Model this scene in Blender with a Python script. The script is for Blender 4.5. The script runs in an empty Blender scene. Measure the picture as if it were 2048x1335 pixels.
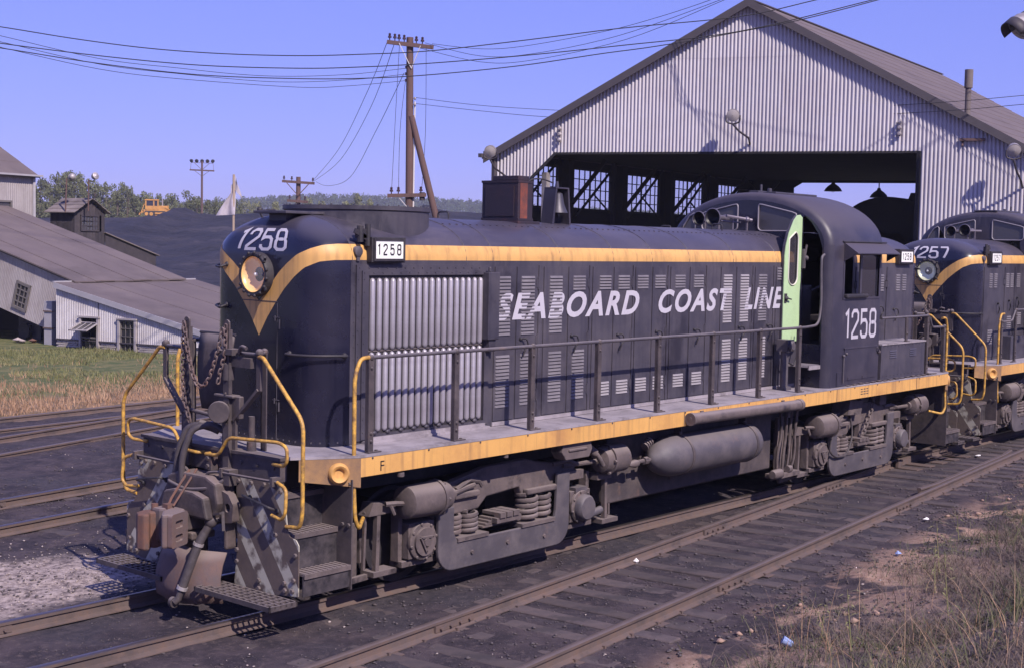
import bpy, bmesh, math, random
import numpy as np
from mathutils import Vector, Matrix

R = math.radians
random.seed(7)
rng = np.random.default_rng(11)
SC = bpy.context.scene
COL = SC.collection

# ------------------------------------------------------------------ camera
cam_d = bpy.data.cameras.new('camera')
cam = bpy.data.objects.new('camera', cam_d)
COL.objects.link(cam)
FW = Vector((0.76049999, 0.64601622, -0.06559583))
RT = Vector((0.64829204, -0.76112225, 0.02025702))
UP = Vector((0.03684008, 0.05793072, 0.99764064))
CAM = Vector((-10.738, -11.544, 3.778))
cam.matrix_world = Matrix(((RT.x, UP.x, -FW.x, CAM.x), (RT.y, UP.y, -FW.y, CAM.y), (RT.z, UP.z, -FW.z, CAM.z), (0, 0, 0, 1)))
cam_d.sensor_width = 36.0
cam_d.lens = 36.0 * 2749.0 / 2048.0
cam_d.clip_start = 0.1
cam_d.clip_end = 9000
SC.camera = cam

# ------------------------------------------------------------------ sky and sun
SUN_DIR = Vector((-0.23, -0.78, 0.74)).normalized()      # towards the sun
sun_el = math.asin(SUN_DIR.z)
sun_az = math.atan2(SUN_DIR.x, SUN_DIR.y)
W = bpy.data.worlds.new('World')
SC.world = W
W.use_nodes = True
wn = W.node_tree
wn.nodes.clear()
sky = wn.nodes.new('ShaderNodeTexSky')
sky.sky_type = 'NISHITA'
sky.sun_disc = False
sky.sun_elevation = sun_el
sky.sun_rotation = sun_az
sky.air_density = 1.0
sky.dust_density = 0.3
sky.ozone_density = 3.0
tint = wn.nodes.new('ShaderNodeMix')
tint.data_type = 'RGBA'
tint.blend_type = 'MULTIPLY'
tint.inputs[0].default_value = 1.0
tint.inputs[7].default_value = (0.92, 0.80, 1.62, 1)      # the slide film's violet cast of the sky
bg = wn.nodes.new('ShaderNodeBackground')
bg.inputs[1].default_value = 0.079
wo = wn.nodes.new('ShaderNodeOutputWorld')
wn.links.new(sky.outputs[0], tint.inputs[6])
flat = wn.nodes.new('ShaderNodeMix')
flat.data_type = 'RGBA'
flat.inputs[0].default_value = 0.55
flat.inputs[7].default_value = (2.70, 3.35, 10.6, 1)       # even periwinkle of the clear autumn sky
wn.links.new(tint.outputs[2], flat.inputs[6])
wn.links.new(flat.outputs[2], bg.inputs[0])
wn.links.new(bg.outputs[0], wo.inputs[0])
sun_d = bpy.data.lights.new('sun', 'SUN')
sun_d.energy = 5.0
sun_d.angle = R(0.5)
sun_d.color = (1.0, 0.89, 0.82)
sun = bpy.data.objects.new('sun', sun_d)
COL.objects.link(sun)
sun.rotation_euler = (-SUN_DIR).to_track_quat('-Z', 'Y').to_euler()
SC.view_settings.view_transform = 'Standard'
SC.view_settings.look = 'None'
SC.view_settings.exposure = 0.28
SC.view_settings.gamma = 1.0
SC.view_settings.use_curve_mapping = False

# ------------------------------------------------------------------ materials
MATS = {}


def rgb(c):
    return (c[0], c[1], c[2], 1.0)


def M(name, col, rough=0.6, metal=0.0, var=0.25, vs=3.0, dirt=None, da=0.4, ds=2.0, bump=0.15, bs=30.0,
      streak=0.0, streak_col=None, spec=0.5, coat=0.0, rnd=0.0, dist=0.01):
    """Weathered surface: colour variation, dirt blotches, vertical streaks and fine relief."""
    m = bpy.data.materials.new(name)
    m.use_nodes = True
    nt = m.node_tree
    N, L = nt.nodes, nt.links
    b = N['Principled BSDF']
    tc = N.new('ShaderNodeTexCoord')
    co = tc.outputs['Object']
    n1 = N.new('ShaderNodeTexNoise')
    n1.inputs['Scale'].default_value = vs
    n1.inputs['Detail'].default_value = 7
    n1.inputs['Roughness'].default_value = 0.65
    L.new(co, n1.inputs['Vector'])
    mx = N.new('ShaderNodeMix')
    mx.data_type = 'RGBA'
    mx.inputs[6].default_value = rgb([c * (1 - var) for c in col])
    mx.inputs[7].default_value = rgb([min(1, c * (1 + var)) for c in col])
    L.new(n1.outputs[0], mx.inputs[0])
    out = mx.outputs[2]
    if dirt:
        n2 = N.new('ShaderNodeTexNoise')
        n2.inputs['Scale'].default_value = ds
        n2.inputs['Detail'].default_value = 8
        n2.inputs['Roughness'].default_value = 0.7
        L.new(co, n2.inputs['Vector'])
        rp = N.new('ShaderNodeValToRGB')
        rp.color_ramp.elements[0].position = 0.62 - da * 0.5
        rp.color_ramp.elements[1].position = 0.78 - da * 0.3
        rp.color_ramp.elements[1].color = (min(1, da * 1.6),) * 3 + (1,)
        L.new(n2.outputs[0], rp.inputs[0])
        m2 = N.new('ShaderNodeMix')
        m2.data_type = 'RGBA'
        L.new(rp.outputs[0], m2.inputs[0])
        L.new(out, m2.inputs[6])
        m2.inputs[7].default_value = rgb(dirt)
        out = m2.outputs[2]
    if streak > 0:
        mp = N.new('ShaderNodeMapping')
        mp.inputs['Scale'].default_value = (9, 9, 0.5)
        L.new(co, mp.inputs[0])
        n3 = N.new('ShaderNodeTexNoise')
        n3.inputs['Scale'].default_value = 1.6
        n3.inputs['Detail'].default_value = 5
        L.new(mp.outputs[0], n3.inputs['Vector'])
        rp = N.new('ShaderNodeValToRGB')
        rp.color_ramp.elements[0].position = 0.5
        rp.color_ramp.elements[1].position = 0.72
        rp.color_ramp.elements[1].color = (streak,) * 3 + (1,)
        L.new(n3.outputs[0], rp.inputs[0])
        m3 = N.new('ShaderNodeMix')
        m3.data_type = 'RGBA'
        L.new(rp.outputs[0], m3.inputs[0])
        L.new(out, m3.inputs[6])
        m3.inputs[7].default_value = rgb(streak_col or [c * 0.35 for c in col])
        out = m3.outputs[2]
    if rnd > 0:
        oi = N.new('ShaderNodeObjectInfo')
        mr = N.new('ShaderNodeMapRange')
        mr.inputs[3].default_value = 1 - rnd
        mr.inputs[4].default_value = 1 + rnd
        L.new(oi.outputs['Random'], mr.inputs[0])
        hv = N.new('ShaderNodeHueSaturation')
        L.new(mr.outputs[0], hv.inputs['Value'])
        L.new(out, hv.inputs['Color'])
        out = hv.outputs[0]
    L.new(out, b.inputs['Base Color'])
    rr = N.new('ShaderNodeMapRange')
    rr.inputs[3].default_value = max(0.05, rough - 0.12)
    rr.inputs[4].default_value = min(1, rough + 0.15)
    L.new(n1.outputs[0], rr.inputs[0])
    L.new(rr.outputs[0], b.inputs['Roughness'])
    b.inputs['Metallic'].default_value = metal
    b.inputs['Specular IOR Level'].default_value = spec
    b.inputs['Coat Weight'].default_value = coat
    b.inputs['Coat Roughness'].default_value = 0.12
    if bump > 0:
        nb = N.new('ShaderNodeTexNoise')
        nb.inputs['Scale'].default_value = bs
        nb.inputs['Detail'].default_value = 4
        L.new(co, nb.inputs['Vector'])
        bp = N.new('ShaderNodeBump')
        bp.inputs['Strength'].default_value = bump
        bp.inputs['Distance'].default_value = dist
        L.new(nb.outputs[0], bp.inputs['Height'])
        L.new(bp.outputs[0], b.inputs['Normal'])
    MATS[name] = m
    return m


DUST = (0.13, 0.105, 0.105)
M('navy_gloss', (0.008, 0.008, 0.021), 0.26, var=0.5, vs=2, dirt=(0.022, 0.020, 0.034), da=0.35, ds=1.3, bump=0.10, bs=2.2, coat=0.35)
M('navy_dusty', (0.048, 0.043, 0.057), 0.5, var=0.45, vs=1.6, dirt=(0.098, 0.084, 0.094), da=0.4, ds=1.4, bump=0.12, bs=2.5, streak=0.45, streak_col=(0.024, 0.021, 0.038))
M('roof_dusty', (0.050, 0.043, 0.061), 0.40, var=0.25, vs=1.5, dirt=(0.090, 0.077, 0.094), da=0.35, ds=0.9, bump=0.12, bs=2.2)
M('cab_navy', (0.031, 0.028, 0.043), 0.40, var=0.35, vs=2.0, dirt=(0.070, 0.059, 0.072), da=0.4, ds=1.6, bump=0.10, bs=2.4, streak=0.3, streak_col=(0.02, 0.018, 0.035))
M('gold_stripe', (0.64, 0.36, 0.115), 0.5, var=0.10, vs=3, dirt=(0.33, 0.17, 0.06), da=0.25, ds=2.4, bump=0.02, streak=0.45, streak_col=(0.16, 0.09, 0.05))
M('gold_grimy_shaded', (0.34, 0.19, 0.075), 0.65, var=0.3, vs=4, dirt=(0.14, 0.085, 0.06), da=0.5, ds=3, bump=0.05)  # darker gold for the corner plates: grime plus their shade put into the colour
M('gold_sill', (0.63, 0.345, 0.10), 0.6, var=0.14, vs=2, dirt=(0.26, 0.11, 0.055), da=0.3, ds=0.9, bump=0.05, streak=0.5, streak_col=(0.20, 0.11, 0.06))
M('yellow_rail', (0.66, 0.37, 0.06), 0.5, var=0.15, vs=8, dirt=(0.10, 0.055, 0.04), da=0.5, ds=14, bump=0.1, bs=40)
M('silver_slat', (0.38, 0.355, 0.39), 0.45, metal=0.35, var=0.15, vs=4, dirt=(0.25, 0.22, 0.25), da=0.35, ds=3, bump=0.03, streak=0.35, streak_col=(0.24, 0.21, 0.25))
M('white_paint', (0.47, 0.445, 0.49), 0.6, var=0.12, vs=5, dirt=(0.30, 0.27, 0.32), da=0.3, ds=5, bump=0.02)
M('pilot_silver', (0.40, 0.38, 0.34), 0.6, var=0.2, vs=7, dirt=(0.10, 0.08, 0.07), da=0.45, ds=9, bump=0.1)
M('grimy_steel', (0.082, 0.064, 0.064), 0.72, var=0.5, vs=5, dirt=(0.030, 0.024, 0.030), da=0.5, ds=3.5, bump=0.25, bs=22)
M('truck_dust', (0.124, 0.095, 0.092), 0.85, var=0.4, vs=4, dirt=(0.055, 0.043, 0.048), da=0.45, ds=3.5, bump=0.3, bs=30)
M('equalizer_paint', (0.070, 0.061, 0.072), 0.6, var=0.2, vs=3, dirt=(0.15, 0.125, 0.125), da=0.35, ds=3, bump=0.12, bs=20)
M('deck_dust', (0.30, 0.265, 0.285), 0.85, var=0.2, vs=5, dirt=(0.11, 0.095, 0.105), da=0.4, ds=2, bump=0.3, bs=45)
M('black_steel', (0.022, 0.019, 0.024), 0.6, var=0.4, vs=6, dirt=(0.07, 0.058, 0.06), da=0.35, ds=4, bump=0.1)
M('rubber_hose', (0.055, 0.045, 0.05), 0.7, var=0.3, vs=10, dirt=(0.12, 0.10, 0.10), da=0.3, ds=12, bump=0.1)
M('step_worn', (0.085, 0.070, 0.075), 0.6, var=0.4, vs=4, dirt=(0.014, 0.012, 0.016), da=0.62, ds=4.5, bump=0.1)
M('greasy_cast', (0.105, 0.078, 0.074), 0.7, var=0.4, vs=5, dirt=(0.018, 0.014, 0.016), da=0.5, ds=3.2, bump=0.35, bs=26)
M('rust_coupler', (0.16, 0.072, 0.048), 0.85, var=0.3, vs=10, dirt=(0.085, 0.06, 0.056), da=0.5, ds=6, bump=0.4, bs=40)
M('rust_pilot', (0.135, 0.082, 0.072), 0.85, var=0.3, vs=6, dirt=(0.10, 0.08, 0.085), da=0.5, ds=5, bump=0.3, bs=25)
M('rust_stack', (0.022, 0.015, 0.024), 0.6, var=0.4, vs=5, dirt=(0.085, 0.028, 0.022), da=0.25, ds=2.2, bump=0.15)
M('rust_red', (0.20, 0.05, 0.03), 0.75, var=0.35, vs=6, dirt=(0.05, 0.03, 0.035), da=0.45, ds=7, bump=0.1)
M('door_green', (0.42, 0.58, 0.32), 0.5, var=0.08, vs=6, dirt=(0.24, 0.31, 0.17), da=0.2, ds=8, bump=0.03)
M('gasket_grey', (0.20, 0.18, 0.21), 0.5, var=0.15, bump=0)
M('gasket', (0.62, 0.60, 0.50), 0.6, var=0.1, bump=0)
M('board_white', (0.80, 0.79, 0.74), 0.4, var=0.04, bump=0)
M('ink', (0.012, 0.011, 0.014), 0.5, var=0.1, bump=0)
M('cab_dark', (0.012, 0.011, 0.016), 0.7, var=0.3)
M('bell_bronze', (0.06, 0.055, 0.07), 0.45, metal=0.3, var=0.2)
M('horn_metal', (0.16, 0.14, 0.17), 0.45, metal=0.5, var=0.2)
M('flag_stick', (0.34, 0.26, 0.20), 0.8, var=0.2)
M('flag_cloth', (0.42, 0.38, 0.42), 0.9, var=0.2, vs=6, dirt=(0.25, 0.22, 0.24), da=0.4, ds=4, bump=0.2)
M('rail_side', (0.110, 0.080, 0.074), 0.8, var=0.3, vs=4, dirt=(0.135, 0.082, 0.062), da=0.4, ds=8, bump=0.2, bs=30)
M('rail_top', (0.20, 0.165, 0.16), 0.32, metal=0.85, var=0.15, vs=6, bump=0.02)
M('rail_top_rusty', (0.15, 0.115, 0.105), 0.5, metal=0.35, var=0.25, vs=5, bump=0.08)
M('tie_wood', (0.082, 0.061, 0.060), 0.9, var=0.35, vs=6, dirt=(0.045, 0.038, 0.045), da=0.45, ds=4, bump=0.5, bs=18, rnd=0.25)
M('pole_wood', (0.115, 0.066, 0.060), 0.85, var=0.25, vs=4, bump=0.25, bs=14, streak=0.4)
M('wire', (0.02, 0.018, 0.022), 0.6, var=0.1, bump=0)
M('insulator', (0.05, 0.025, 0.03), 0.25, var=0.2, bump=0)
M('conduit', (0.6, 0.56, 0.55), 0.5, var=0.15, bump=0)
M('corrugated', (0.50, 0.47, 0.495), 0.55, metal=0.0, var=0.10, vs=1.5, dirt=(0.42, 0.37, 0.39), da=0.3, ds=0.8, bump=0.03, rnd=0.06, streak=0.3, streak_col=(0.40, 0.36, 0.37))
M('corrugated_mid', (0.54, 0.51, 0.52), 0.6, var=0.12, vs=1.5, dirt=(0.30, 0.26, 0.26), da=0.35, ds=0.9, bump=0.03, rnd=0.06, streak=0.3, streak_col=(0.28, 0.24, 0.24))
M('corrugated_old', (0.36, 0.325, 0.325), 0.65, var=0.12, vs=2, dirt=(0.24, 0.20, 0.20), da=0.4, ds=1.0, bump=0.05, rnd=0.06, streak=0.3)
M('roof_felt', (0.120, 0.093, 0.092), 0.9, var=0.15, vs=1.2, dirt=(0.165, 0.13, 0.12), da=0.35, ds=0.5, bump=0.3, bs=16, rnd=0.05)
M('roof_trim', (0.060, 0.050, 0.058), 0.7, var=0.2, bump=0.05)
M('flashing', (0.34, 0.32, 0.34), 0.6, var=0.2)
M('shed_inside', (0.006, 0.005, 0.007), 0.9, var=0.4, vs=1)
M('frame_dark', (0.012, 0.010, 0.012), 0.8, var=0.3)
M('window_frame', (0.13, 0.115, 0.11), 0.75, var=0.2, dirt=(0.2, 0.17, 0.16), da=0.3)
M('brick', (0.42, 0.37, 0.35), 0.9, var=0.2, vs=3, dirt=(0.22, 0.18, 0.17), da=0.35, bump=0.2, rnd=0.12)
M('mortar', (0.40, 0.36, 0.35), 0.95, var=0.1)
M('dark_boards', (0.042, 0.034, 0.040), 0.9, var=0.4, vs=5, dirt=(0.075, 0.06, 0.062), da=0.3, ds=3, bump=0.3, bs=20, rnd=0.25)
M('tower_roof', (0.20, 0.165, 0.155), 0.9, var=0.3, vs=4, dirt=(0.09, 0.07, 0.07), da=0.45, ds=2, bump=0.3, rnd=0.2)
M('coal', (0.013, 0.012, 0.017), 0.75, var=0.55, vs=0.12, dirt=(0.040, 0.034, 0.040), da=0.45, ds=0.11, bump=0.6, bs=1.2, dist=0.4, spec=0.3)
M('dozer_yellow', (0.52, 0.25, 0.06), 0.6, var=0.2, vs=2, dirt=(0.15, 0.075, 0.04), da=0.35, ds=1.5)
M('lamp_metal', (0.42, 0.38, 0.38), 0.5, metal=0.4, var=0.2, dirt=(0.16, 0.13, 0.13), da=0.4, ds=5)
M('lamp_dark', (0.05, 0.042, 0.05), 0.6, metal=0.2, var=0.2)
M('bark', (0.14, 0.10, 0.08), 0.9, var=0.3, vs=4, bump=0.4)
M('leaf', (0.125, 0.135, 0.070), 0.7, var=0.35, vs=0.6, dirt=(0.115, 0.10, 0.040), da=0.35, ds=0.35, bump=0, rnd=0.18)
M('leaf_pale', (0.17, 0.175, 0.09), 0.7, var=0.35, vs=0.6, dirt=(0.13, 0.10, 0.04), da=0.4, ds=0.35, bump=0, rnd=0.15)
M('leaf_far', (0.045, 0.062, 0.028), 0.8, var=0.35, vs=0.05, bump=0)
M('hill_floor', (0.05, 0.06, 0.03), 0.9, var=0.3, vs=0.01)
M('trash_blue', (0.28, 0.36, 0.62), 0.4, var=0.2, bump=0.1)
M('paper', (0.75, 0.72, 0.70), 0.8, var=0.1, bump=0.1)
M('dead_stalk', (0.115, 0.085, 0.075), 0.9, var=0.5, vs=1.5, dirt=(0.22, 0.16, 0.11), da=0.4, ds=3, bump=0)
M('lamp_face', (0.40, 0.36, 0.34), 0.25, var=0.1, bump=0)
M('stone_dark', (0.080, 0.066, 0.070), 0.9, var=0.4, vs=3, bump=0.3)
M('clay_clod', (0.36, 0.235, 0.18), 0.95, var=0.3, vs=4, dirt=(0.22, 0.15, 0.12), da=0.4, ds=5, bump=0.4)
M('stone_pale', (0.36, 0.30, 0.28), 0.9, var=0.3, vs=3, bump=0.3)


def glass_mat(name, col, rough=0.06, alpha=1.0):
    m = bpy.data.materials.new(name)
    m.use_nodes = True
    b = m.node_tree.nodes['Principled BSDF']
    b.inputs['Base Color'].default_value = rgb(col)
    b.inputs['Roughness'].default_value = rough
    b.inputs['Specular IOR Level'].default_value = 0.8
    b.inputs['Alpha'].default_value = alpha
    MATS[name] = m
    return m



def settle_dust(name, col, lo=0.30, hi=0.85, amt=0.9):
    # dust lies on whatever faces up
    nt = MATS[name].node_tree
    N, Lk = nt.nodes, nt.links
    b = N['Principled BSDF']
    ge = N.new('ShaderNodeNewGeometry')
    sp = N.new('ShaderNodeSeparateXYZ')
    Lk.new(ge.outputs['Normal'], sp.inputs[0])
    mr = N.new('ShaderNodeMapRange')
    mr.interpolation_type = 'SMOOTHSTEP'
    mr.inputs[1].default_value = lo
    mr.inputs[2].default_value = hi
    mr.inputs[4].default_value = amt
    Lk.new(sp.outputs[2], mr.inputs[0])
    mx = N.new('ShaderNodeMix')
    mx.data_type = 'RGBA'
    Lk.new(mr.outputs[0], mx.inputs[0])
    Lk.new(b.inputs['Base Color'].links[0].from_socket, mx.inputs[6])
    mx.inputs[7].default_value = rgb(col)
    Lk.new(mx.outputs[2], b.inputs['Base Color'])
    r0 = b.inputs['Roughness'].links[0].from_socket
    m2 = N.new('ShaderNodeMix')
    Lk.new(mr.outputs[0], m2.inputs[0])
    Lk.new(r0, m2.inputs[2])
    m2.inputs[3].default_value = 0.6
    Lk.new(m2.outputs[0], b.inputs['Roughness'])



def add_layer(name, col, scale, lo, hi, amt, stretch=(1, 1, 1), detail=7, rough=None):
    # one more coat of stains: col shows where a noise passes lo..hi
    nt = MATS[name].node_tree
    N, Lk = nt.nodes, nt.links
    b = N['Principled BSDF']
    tc = N.new('ShaderNodeTexCoord')
    mp = N.new('ShaderNodeMapping')
    mp.inputs['Scale'].default_value = stretch
    mp.inputs['Location'].default_value = (3.7 * scale, 1.3, 5.1 + lo)
    Lk.new(tc.outputs['Object'], mp.inputs[0])
    n = N.new('ShaderNodeTexNoise')
    n.inputs['Scale'].default_value = scale
    n.inputs['Detail'].default_value = detail
    n.inputs['Roughness'].default_value = 0.7
    Lk.new(mp.outputs[0], n.inputs['Vector'])
    mr = N.new('ShaderNodeMapRange')
    mr.interpolation_type = 'SMOOTHSTEP'
    mr.inputs[1].default_value = lo
    mr.inputs[2].default_value = hi
    mr.inputs[4].default_value = amt
    Lk.new(n.outputs[0], mr.inputs[0])
    mx = N.new('ShaderNodeMix')
    mx.data_type = 'RGBA'
    Lk.new(mr.outputs[0], mx.inputs[0])
    Lk.new(b.inputs['Base Color'].links[0].from_socket, mx.inputs[6])
    mx.inputs[7].default_value = rgb(col)
    Lk.new(mx.outputs[2], b.inputs['Base Color'])
    if rough is not None:
        m2 = N.new('ShaderNodeMix')
        Lk.new(mr.outputs[0], m2.inputs[0])
        Lk.new(b.inputs['Roughness'].links[0].from_socket, m2.inputs[2])
        m2.inputs[3].default_value = rough
        Lk.new(m2.outputs[0], b.inputs['Roughness'])


add_layer('navy_dusty', (0.016, 0.014, 0.022), 1.1, 0.50, 0.66, 0.75, (1, 1, 0.7), rough=0.35)
add_layer('navy_dusty', (0.16, 0.135, 0.14), 2.6, 0.60, 0.80, 0.55, (3, 3, 0.35))
add_layer('navy_dusty', (0.15, 0.10, 0.085), 7.0, 0.66, 0.76, 0.6, (1, 1, 0.6))
add_layer('cab_navy', (0.13, 0.11, 0.115), 2.2, 0.58, 0.80, 0.5, (2.5, 2.5, 0.4))
add_layer('roof_dusty', (0.115, 0.095, 0.105), 1.2, 0.52, 0.75, 0.55, (0.6, 2.5, 2.5))
add_layer('roof_dusty', (0.020, 0.017, 0.026), 0.9, 0.56, 0.72, 0.6, (1, 1, 1))
add_layer('gold_sill', (0.22, 0.09, 0.05), 0.8, 0.60, 0.78, 0.65, (1, 1, 0.4))
add_layer('gold_sill', (0.10, 0.07, 0.055), 3.0, 0.62, 0.78, 0.65, (4, 4, 0.3))
add_layer('gold_stripe', (0.10, 0.065, 0.045), 2.2, 0.58, 0.80, 0.65, (5, 5, 0.4))
add_layer('truck_dust', (0.022, 0.018, 0.020), 2.6, 0.54, 0.66, 0.8, rough=0.4)
add_layer('truck_dust', (0.17, 0.092, 0.065), 5.0, 0.60, 0.74, 0.55)
add_layer('grimy_steel', (0.15, 0.085, 0.062), 4.0, 0.58, 0.74, 0.55)
add_layer('equalizer_paint', (0.15, 0.10, 0.085), 3.0, 0.56, 0.74, 0.6)
add_layer('rust_pilot', (0.20, 0.085, 0.055), 3.0, 0.55, 0.72, 0.6)
add_layer('rust_pilot', (0.04, 0.032, 0.036), 4.0, 0.58, 0.70, 0.7)
add_layer('corrugated', (0.30, 0.22, 0.19), 1.2, 0.60, 0.80, 0.5, (1, 1, 0.25))
add_layer('roof_felt', (0.085, 0.066, 0.064), 0.35, 0.50, 0.66, 0.6)
add_layer('roof_felt', (0.19, 0.155, 0.145), 0.8, 0.60, 0.78, 0.5)
add_layer('door_green', (0.17, 0.22, 0.12), 9.0, 0.60, 0.72, 0.55, (1, 1, 0.6))
add_layer('deck_dust', (0.075, 0.06, 0.062), 1.4, 0.52, 0.70, 0.7)
add_layer('silver_slat', (0.22, 0.17, 0.16), 2.0, 0.58, 0.78, 0.5, (3, 3, 0.3))
add_layer('rail_side', (0.055, 0.043, 0.043), 1.5, 0.5, 0.66, 0.6)
add_layer('tie_wood', (0.035, 0.028, 0.031), 2.0, 0.48, 0.62, 0.75)
add_layer('coal', (0.080, 0.066, 0.068), 0.10, 0.52, 0.72, 0.55, (1, 1, 0.5))
add_layer('coal', (0.006, 0.006, 0.008), 0.25, 0.52, 0.64, 0.8, (1, 1, 0.4))
settle_dust('navy_gloss', (0.058, 0.050, 0.070), 0.45, 0.92)
settle_dust('cab_navy', (0.070, 0.058, 0.072))
settle_dust('greasy_cast', (0.20, 0.155, 0.145), 0.35, 0.9, 0.75)
settle_dust('truck_dust', (0.23, 0.19, 0.185), 0.3, 0.9, 0.7)
settle_dust('grimy_steel', (0.20, 0.165, 0.16), 0.3, 0.9, 0.7)
settle_dust('equalizer_paint', (0.19, 0.165, 0.17), 0.3, 0.95, 0.6)
settle_dust('rust_pilot', (0.24, 0.19, 0.175), 0.3, 0.9, 0.6)

glass_mat('window_glass', (0.02, 0.02, 0.03), 0.05)
glass_mat('dusty_glass', (0.06, 0.055, 0.06), 0.25)
glass_mat('clear_pane', (0.5, 0.5, 0.6), 0.2, 0.18)
glass_mat('door_glass', (0.06, 0.055, 0.065), 0.08, 0.45)
glass_mat('lens', (0.9, 0.9, 0.9), 0.03, 0.10)
m = glass_mat('reflector_amber', (0.97, 0.62, 0.25), 0.30)
m.node_tree.nodes['Principled BSDF'].inputs['Metallic'].default_value = 0.12
m = glass_mat('reflector_pale', (0.62, 0.64, 0.46), 0.30)
m.node_tree.nodes['Principled BSDF'].inputs['Metallic'].default_value = 0.2


def leafy_translucent(m, amt=0.25):
    nt = m.node_tree
    b = nt.nodes['Principled BSDF']
    b.inputs['Subsurface Weight'].default_value = 0.0
    b.inputs['Specular IOR Level'].default_value = 0.2


for k in ('leaf', 'leaf_pale', 'leaf_far'):
    leafy_translucent(MATS[k])


def grass_mat(name, c0, c1, c2):
    m = bpy.data.materials.new(name)
    m.use_nodes = True
    nt = m.node_tree
    b = nt.nodes['Principled BSDF']
    tc = nt.nodes.new('ShaderNodeTexCoord')
    n = nt.nodes.new('ShaderNodeTexNoise')
    n.inputs['Scale'].default_value = 0.5
    n.inputs['Detail'].default_value = 9
    n.inputs['Roughness'].default_value = 0.8
    nt.links.new(tc.outputs['Object'], n.inputs['Vector'])
    r = nt.nodes.new('ShaderNodeValToRGB')
    r.color_ramp.elements[0].position = 0.36
    r.color_ramp.elements[0].color = rgb(c0)
    r.color_ramp.elements[1].position = 0.64
    r.color_ramp.elements[1].color = rgb(c2)
    e = r.color_ramp.elements.new(0.5)
    e.color = rgb(c1)
    nt.links.new(n.outputs[0], r.inputs[0])
    nt.links.new(r.outputs[0], b.inputs['Base Color'])
    b.inputs['Roughness'].default_value = 0.8
    b.inputs['Specular IOR Level'].default_value = 0.2
    MATS[name] = m


grass_mat('grass_green', (0.095, 0.108, 0.044), (0.165, 0.165, 0.072), (0.26, 0.215, 0.11))
grass_mat('grass_straw', (0.22, 0.130, 0.080), (0.33, 0.205, 0.13), (0.43, 0.30, 0.20))
grass_mat('weed_mix', (0.055, 0.066, 0.030), (0.10, 0.105, 0.056), (0.19, 0.15, 0.10))

# ------------------------------------------------------------------ mesh building


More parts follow.
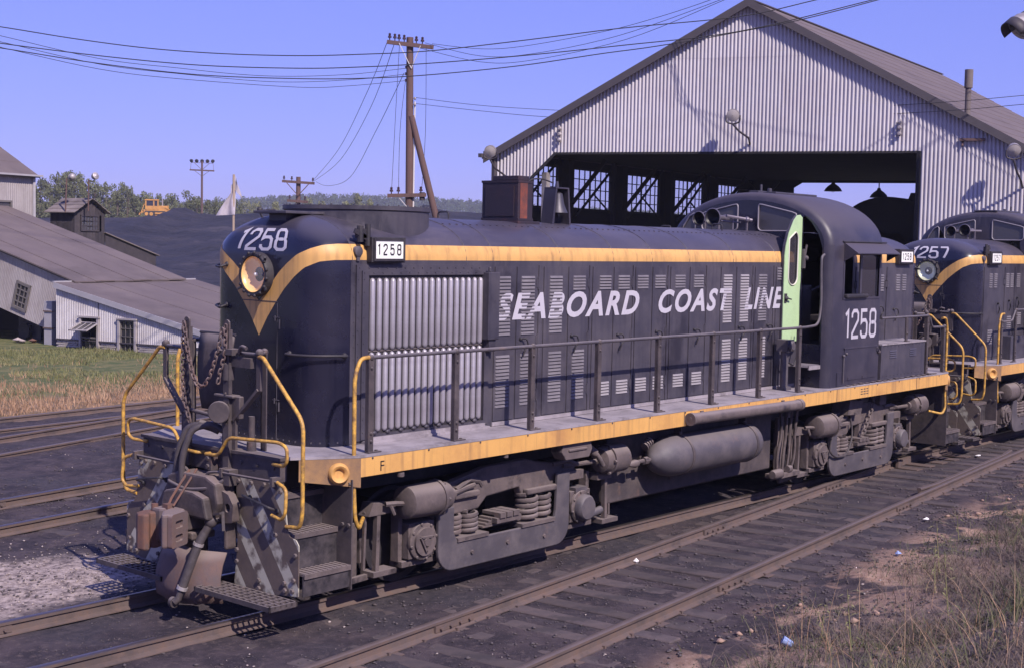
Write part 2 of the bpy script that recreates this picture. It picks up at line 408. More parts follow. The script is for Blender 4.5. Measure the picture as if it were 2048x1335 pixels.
class MB:
    def __init__(self):
        self.v, self.f = [], []

    def add(self, vs, fs):
        o = len(self.v)
        self.v.extend([tuple(q) for q in vs])
        self.f.extend([tuple(i + o for i in q) for q in fs])
        return self

    def box(self, a, b):
        x0, x1 = sorted((a[0], b[0]))
        y0, y1 = sorted((a[1], b[1]))
        z0, z1 = sorted((a[2], b[2]))
        return self.add([(x0, y0, z0), (x1, y0, z0), (x1, y1, z0), (x0, y1, z0), (x0, y0, z1), (x1, y0, z1), (x1, y1, z1), (x0, y1, z1)],
                        [(3, 2, 1, 0), (4, 5, 6, 7), (0, 1, 5, 4), (1, 2, 6, 5), (2, 3, 7, 6), (3, 0, 4, 7)])

    def bar(self, p, q, w, h, up=(0, 0, 1)):
        """A square bar from p to q, w wide across and h high along up."""
        p, q = Vector(p), Vector(q)
        d = (q - p).normalized()
        u = Vector(up)
        s = d.cross(u)
        if s.length < 1e-4:
            s = d.cross(Vector((1, 0, 0)))
        s.normalize()
        u = s.cross(d).normalized()
        vs = []
        for e in (p, q):
            for a, b in ((-1, -1), (1, -1), (1, 1), (-1, 1)):
                vs.append(e + s * (a * w / 2) + u * (b * h / 2))
        return self.add(vs, [(3, 2, 1, 0), (4, 5, 6, 7), (0, 1, 5, 4), (1, 2, 6, 5), (2, 3, 7, 6), (3, 0, 4, 7)])

    def cyl(self, p, q, r0, r1=None, n=16, caps=True):
        r1 = r0 if r1 is None else r1
        return self.lathe([(r0, 0), (r1, 1)], p, q, n, caps, True)

    def lathe(self, prof, p, q, n=20, caps=True, unit=False):
        """prof: (radius, position along the axis p->q; metres, or 0..1 with unit)."""
        p, q = Vector(p), Vector(q)
        ln = (q - p).length
        d = (q - p).normalized()
        s = d.cross(Vector((0, 0, 1)))
        if s.length < 1e-3:
            s = d.cross(Vector((1, 0, 0)))
        s.normalize()
        t = d.cross(s)
        vs, fs = [], []
        for (r, h) in prof:
            h = h * ln if unit else h
            for i in range(n):
                a = 2 * math.pi * i / n
                vs.append(p + d * h + s * (r * math.cos(a)) + t * (r * math.sin(a)))
        for j in range(len(prof) - 1):
            for i in range(n):
                k = (i + 1) % n
                fs.append((j * n + i, j * n + k, (j + 1) * n + k, (j + 1) * n + i))
        if caps:
            fs.append(tuple(range(n - 1, -1, -1)))
            fs.append(tuple((len(prof) - 1) * n + i for i in range(n)))
        return self.add(vs, fs)

    def tube(self, pts, r, n=8, closed=False):
        P = [Vector(q) for q in pts]
        m = len(P)
        up = None
        vs, fs = [], []
        for i in range(m):
            if closed:
                d = (P[(i + 1) % m] - P[i - 1]).normalized()
            else:
                d = (P[min(i + 1, m - 1)] - P[max(i - 1, 0)]).normalized()
            if up is None:
                up = d.cross(Vector((0, 0, 1)))
                if up.length < 1e-3:
                    up = d.cross(Vector((1, 0, 0)))
            s = (up - d * up.dot(d))
            if s.length < 1e-5:
                s = d.cross(Vector((0.3, 0.5, 0.8)))
            s.normalize()
            up = s
            t = d.cross(s)
            rr = r[i] if isinstance(r, (list, tuple)) else r
            for k in range(n):
                a = 2 * math.pi * k / n
                vs.append(P[i] + s * (rr * math.cos(a)) + t * (rr * math.sin(a)))
        for j in range(m if closed else m - 1):
            jj = (j + 1) % m
            for i in range(n):
                k = (i + 1) % n
                fs.append((j * n + i, j * n + k, jj * n + k, jj * n + i))
        if not closed:
            fs.append(tuple(range(n - 1, -1, -1)))
            fs.append(tuple((m - 1) * n + i for i in range(n)))
        return self.add(vs, fs)

    def prism(self, poly, axis, a, b):
        """Extrude a 2-D polygon along an axis; poly holds the two other coordinates in x,y,z order."""
        ax = 'xyz'.index(axis)

        def pt(p, h):
            q = list(p)
            q.insert(ax, h)
            return tuple(q)
        n = len(poly)
        vs = [pt(q, a) for q in poly] + [pt(q, b) for q in poly]
        fs = [tuple(range(n - 1, -1, -1)), tuple(range(n, 2 * n))]
        for i in range(n):
            k = (i + 1) % n
            fs.append((i, k, n + k, n + i))
        return self.add(vs, fs)

    def ball(self, c, r, n=12, m=8, sc=(1, 1, 1)):
        vs, fs = [], []
        for j in range(m + 1):
            th = math.pi * j / m
            for i in range(n):
                a = 2 * math.pi * i / n
                vs.append((c[0] + r * sc[0] * math.sin(th) * math.cos(a), c[1] + r * sc[1] * math.sin(th) * math.sin(a), c[2] + r * sc[2] * math.cos(th)))
        for j in range(m):
            for i in range(n):
                k = (i + 1) % n
                fs.append((j * n + i, (j + 1) * n + i, (j + 1) * n + k, j * n + k))
        return self.add(vs, fs)

    def bolt(self, p, d, r=0.02, h=0.018):
        p = Vector(p)
        return self.cyl(p, p + Vector(d).normalized() * h, r, r * 0.9, 6)

    def strip(self, rows):
        """rows: list of equally long point rows -> grid of quads."""
        n = len(rows[0])
        vs = [q for row in rows for q in row]
        fs = []
        for j in range(len(rows) - 1):
            for i in range(n - 1):
                fs.append((j * n + i, j * n + i + 1, (j + 1) * n + i + 1, (j + 1) * n + i))
        return self.add(vs, fs)


WPOS = {}


def link(o):
    COL.objects.link(o)
    return o


def build(name, mb, mat, parent=None, smooth=None, kind=None, bevel=0, fix=True):
    me = bpy.data.meshes.new(name)
    me.from_pydata([tuple(q) for q in mb.v], [], mb.f)
    if fix:
        bm = bmesh.new()
        bm.from_mesh(me)
        bmesh.ops.recalc_face_normals(bm, faces=bm.faces)
        bm.to_mesh(me)
        bm.free()
    if smooth is not None:
        me.polygons.foreach_set('use_smooth', [True] * len(me.polygons))
        me.set_sharp_from_angle(angle=R(smooth))
    me.materials.append(MATS[mat] if isinstance(mat, str) else mat)
    o = bpy.data.objects.new(name, me)
    link(o)
    if parent is not None:
        o.parent = parent
        if parent.type == 'EMPTY':
            w = WPOS[parent.name]
            o.location = (-w[0], -w[1], -w[2])
    if bevel:
        md = o.modifiers.new('bevel', 'BEVEL')
        md.width = bevel
        md.segments = 2
        md.limit_method = 'ANGLE'
        md.angle_limit = R(40)
    if kind:
        o['kind'] = kind
    return o


def tag(o, label, cat, group=None, kind=None):
    if label:
        o['label'] = label
    if cat:
        o['category'] = cat
    if group:
        o['group'] = group
    if kind:
        o['kind'] = kind
    return o


def thing(name, loc, label, cat, group=None, kind=None):
    o = bpy.data.objects.new(name, None)
    o.empty_display_size = 0.3
    link(o)
    o.location = loc
    WPOS[o.name] = tuple(loc)
    return tag(o, label, cat, group, kind)


def copy_tree(o, parent=None):
    c = o.copy()
    COL.objects.link(c)
    c.parent = parent
    for ch in KIDS.get(o.name, ()):
        copy_tree(ch, c)
    return c


KIDS = {}


def index_kids():
    KIDS.clear()
    for o in bpy.data.objects:
        if o.parent:
            KIDS.setdefault(o.parent.name, []).append(o)


def lerp(a, b, t):
    return a + (b - a) * t


def interp(x, pts):
    return float(np.interp(x, [p[0] for p in pts], [p[1] for p in pts]))


def arc(c, r, a0, a1, n, plane='xz', const=0.0):
    out = []
    for i in range(n + 1):
        a = R(lerp(a0, a1, i / n))
        u, v = c[0] + r * math.cos(a), c[1] + r * math.sin(a)
        out.append({'xz': (u, const, v), 'xy': (u, v, const), 'yz': (const, u, v)}[plane])
    return out


def fillet(pts, r, n=5):
    """Round the inner corners of a polyline."""
    P = [Vector(p) for p in pts]
    out = [P[0]]
    for i in range(1, len(P) - 1):
        a, b, c = P[i - 1], P[i], P[i + 1]
        d1, d2 = (a - b), (c - b)
        rr = min(r, d1.length * 0.45, d2.length * 0.45)
        s, e = b + d1.normalized() * rr, b + d2.normalized() * rr
        for k in range(n + 1):
            t = k / n
            out.append(s * (1 - t) ** 2 + b * (2 * t * (1 - t)) + e * t ** 2)
    out.append(P[-1])
    return out


# ------------------------------------------------------------------ lettering
DIG = {
    '1': [([(0.12, 0.86), (0.34, 1.0), (0.34, 0.0)], False)],
    '2': [([(0.03, 0.74), (0.03, 0.88), (0.15, 1.0), (0.45, 1.0), (0.57, 0.88), (0.57, 0.64), (0.05, 0.14), (0.05, 0.0), (0.60, 0.0)], False)],
    '5': [([(0.57, 1.0), (0.06, 1.0), (0.06, 0.55), (0.18, 0.62), (0.45, 0.62), (0.57, 0.50), (0.57, 0.12), (0.45, 0.0), (0.15, 0.0), (0.03, 0.12), (0.03, 0.24)], False)],
    '7': [([(0.0, 1.0), (0.58, 1.0), (0.58, 0.86), (0.22, 0.0)], False)],
    '8': [([(0.10, 0.525), (0.05, 0.62), (0.05, 0.90), (0.15, 1.0), (0.45, 1.0), (0.55, 0.90), (0.55, 0.62), (0.50, 0.525), (0.57, 0.42), (0.57, 0.12), (0.45, 0.0), (0.15, 0.0), (0.03, 0.12), (0.03, 0.42)], True),
          ([(0.185, 0.525), (0.415, 0.525)], False)],
}


def stroke2d(pts, w, closed, sub=0.08):
    P = [Vector((a, b)) for a, b in pts]
    n = len(P)

    def nrm(a, b):
        d = (b - a).normalized()
        return Vector((-d.y, d.x))
    L, Rr = [], []
    for i in range(n):
        if closed or 0 < i < n - 1:
            n1, n2 = nrm(P[i - 1], P[i]), nrm(P[i], P[(i + 1) % n])
            m = (n1 + n2)
            m = m / max(0.35, m.dot(n1)) if m.length > 1e-6 else n1
        elif i == 0:
            m = nrm(P[0], P[1])
        else:
            m = nrm(P[n - 2], P[n - 1])
        L.append(P[i] + m * w / 2)
        Rr.append(P[i] - m * w / 2)
    quads = []
    for i in range(n if closed else n - 1):
        k = (i + 1) % n
        steps = max(1, int((P[k] - P[i]).length / sub))
        for s in range(steps):
            t0, t1 = s / steps, (s + 1) / steps
            quads.append((L[i].lerp(L[k], t0), Rr[i].lerp(Rr[k], t0), Rr[i].lerp(Rr[k], t1), L[i].lerp(L[k], t1)))
    return quads


def digits2d(txt, h, aspect=1.0, w=0.15, gap=0.2):
    """Quads of block numerals, height h, left edge at 0; returns quads and total width."""
    x, out = 0.0, []
    for c in txt:
        adv = 0.36 if c == '1' else 0.6
        off = -0.10 if c == '1' else 0.0
        for pts, cl in DIG[c]:
            for q in stroke2d(pts, w, cl):
                out.append([((v.x + off) * h * aspect + x, v.y * h) for v in q])
        x += (adv + gap) * h * aspect
    return out, x - gap * h * aspect


def font2d(txt, size, shear=0.0, bold=0.0, spacing=1.0, offset_y=0):
    cu = bpy.data.curves.new('lettering', 'FONT')
    cu.body = txt
    cu.size = size
    cu.shear = shear
    cu.offset = bold
    cu.space_character = spacing
    cu.resolution_u = 4
    ob = bpy.data.objects.new('lettering', cu)
    COL.objects.link(ob)
    dg = bpy.context.evaluated_depsgraph_get()
    me = ob.evaluated_get(dg).to_mesh()
    vs = [tuple(v.co) for v in me.vertices]
    fs = [tuple(p.vertices) for p in me.polygons]
    ob.evaluated_get(dg).to_mesh_clear()
    COL.objects.unlink(ob)
    bpy.data.objects.remove(ob)
    bpy.data.curves.remove(cu)
    return vs, fs
# ------------------------------------------------------------------ the diesel locomotive
XM = 5.9925           # middle of the locomotive (first axle at x = 0, rails along x)
NX = -1.32            # nose face of the long hood
HW, HZ0, HZ1, HB = 0.95, 1.625, 3.60, 0.46    # hood half width, deck, shoulder, roof rise
CX0, CX1, CW, CZ, CB = 8.68, 10.55, 1.50, 3.85, 0.83
DK = 1.625


def plate2d(outer, holes=(), t=0.02, bev=0.0):
    """Flat plate with holes in a 2-D plane, t thick: returns verts (u, v, w) and faces."""
    cu = bpy.data.curves.new('plate', 'CURVE')
    cu.dimensions = '2D'
    cu.fill_mode = 'BOTH'
    cu.extrude = t / 2
    for poly in [outer] + list(holes):
        sp = cu.splines.new('POLY')
        sp.points.add(len(poly) - 1)
        for i, q in enumerate(poly):
            sp.points[i].co = (q[0], q[1], 0, 1)
        sp.use_cyclic_u = True
    ob = bpy.data.objects.new('plate', cu)
    COL.objects.link(ob)
    dg = bpy.context.evaluated_depsgraph_get()
    ev = ob.evaluated_get(dg)
    me = ev.to_mesh()
    vs = [tuple(v.co) for v in me.vertices]
    fs = [tuple(p.vertices) for p in me.polygons]
    ev.to_mesh_clear()
    COL.objects.unlink(ob)
    bpy.data.objects.remove(ob)
    bpy.data.curves.remove(cu)
    return vs, fs


def plate_x(mb, outer, holes, x, t=0.02):      # polygon in (y, z)
    vs, fs = plate2d(outer, holes, t)
    mb.add([(x + w, u, v) for u, v, w in vs], fs)
    return mb


def plate_y(mb, outer, holes, y, t=0.02):      # polygon in (x, z)
    vs, fs = plate2d(outer, holes, t)
    mb.add([(u, y + w, v) for u, v, w in vs], fs)
    return mb


def rrect(u0, u1, v0, v1, r, n=4):
    pts = []
    for cx, cy, a in ((u1 - r, v1 - r, 0), (u0 + r, v1 - r, 90), (u0 + r, v0 + r, 180), (u1 - r, v0 + r, 270)):
        for i in range(n + 1):
            t = R(a + 90 * i / n)
            pts.append((cx + r * math.cos(t), cy + r * math.sin(t)))
    return pts


A0, RC = 0.53, 0.42
ARC = RC * math.pi / 2


def nose_pt(s, z, off=0.0, x0=NX):
    """Point of the rounded hood nose: s runs along the plan outline from the centre line, + towards -y."""
    th = 0.0 if z <= HZ1 else math.asin(min(0.9985, (z - HZ1) / HB))
    c = math.cos(th)
    w = HW * c
    xs = x0 + 0.55 * (1 - c)
    rc = 0.40 * c + 0.02
    a = max(0.001, w - rc)
    sg = -1.0 if s > 0 else 1.0
    s = abs(s)
    if s <= A0:
        return Vector((xs, sg * s / A0 * a, z)) + Vector((-off, 0, off * math.sin(th)))
    if s <= A0 + ARC:
        ph = (s - A0) / RC
        p = Vector((xs + rc - rc * math.cos(ph), sg * (a + rc * math.sin(ph)), z))
        return p + Vector((-math.cos(ph) * c, sg * math.sin(ph) * c, math.sin(th))) * off
    return Vector((xs + rc + (s - A0 - ARC), sg * w, z)) + Vector((0, sg * off * c, off * math.sin(th)))


def hood_zs():
    zs = [HZ0, 2.0, 2.6, 3.2, HZ1]
    zs += [HZ1 + HB * math.sin(R(a)) for a in range(6, 87, 6)]
    return zs


def hood_mesh(x0, xend):
    """Long closed hood with one rounded nose at x0 and the other end open at xend (xend > x0)."""
    mb = MB()
    ss = []
    for sg in (-1, 1):
        half = [A0 * i / 4 for i in range(1, 5)] + [A0 + ARC * i / 12 for i in range(1, 13)]
        ss.append(half)
    rows = []
    for z in hood_zs():
        row = []
        pl = nose_pt(-(A0 + ARC), z, 0, x0)
        row.append((xend, pl.y, z))
        n = max(3, int((xend - x0) / 0.8))
        for i in range(1, n):
            row.append((lerp(xend, pl.x, i / n), pl.y, z))
        for s in reversed(ss[0]):
            row.append(nose_pt(-s, z, 0, x0))
        row.append(nose_pt(0, z, 0, x0))
        for s in ss[1]:
            row.append(nose_pt(s, z, 0, x0))
        pr = nose_pt(A0 + ARC, z, 0, x0)
        for i in range(1, n):
            row.append((lerp(pr.x, xend, i / n), pr.y, z))
        row.append((xend, pr.y, z))
        rows.append(row)
    mb.strip(rows)
    k = len(rows[0])
    base = (len(rows) - 1) * k
    mb.f.append(tuple(base + i for i in range(k)))
    return mb


V_LOW = [(0, 2.745), (0.13, 2.94), (0.28, 3.12), (0.40, 3.25), (0.54, 3.37), (0.69, 3.485), (0.85, 3.55), (1.0, 3.567), (1.19, 3.57)]
V_UP = [(0, 3.11), (0.10, 3.20), (0.20, 3.31), (0.32, 3.43), (0.44, 3.52), (0.60, 3.62), (0.76, 3.685), (0.89, 3.72), (1.05, 3.735), (1.19, 3.735)]


def stripe_mesh(xend):
    mb = MB()
    for sg in (-1, 1):
        ss = [0.0 + 1.19 * i / 46 for i in range(47)]
        n = int((xend - NX) / 0.6)
        ss += [1.19 + (xend - NX - RC - 0.0) * i / n for i in range(1, n + 1)]
        ss[-1] = A0 + ARC + (xend - NX - 0.42)
        rows = []
        for k in range(7):
            row = []
            for s in ss:
                lo, hi = interp(s, V_LOW), interp(s, V_UP)
                row.append(nose_pt(sg * s, lerp(lo, hi, k / 6), 0.004))
            rows.append(row)
        mb.strip(rows)
    return mb


def on_nose(quads, s0, z0, off=0.007):
    mb = MB()
    for q in quads:
        pts = [nose_pt(s0 + u, z0 + v, off) for u, v in q]
        mb.add(pts, [(0, 1, 2, 3)])
    return mb


def on_side(quads, x0, z0, y):
    """Lettering on a side wall; read from the near side when y < 0, from the far side when y > 0."""
    mb = MB()
    for q in quads:
        mb.add([((x0 + u) if y < 0 else (x0 - u), y, z0 + v) for u, v in q], [(0, 1, 2, 3)])
    return mb


M('louver_dust', (0.12, 0.107, 0.123), 0.7, var=0.2, vs=5, dirt=(0.22, 0.20, 0.215), da=0.35, ds=1.2, bump=0.05)
M('louver_pale', (0.25, 0.228, 0.242), 0.7, var=0.2, vs=5, dirt=(0.18, 0.16, 0.18), da=0.3, ds=3, bump=0.05)

loco = thing('diesel_locomotive', (XM, 0, 0), 'dusty black diesel locomotive numbered 1258 standing foremost, with its green cab door open', 'locomotive', 'black road switcher locomotives')


def L(name, mb, mat, parent=None, **k):
    return build(name, mb, mat, parent or loco, **k)


END, SIDE = [], []      # pieces repeated at the other end / on the other side by a half turn

# ---- frame, deck, sill
for_deck = [(-1.26, -1.54), (13.245, -1.54), (13.785, -1.22), (13.90, -1.15), (13.90, 1.15), (13.785, 1.22), (13.245, 1.54), (-1.26, 1.54), (-1.80, 1.22), (-1.92, 1.15), (-1.92, -1.15), (-1.80, -1.22)]
L('running_board', MB().prism(for_deck, 'z', 1.60, DK), 'deck_dust')
side = MB()
for s in (-1, 1):
    side.box((-1.26, s * 1.535, 1.405), (13.245, s * 1.515, 1.598))
L('side_sill', side, 'gold_sill')
fr = MB()
fr.box((-1.75, -0.62, 1.06), (13.7, 0.62, 1.58))
for s in (-1, 1):
    fr.box((-1.2, s * 1.50, 1.50), (13.2, s * 1.44, 1.595))
for x in np.arange(-0.6, 13, 1.1):
    fr.box((x, -1.42, 1.36), (x + 0.06, 1.42, 1.58))
L('underframe', fr, 'black_steel')
sj = MB()
for x in (4.62, 8.95, 11.9):
    sj.box((x, -1.5385, 1.402), (x + 0.012, -1.5355, 1.601))
for x in np.arange(-1.1, 13.2, 0.82):
    sj.bolt((x, -1.535, 1.585), (0, -1, 0), 0.012, 0.008)
for i in range(16):
    sj.box((9.3 + i * 0.22, -1.5425, 1.626), (9.42 + i * 0.22, -1.50, 1.640 + 0.006 * (i % 3)))
L('sill_joint', sj, 'grimy_steel')
vs, fs = font2d('F', 0.15)
L('sill_letter', MB().add([(-1.0 + u, -1.5372, 1.44 + v) for u, v, w in vs], fs), 'ink')
gb = MB()
for i in range(3):
    gb.box((9.78 + i * 0.10, -1.5378, 1.46), (9.85 + i * 0.10, -1.5358, 1.475))
    gb.box((9.78 + i * 0.10, -1.5378, 1.50), (9.85 + i * 0.10, -1.5358, 1.515))
    gb.box((9.78 + i * 0.10, -1.5378, 1.54), (9.84 + i * 0.10, -1.5358, 1.555))
L('sill_stencil', gb, 'grimy_steel')

# ---- long hood and nose
hood = L('long_hood', hood_mesh(NX, CX0 + 0.01), 'roof_dusty', smooth=40)
nosep = MB()
rows = []
for z in [HZ0 + 0.002, 2.0, 2.6, 3.1, 3.4, HZ1] + [HZ1 + HB * math.sin(R(a)) for a in range(6, 87, 6)]:
    rows.append([nose_pt(s, z, 0.002) for s in [-(A0 + ARC + 0.02)] + [-A0 - ARC * i / 12 for i in range(12, -1, -1)] + [-0.35, -0.17, 0, 0.17, 0.35] + [A0 + ARC * i / 12 for i in range(0, 13)] + [A0 + ARC + 0.02]])
nosep.strip(rows)
nose = L('nose', nosep, 'navy_gloss', smooth=50)
END.append(nose)
for s in (-1,):
    sp = MB().strip([[(NX + 0.44, -HW - 0.003, z), (CX0, -HW - 0.003, z)] for z in (HZ0, HZ1 - 0.03)])
    L('hood_side', sp, 'navy_dusty')
stripe = L('gold_stripe', stripe_mesh(CX0), 'gold_stripe', smooth=50)
def nose_digits(txt):
    w = digits2d(txt, 0.205, 1.50, 0.155, 0.20)[1]
    out, x = [], -w / 2
    for c in txt:
        q, wd = digits2d(c, 0.205, 1.50, 0.155, 0.20)
        out.append(on_nose(q, x, 3.662))
        x += wd + 0.20 * 0.205 * 1.50
    return out


for k, m_ in enumerate(nose_digits('1258')):
    END.append(L('nose_numeral', m_, 'white_paint'))
    END[-1]['place'] = k

# roof seams with bolt heads, roof rings
for x in (-0.87, 0.9, 1.36, 2.62, 3.74, 4.62, 5.53, 6.70, 7.95):
    pts = [Vector((x, -HW * math.cos(R(a)) - 0.002, HZ1 + (HB + 0.002) * math.sin(R(a)))) for a in range(0, 181, 10)]
    pts = [Vector((x, -HW - 0.002, 3.42))] + pts
    L('roof_seam', MB().tube(pts, 0.006, 4), 'navy_dusty')
rb = MB()
for i in range(64):
    x = 0.95 + i * 0.12
    rb.bolt((x, -0.52, HZ1 + HB * math.sqrt(1 - (0.52 / HW) ** 2) - 0.004), (0, -0.3, 1), 0.014, 0.014)
L('roof_bolt', rb, 'roof_dusty', kind='stuff')
for x, y in ((1.15, 0.35), (1.62, 0.1), (7.0, 0.45), (7.35, -0.25), (8.0, 0.6)):
    z = HZ1 + HB * math.sqrt(1 - (y / HW) ** 2)
    pts = fillet([(x, y - 0.09, z - 0.01), (x, y - 0.09, z + 0.09), (x, y + 0.09, z + 0.09), (x, y + 0.09, z - 0.01)], 0.05)
    L('lifting_ring', MB().tube(pts, 0.011, 6), 'black_steel', smooth=60)

# radiator fan ring on the roof
fan = MB().lathe([(0.82, 0), (0.82, 0.40), (0.838, 0.41), (0.838, 0.455), (0.78, 0.455), (0.78, 0.30)], (0.08, 0, 3.70), (0.08, 0, 4.7), 56, caps=False)
fo = L('fan_ring', fan, 'navy_dusty', smooth=35)
blades = MB()
for k in range(8):
    a = 2 * math.pi * k / 8
    c, s_ = math.cos(a), math.sin(a)
    blades.add([(0.08 + 0.1 * c + 0.05 * s_, 0.1 * s_ - 0.05 * c, 4.04), (0.08 + 0.75 * c + 0.14 * s_, 0.75 * s_ - 0.14 * c, 4.04), (0.08 + 0.75 * c - 0.14 * s_, 0.75 * s_ + 0.14 * c, 4.10), (0.08 + 0.1 * c - 0.05 * s_, 0.1 * s_ + 0.05 * c, 4.10)], [(0, 1, 2, 3)])
blades.cyl((0.08, 0, 4.0), (0.08, 0, 4.13), 0.14)
L('fan_blades', blades, 'black_steel', parent=fo)
rimb = MB()
for k in range(40):
    a = 2 * math.pi * k / 40
    rimb.bolt((0.08 + 0.81 * math.cos(a), 0.81 * math.sin(a), 4.155), (0, 0, 1), 0.012, 0.014)
L('ring_bolt', rimb, 'navy_dusty', parent=fo, kind='stuff')
# visor plate over the headlight
hat = MB()
hat.box((-1.22, -0.30, 4.045), (-0.66, 0.24, 4.075))
hat.box((-1.10, -0.16, 3.93), (-0.72, 0.12, 4.046))
hatch = L('nose_hatch', hat, 'navy_dusty', bevel=0.006)
hr = MB().tube(fillet([(-0.95, 0.40, 3.98), (-0.95, 0.46, 4.08), (-0.72, 0.46, 4.10), (-0.72, 0.40, 4.03)], 0.04), 0.012, 6)
hr.ball((-0.95, 0.46, 4.09), 0.035, 8, 6)
L('roof_grab', hr, 'black_steel', smooth=60)

# headlight
hl = MB().lathe([(0.236, 0.0), (0.236, 0.10), (0.224, 0.13), (0.200, 0.13), (0.190, 0.08)], (NX + 0.03, 0, 3.395), (NX - 1, 0, 3.395), 36, caps=False)
hlo = L('headlight', hl, 'black_steel', smooth=35)
refl = [(0.190 * math.sin(R(a)), 0.075 - 0.10 * math.cos(R(a))) for a in range(2, 91, 8)]
ref_o = L('reflector', MB().lathe(refl, (NX - 0.018, 0, 3.395), (NX - 1, 0, 3.395), 36, caps=False), 'reflector_amber', parent=hlo, smooth=80)
L('bulb', MB().ball((NX - 0.05, 0, 3.395), 0.022, 10, 8), 'board_white', parent=hlo, smooth=80)
L('lens', MB().lathe([(0.195, 0.055), (0.17, 0.070), (0.12, 0.084), (0.06, 0.092), (0.005, 0.094)], (NX - 0.018, 0, 3.395), (NX - 1, 0, 3.395), 36, caps=False), 'lens', parent=hlo, smooth=80)
clips = MB()
for k in range(14):
    a = R(25 + k * 330 / 14)
    c = Vector((NX - 0.095, 0.230 * math.cos(a), 3.395 + 0.230 * math.sin(a)))
    clips.ball(c, 0.020, 6, 5)
for a in (R(215), R(325), R(140)):
    c = Vector((NX - 0.08, 0.238 * math.cos(a), 3.395 + 0.238 * math.sin(a)))
    clips.cyl(c, c + Vector((-0.03, 0.05 * math.cos(a), 0.05 * math.sin(a))), 0.014, n=6)
L('headlight_clip', clips, 'black_steel', parent=hlo, smooth=60, kind='stuff')
END.append(hlo)

# number boards, classification lights (both sides of each nose)
def board_digits(txt, xm, sy, y):
    w = digits2d(txt, 0.105, 0.85, 0.17, 0.55)[1]
    out, x = [], -w / 2
    for c in txt:
        q, wd = digits2d(c, 0.105, 0.85, 0.17, 0.55)
        out.append(on_side(q, xm + x if sy < 0 else xm - x, 3.63, y))
        x += wd + 0.55 * 0.105 * 0.85
    return out


def number_board(x0, x1, sy, txt):
    y = sy * (HW + 0.02)
    f = MB().box((x0, sy * 0.86, 3.545), (x1, sy * (HW + 0.085), 3.815))
    fr_ = L('number_board', f, 'black_steel', bevel=0.008)
    fa = sy * (HW + 0.088)
    L('board_face', MB().box((x0 + 0.045, fa - sy * 0.001, 3.588), (x1 - 0.045, fa + sy * 0.004, 3.775)), 'board_white', parent=fr_)
    for k, m_ in enumerate(board_digits(txt, (x0 + x1) / 2, sy, fa + sy * 0.006)):
        o = L('board_numeral', m_, 'ink', parent=fr_)
        o['place'], o['mid'] = k, (x0 + x1) / 2
    rim = MB()
    rim.box((x0 + 0.02, fa - sy * 0.002, 3.775), (x1 - 0.02, fa + sy * 0.012, 3.80))
    rim.box((x0 + 0.02, fa - sy * 0.002, 3.562), (x1 - 0.02, fa + sy * 0.012, 3.588))
    rim.box((x0 + 0.02, fa - sy * 0.002, 3.588), (x0 + 0.045, fa + sy * 0.012, 3.775))
    rim.box((x1 - 0.045, fa - sy * 0.002, 3.588), (x1 - 0.02, fa + sy * 0.012, 3.775))
    L('board_rim', rim, 'black_steel', parent=fr_)
    return fr_


def class_light(x, sy):
    lg = MB().lathe([(0.055, 0), (0.055, 0.05), (0.035, 0.06)], (x, sy * 0.93, 3.66), (x, sy * 2, 3.66), 14)
    lg.box((x - 0.02, sy * 0.94, 3.56), (x + 0.02, sy * 0.975, 3.61))
    return L('marker_light', lg, 'equalizer_paint', smooth=40)


def flag_bracket(x, sy):
    b = MB()
    b.box((x - 0.05, sy * 0.90, 3.80), (x + 0.05, sy * 0.98, 3.90))
    b.cyl((x - 0.03, sy * 0.96, 3.76), (x - 0.03, sy * 0.96, 3.93), 0.035, n=8)
    b.cyl((x + 0.07, sy * 0.97, 3.72), (x + 0.07, sy * 0.97, 3.95), 0.03, n=8)
    b.bar((x - 0.12, sy * 0.97, 3.88), (x + 0.10, sy * 0.97, 3.78), 0.02, 0.05)
    return L('flag_bracket', b, 'black_steel')


class_light(-0.80, -1)
nb_front = number_board(-0.665, -0.165, -1, '1258')
flag_bracket(-0.74, -1)
# near side board on the short hood, and the far side board which shows on the second engine
nb_rear = number_board(12.13, 12.70, -1, '1258')
nb_far = number_board(12.15, 12.72, 1, '1258')
class_light(12.9, 1)
fb_far = flag_bracket(12.75, 1)

# grab irons on the nose
def grab(pts, r=0.014, feet=True, name='grab_iron', mat='black_steel'):
    mb = MB().tube(fillet(pts, 0.05), r, 8)
    if feet:
        for p in (pts[0], pts[-1]):
            mb.ball(p, r * 2.1, 8, 6)
    return L(name, mb, mat, smooth=60)


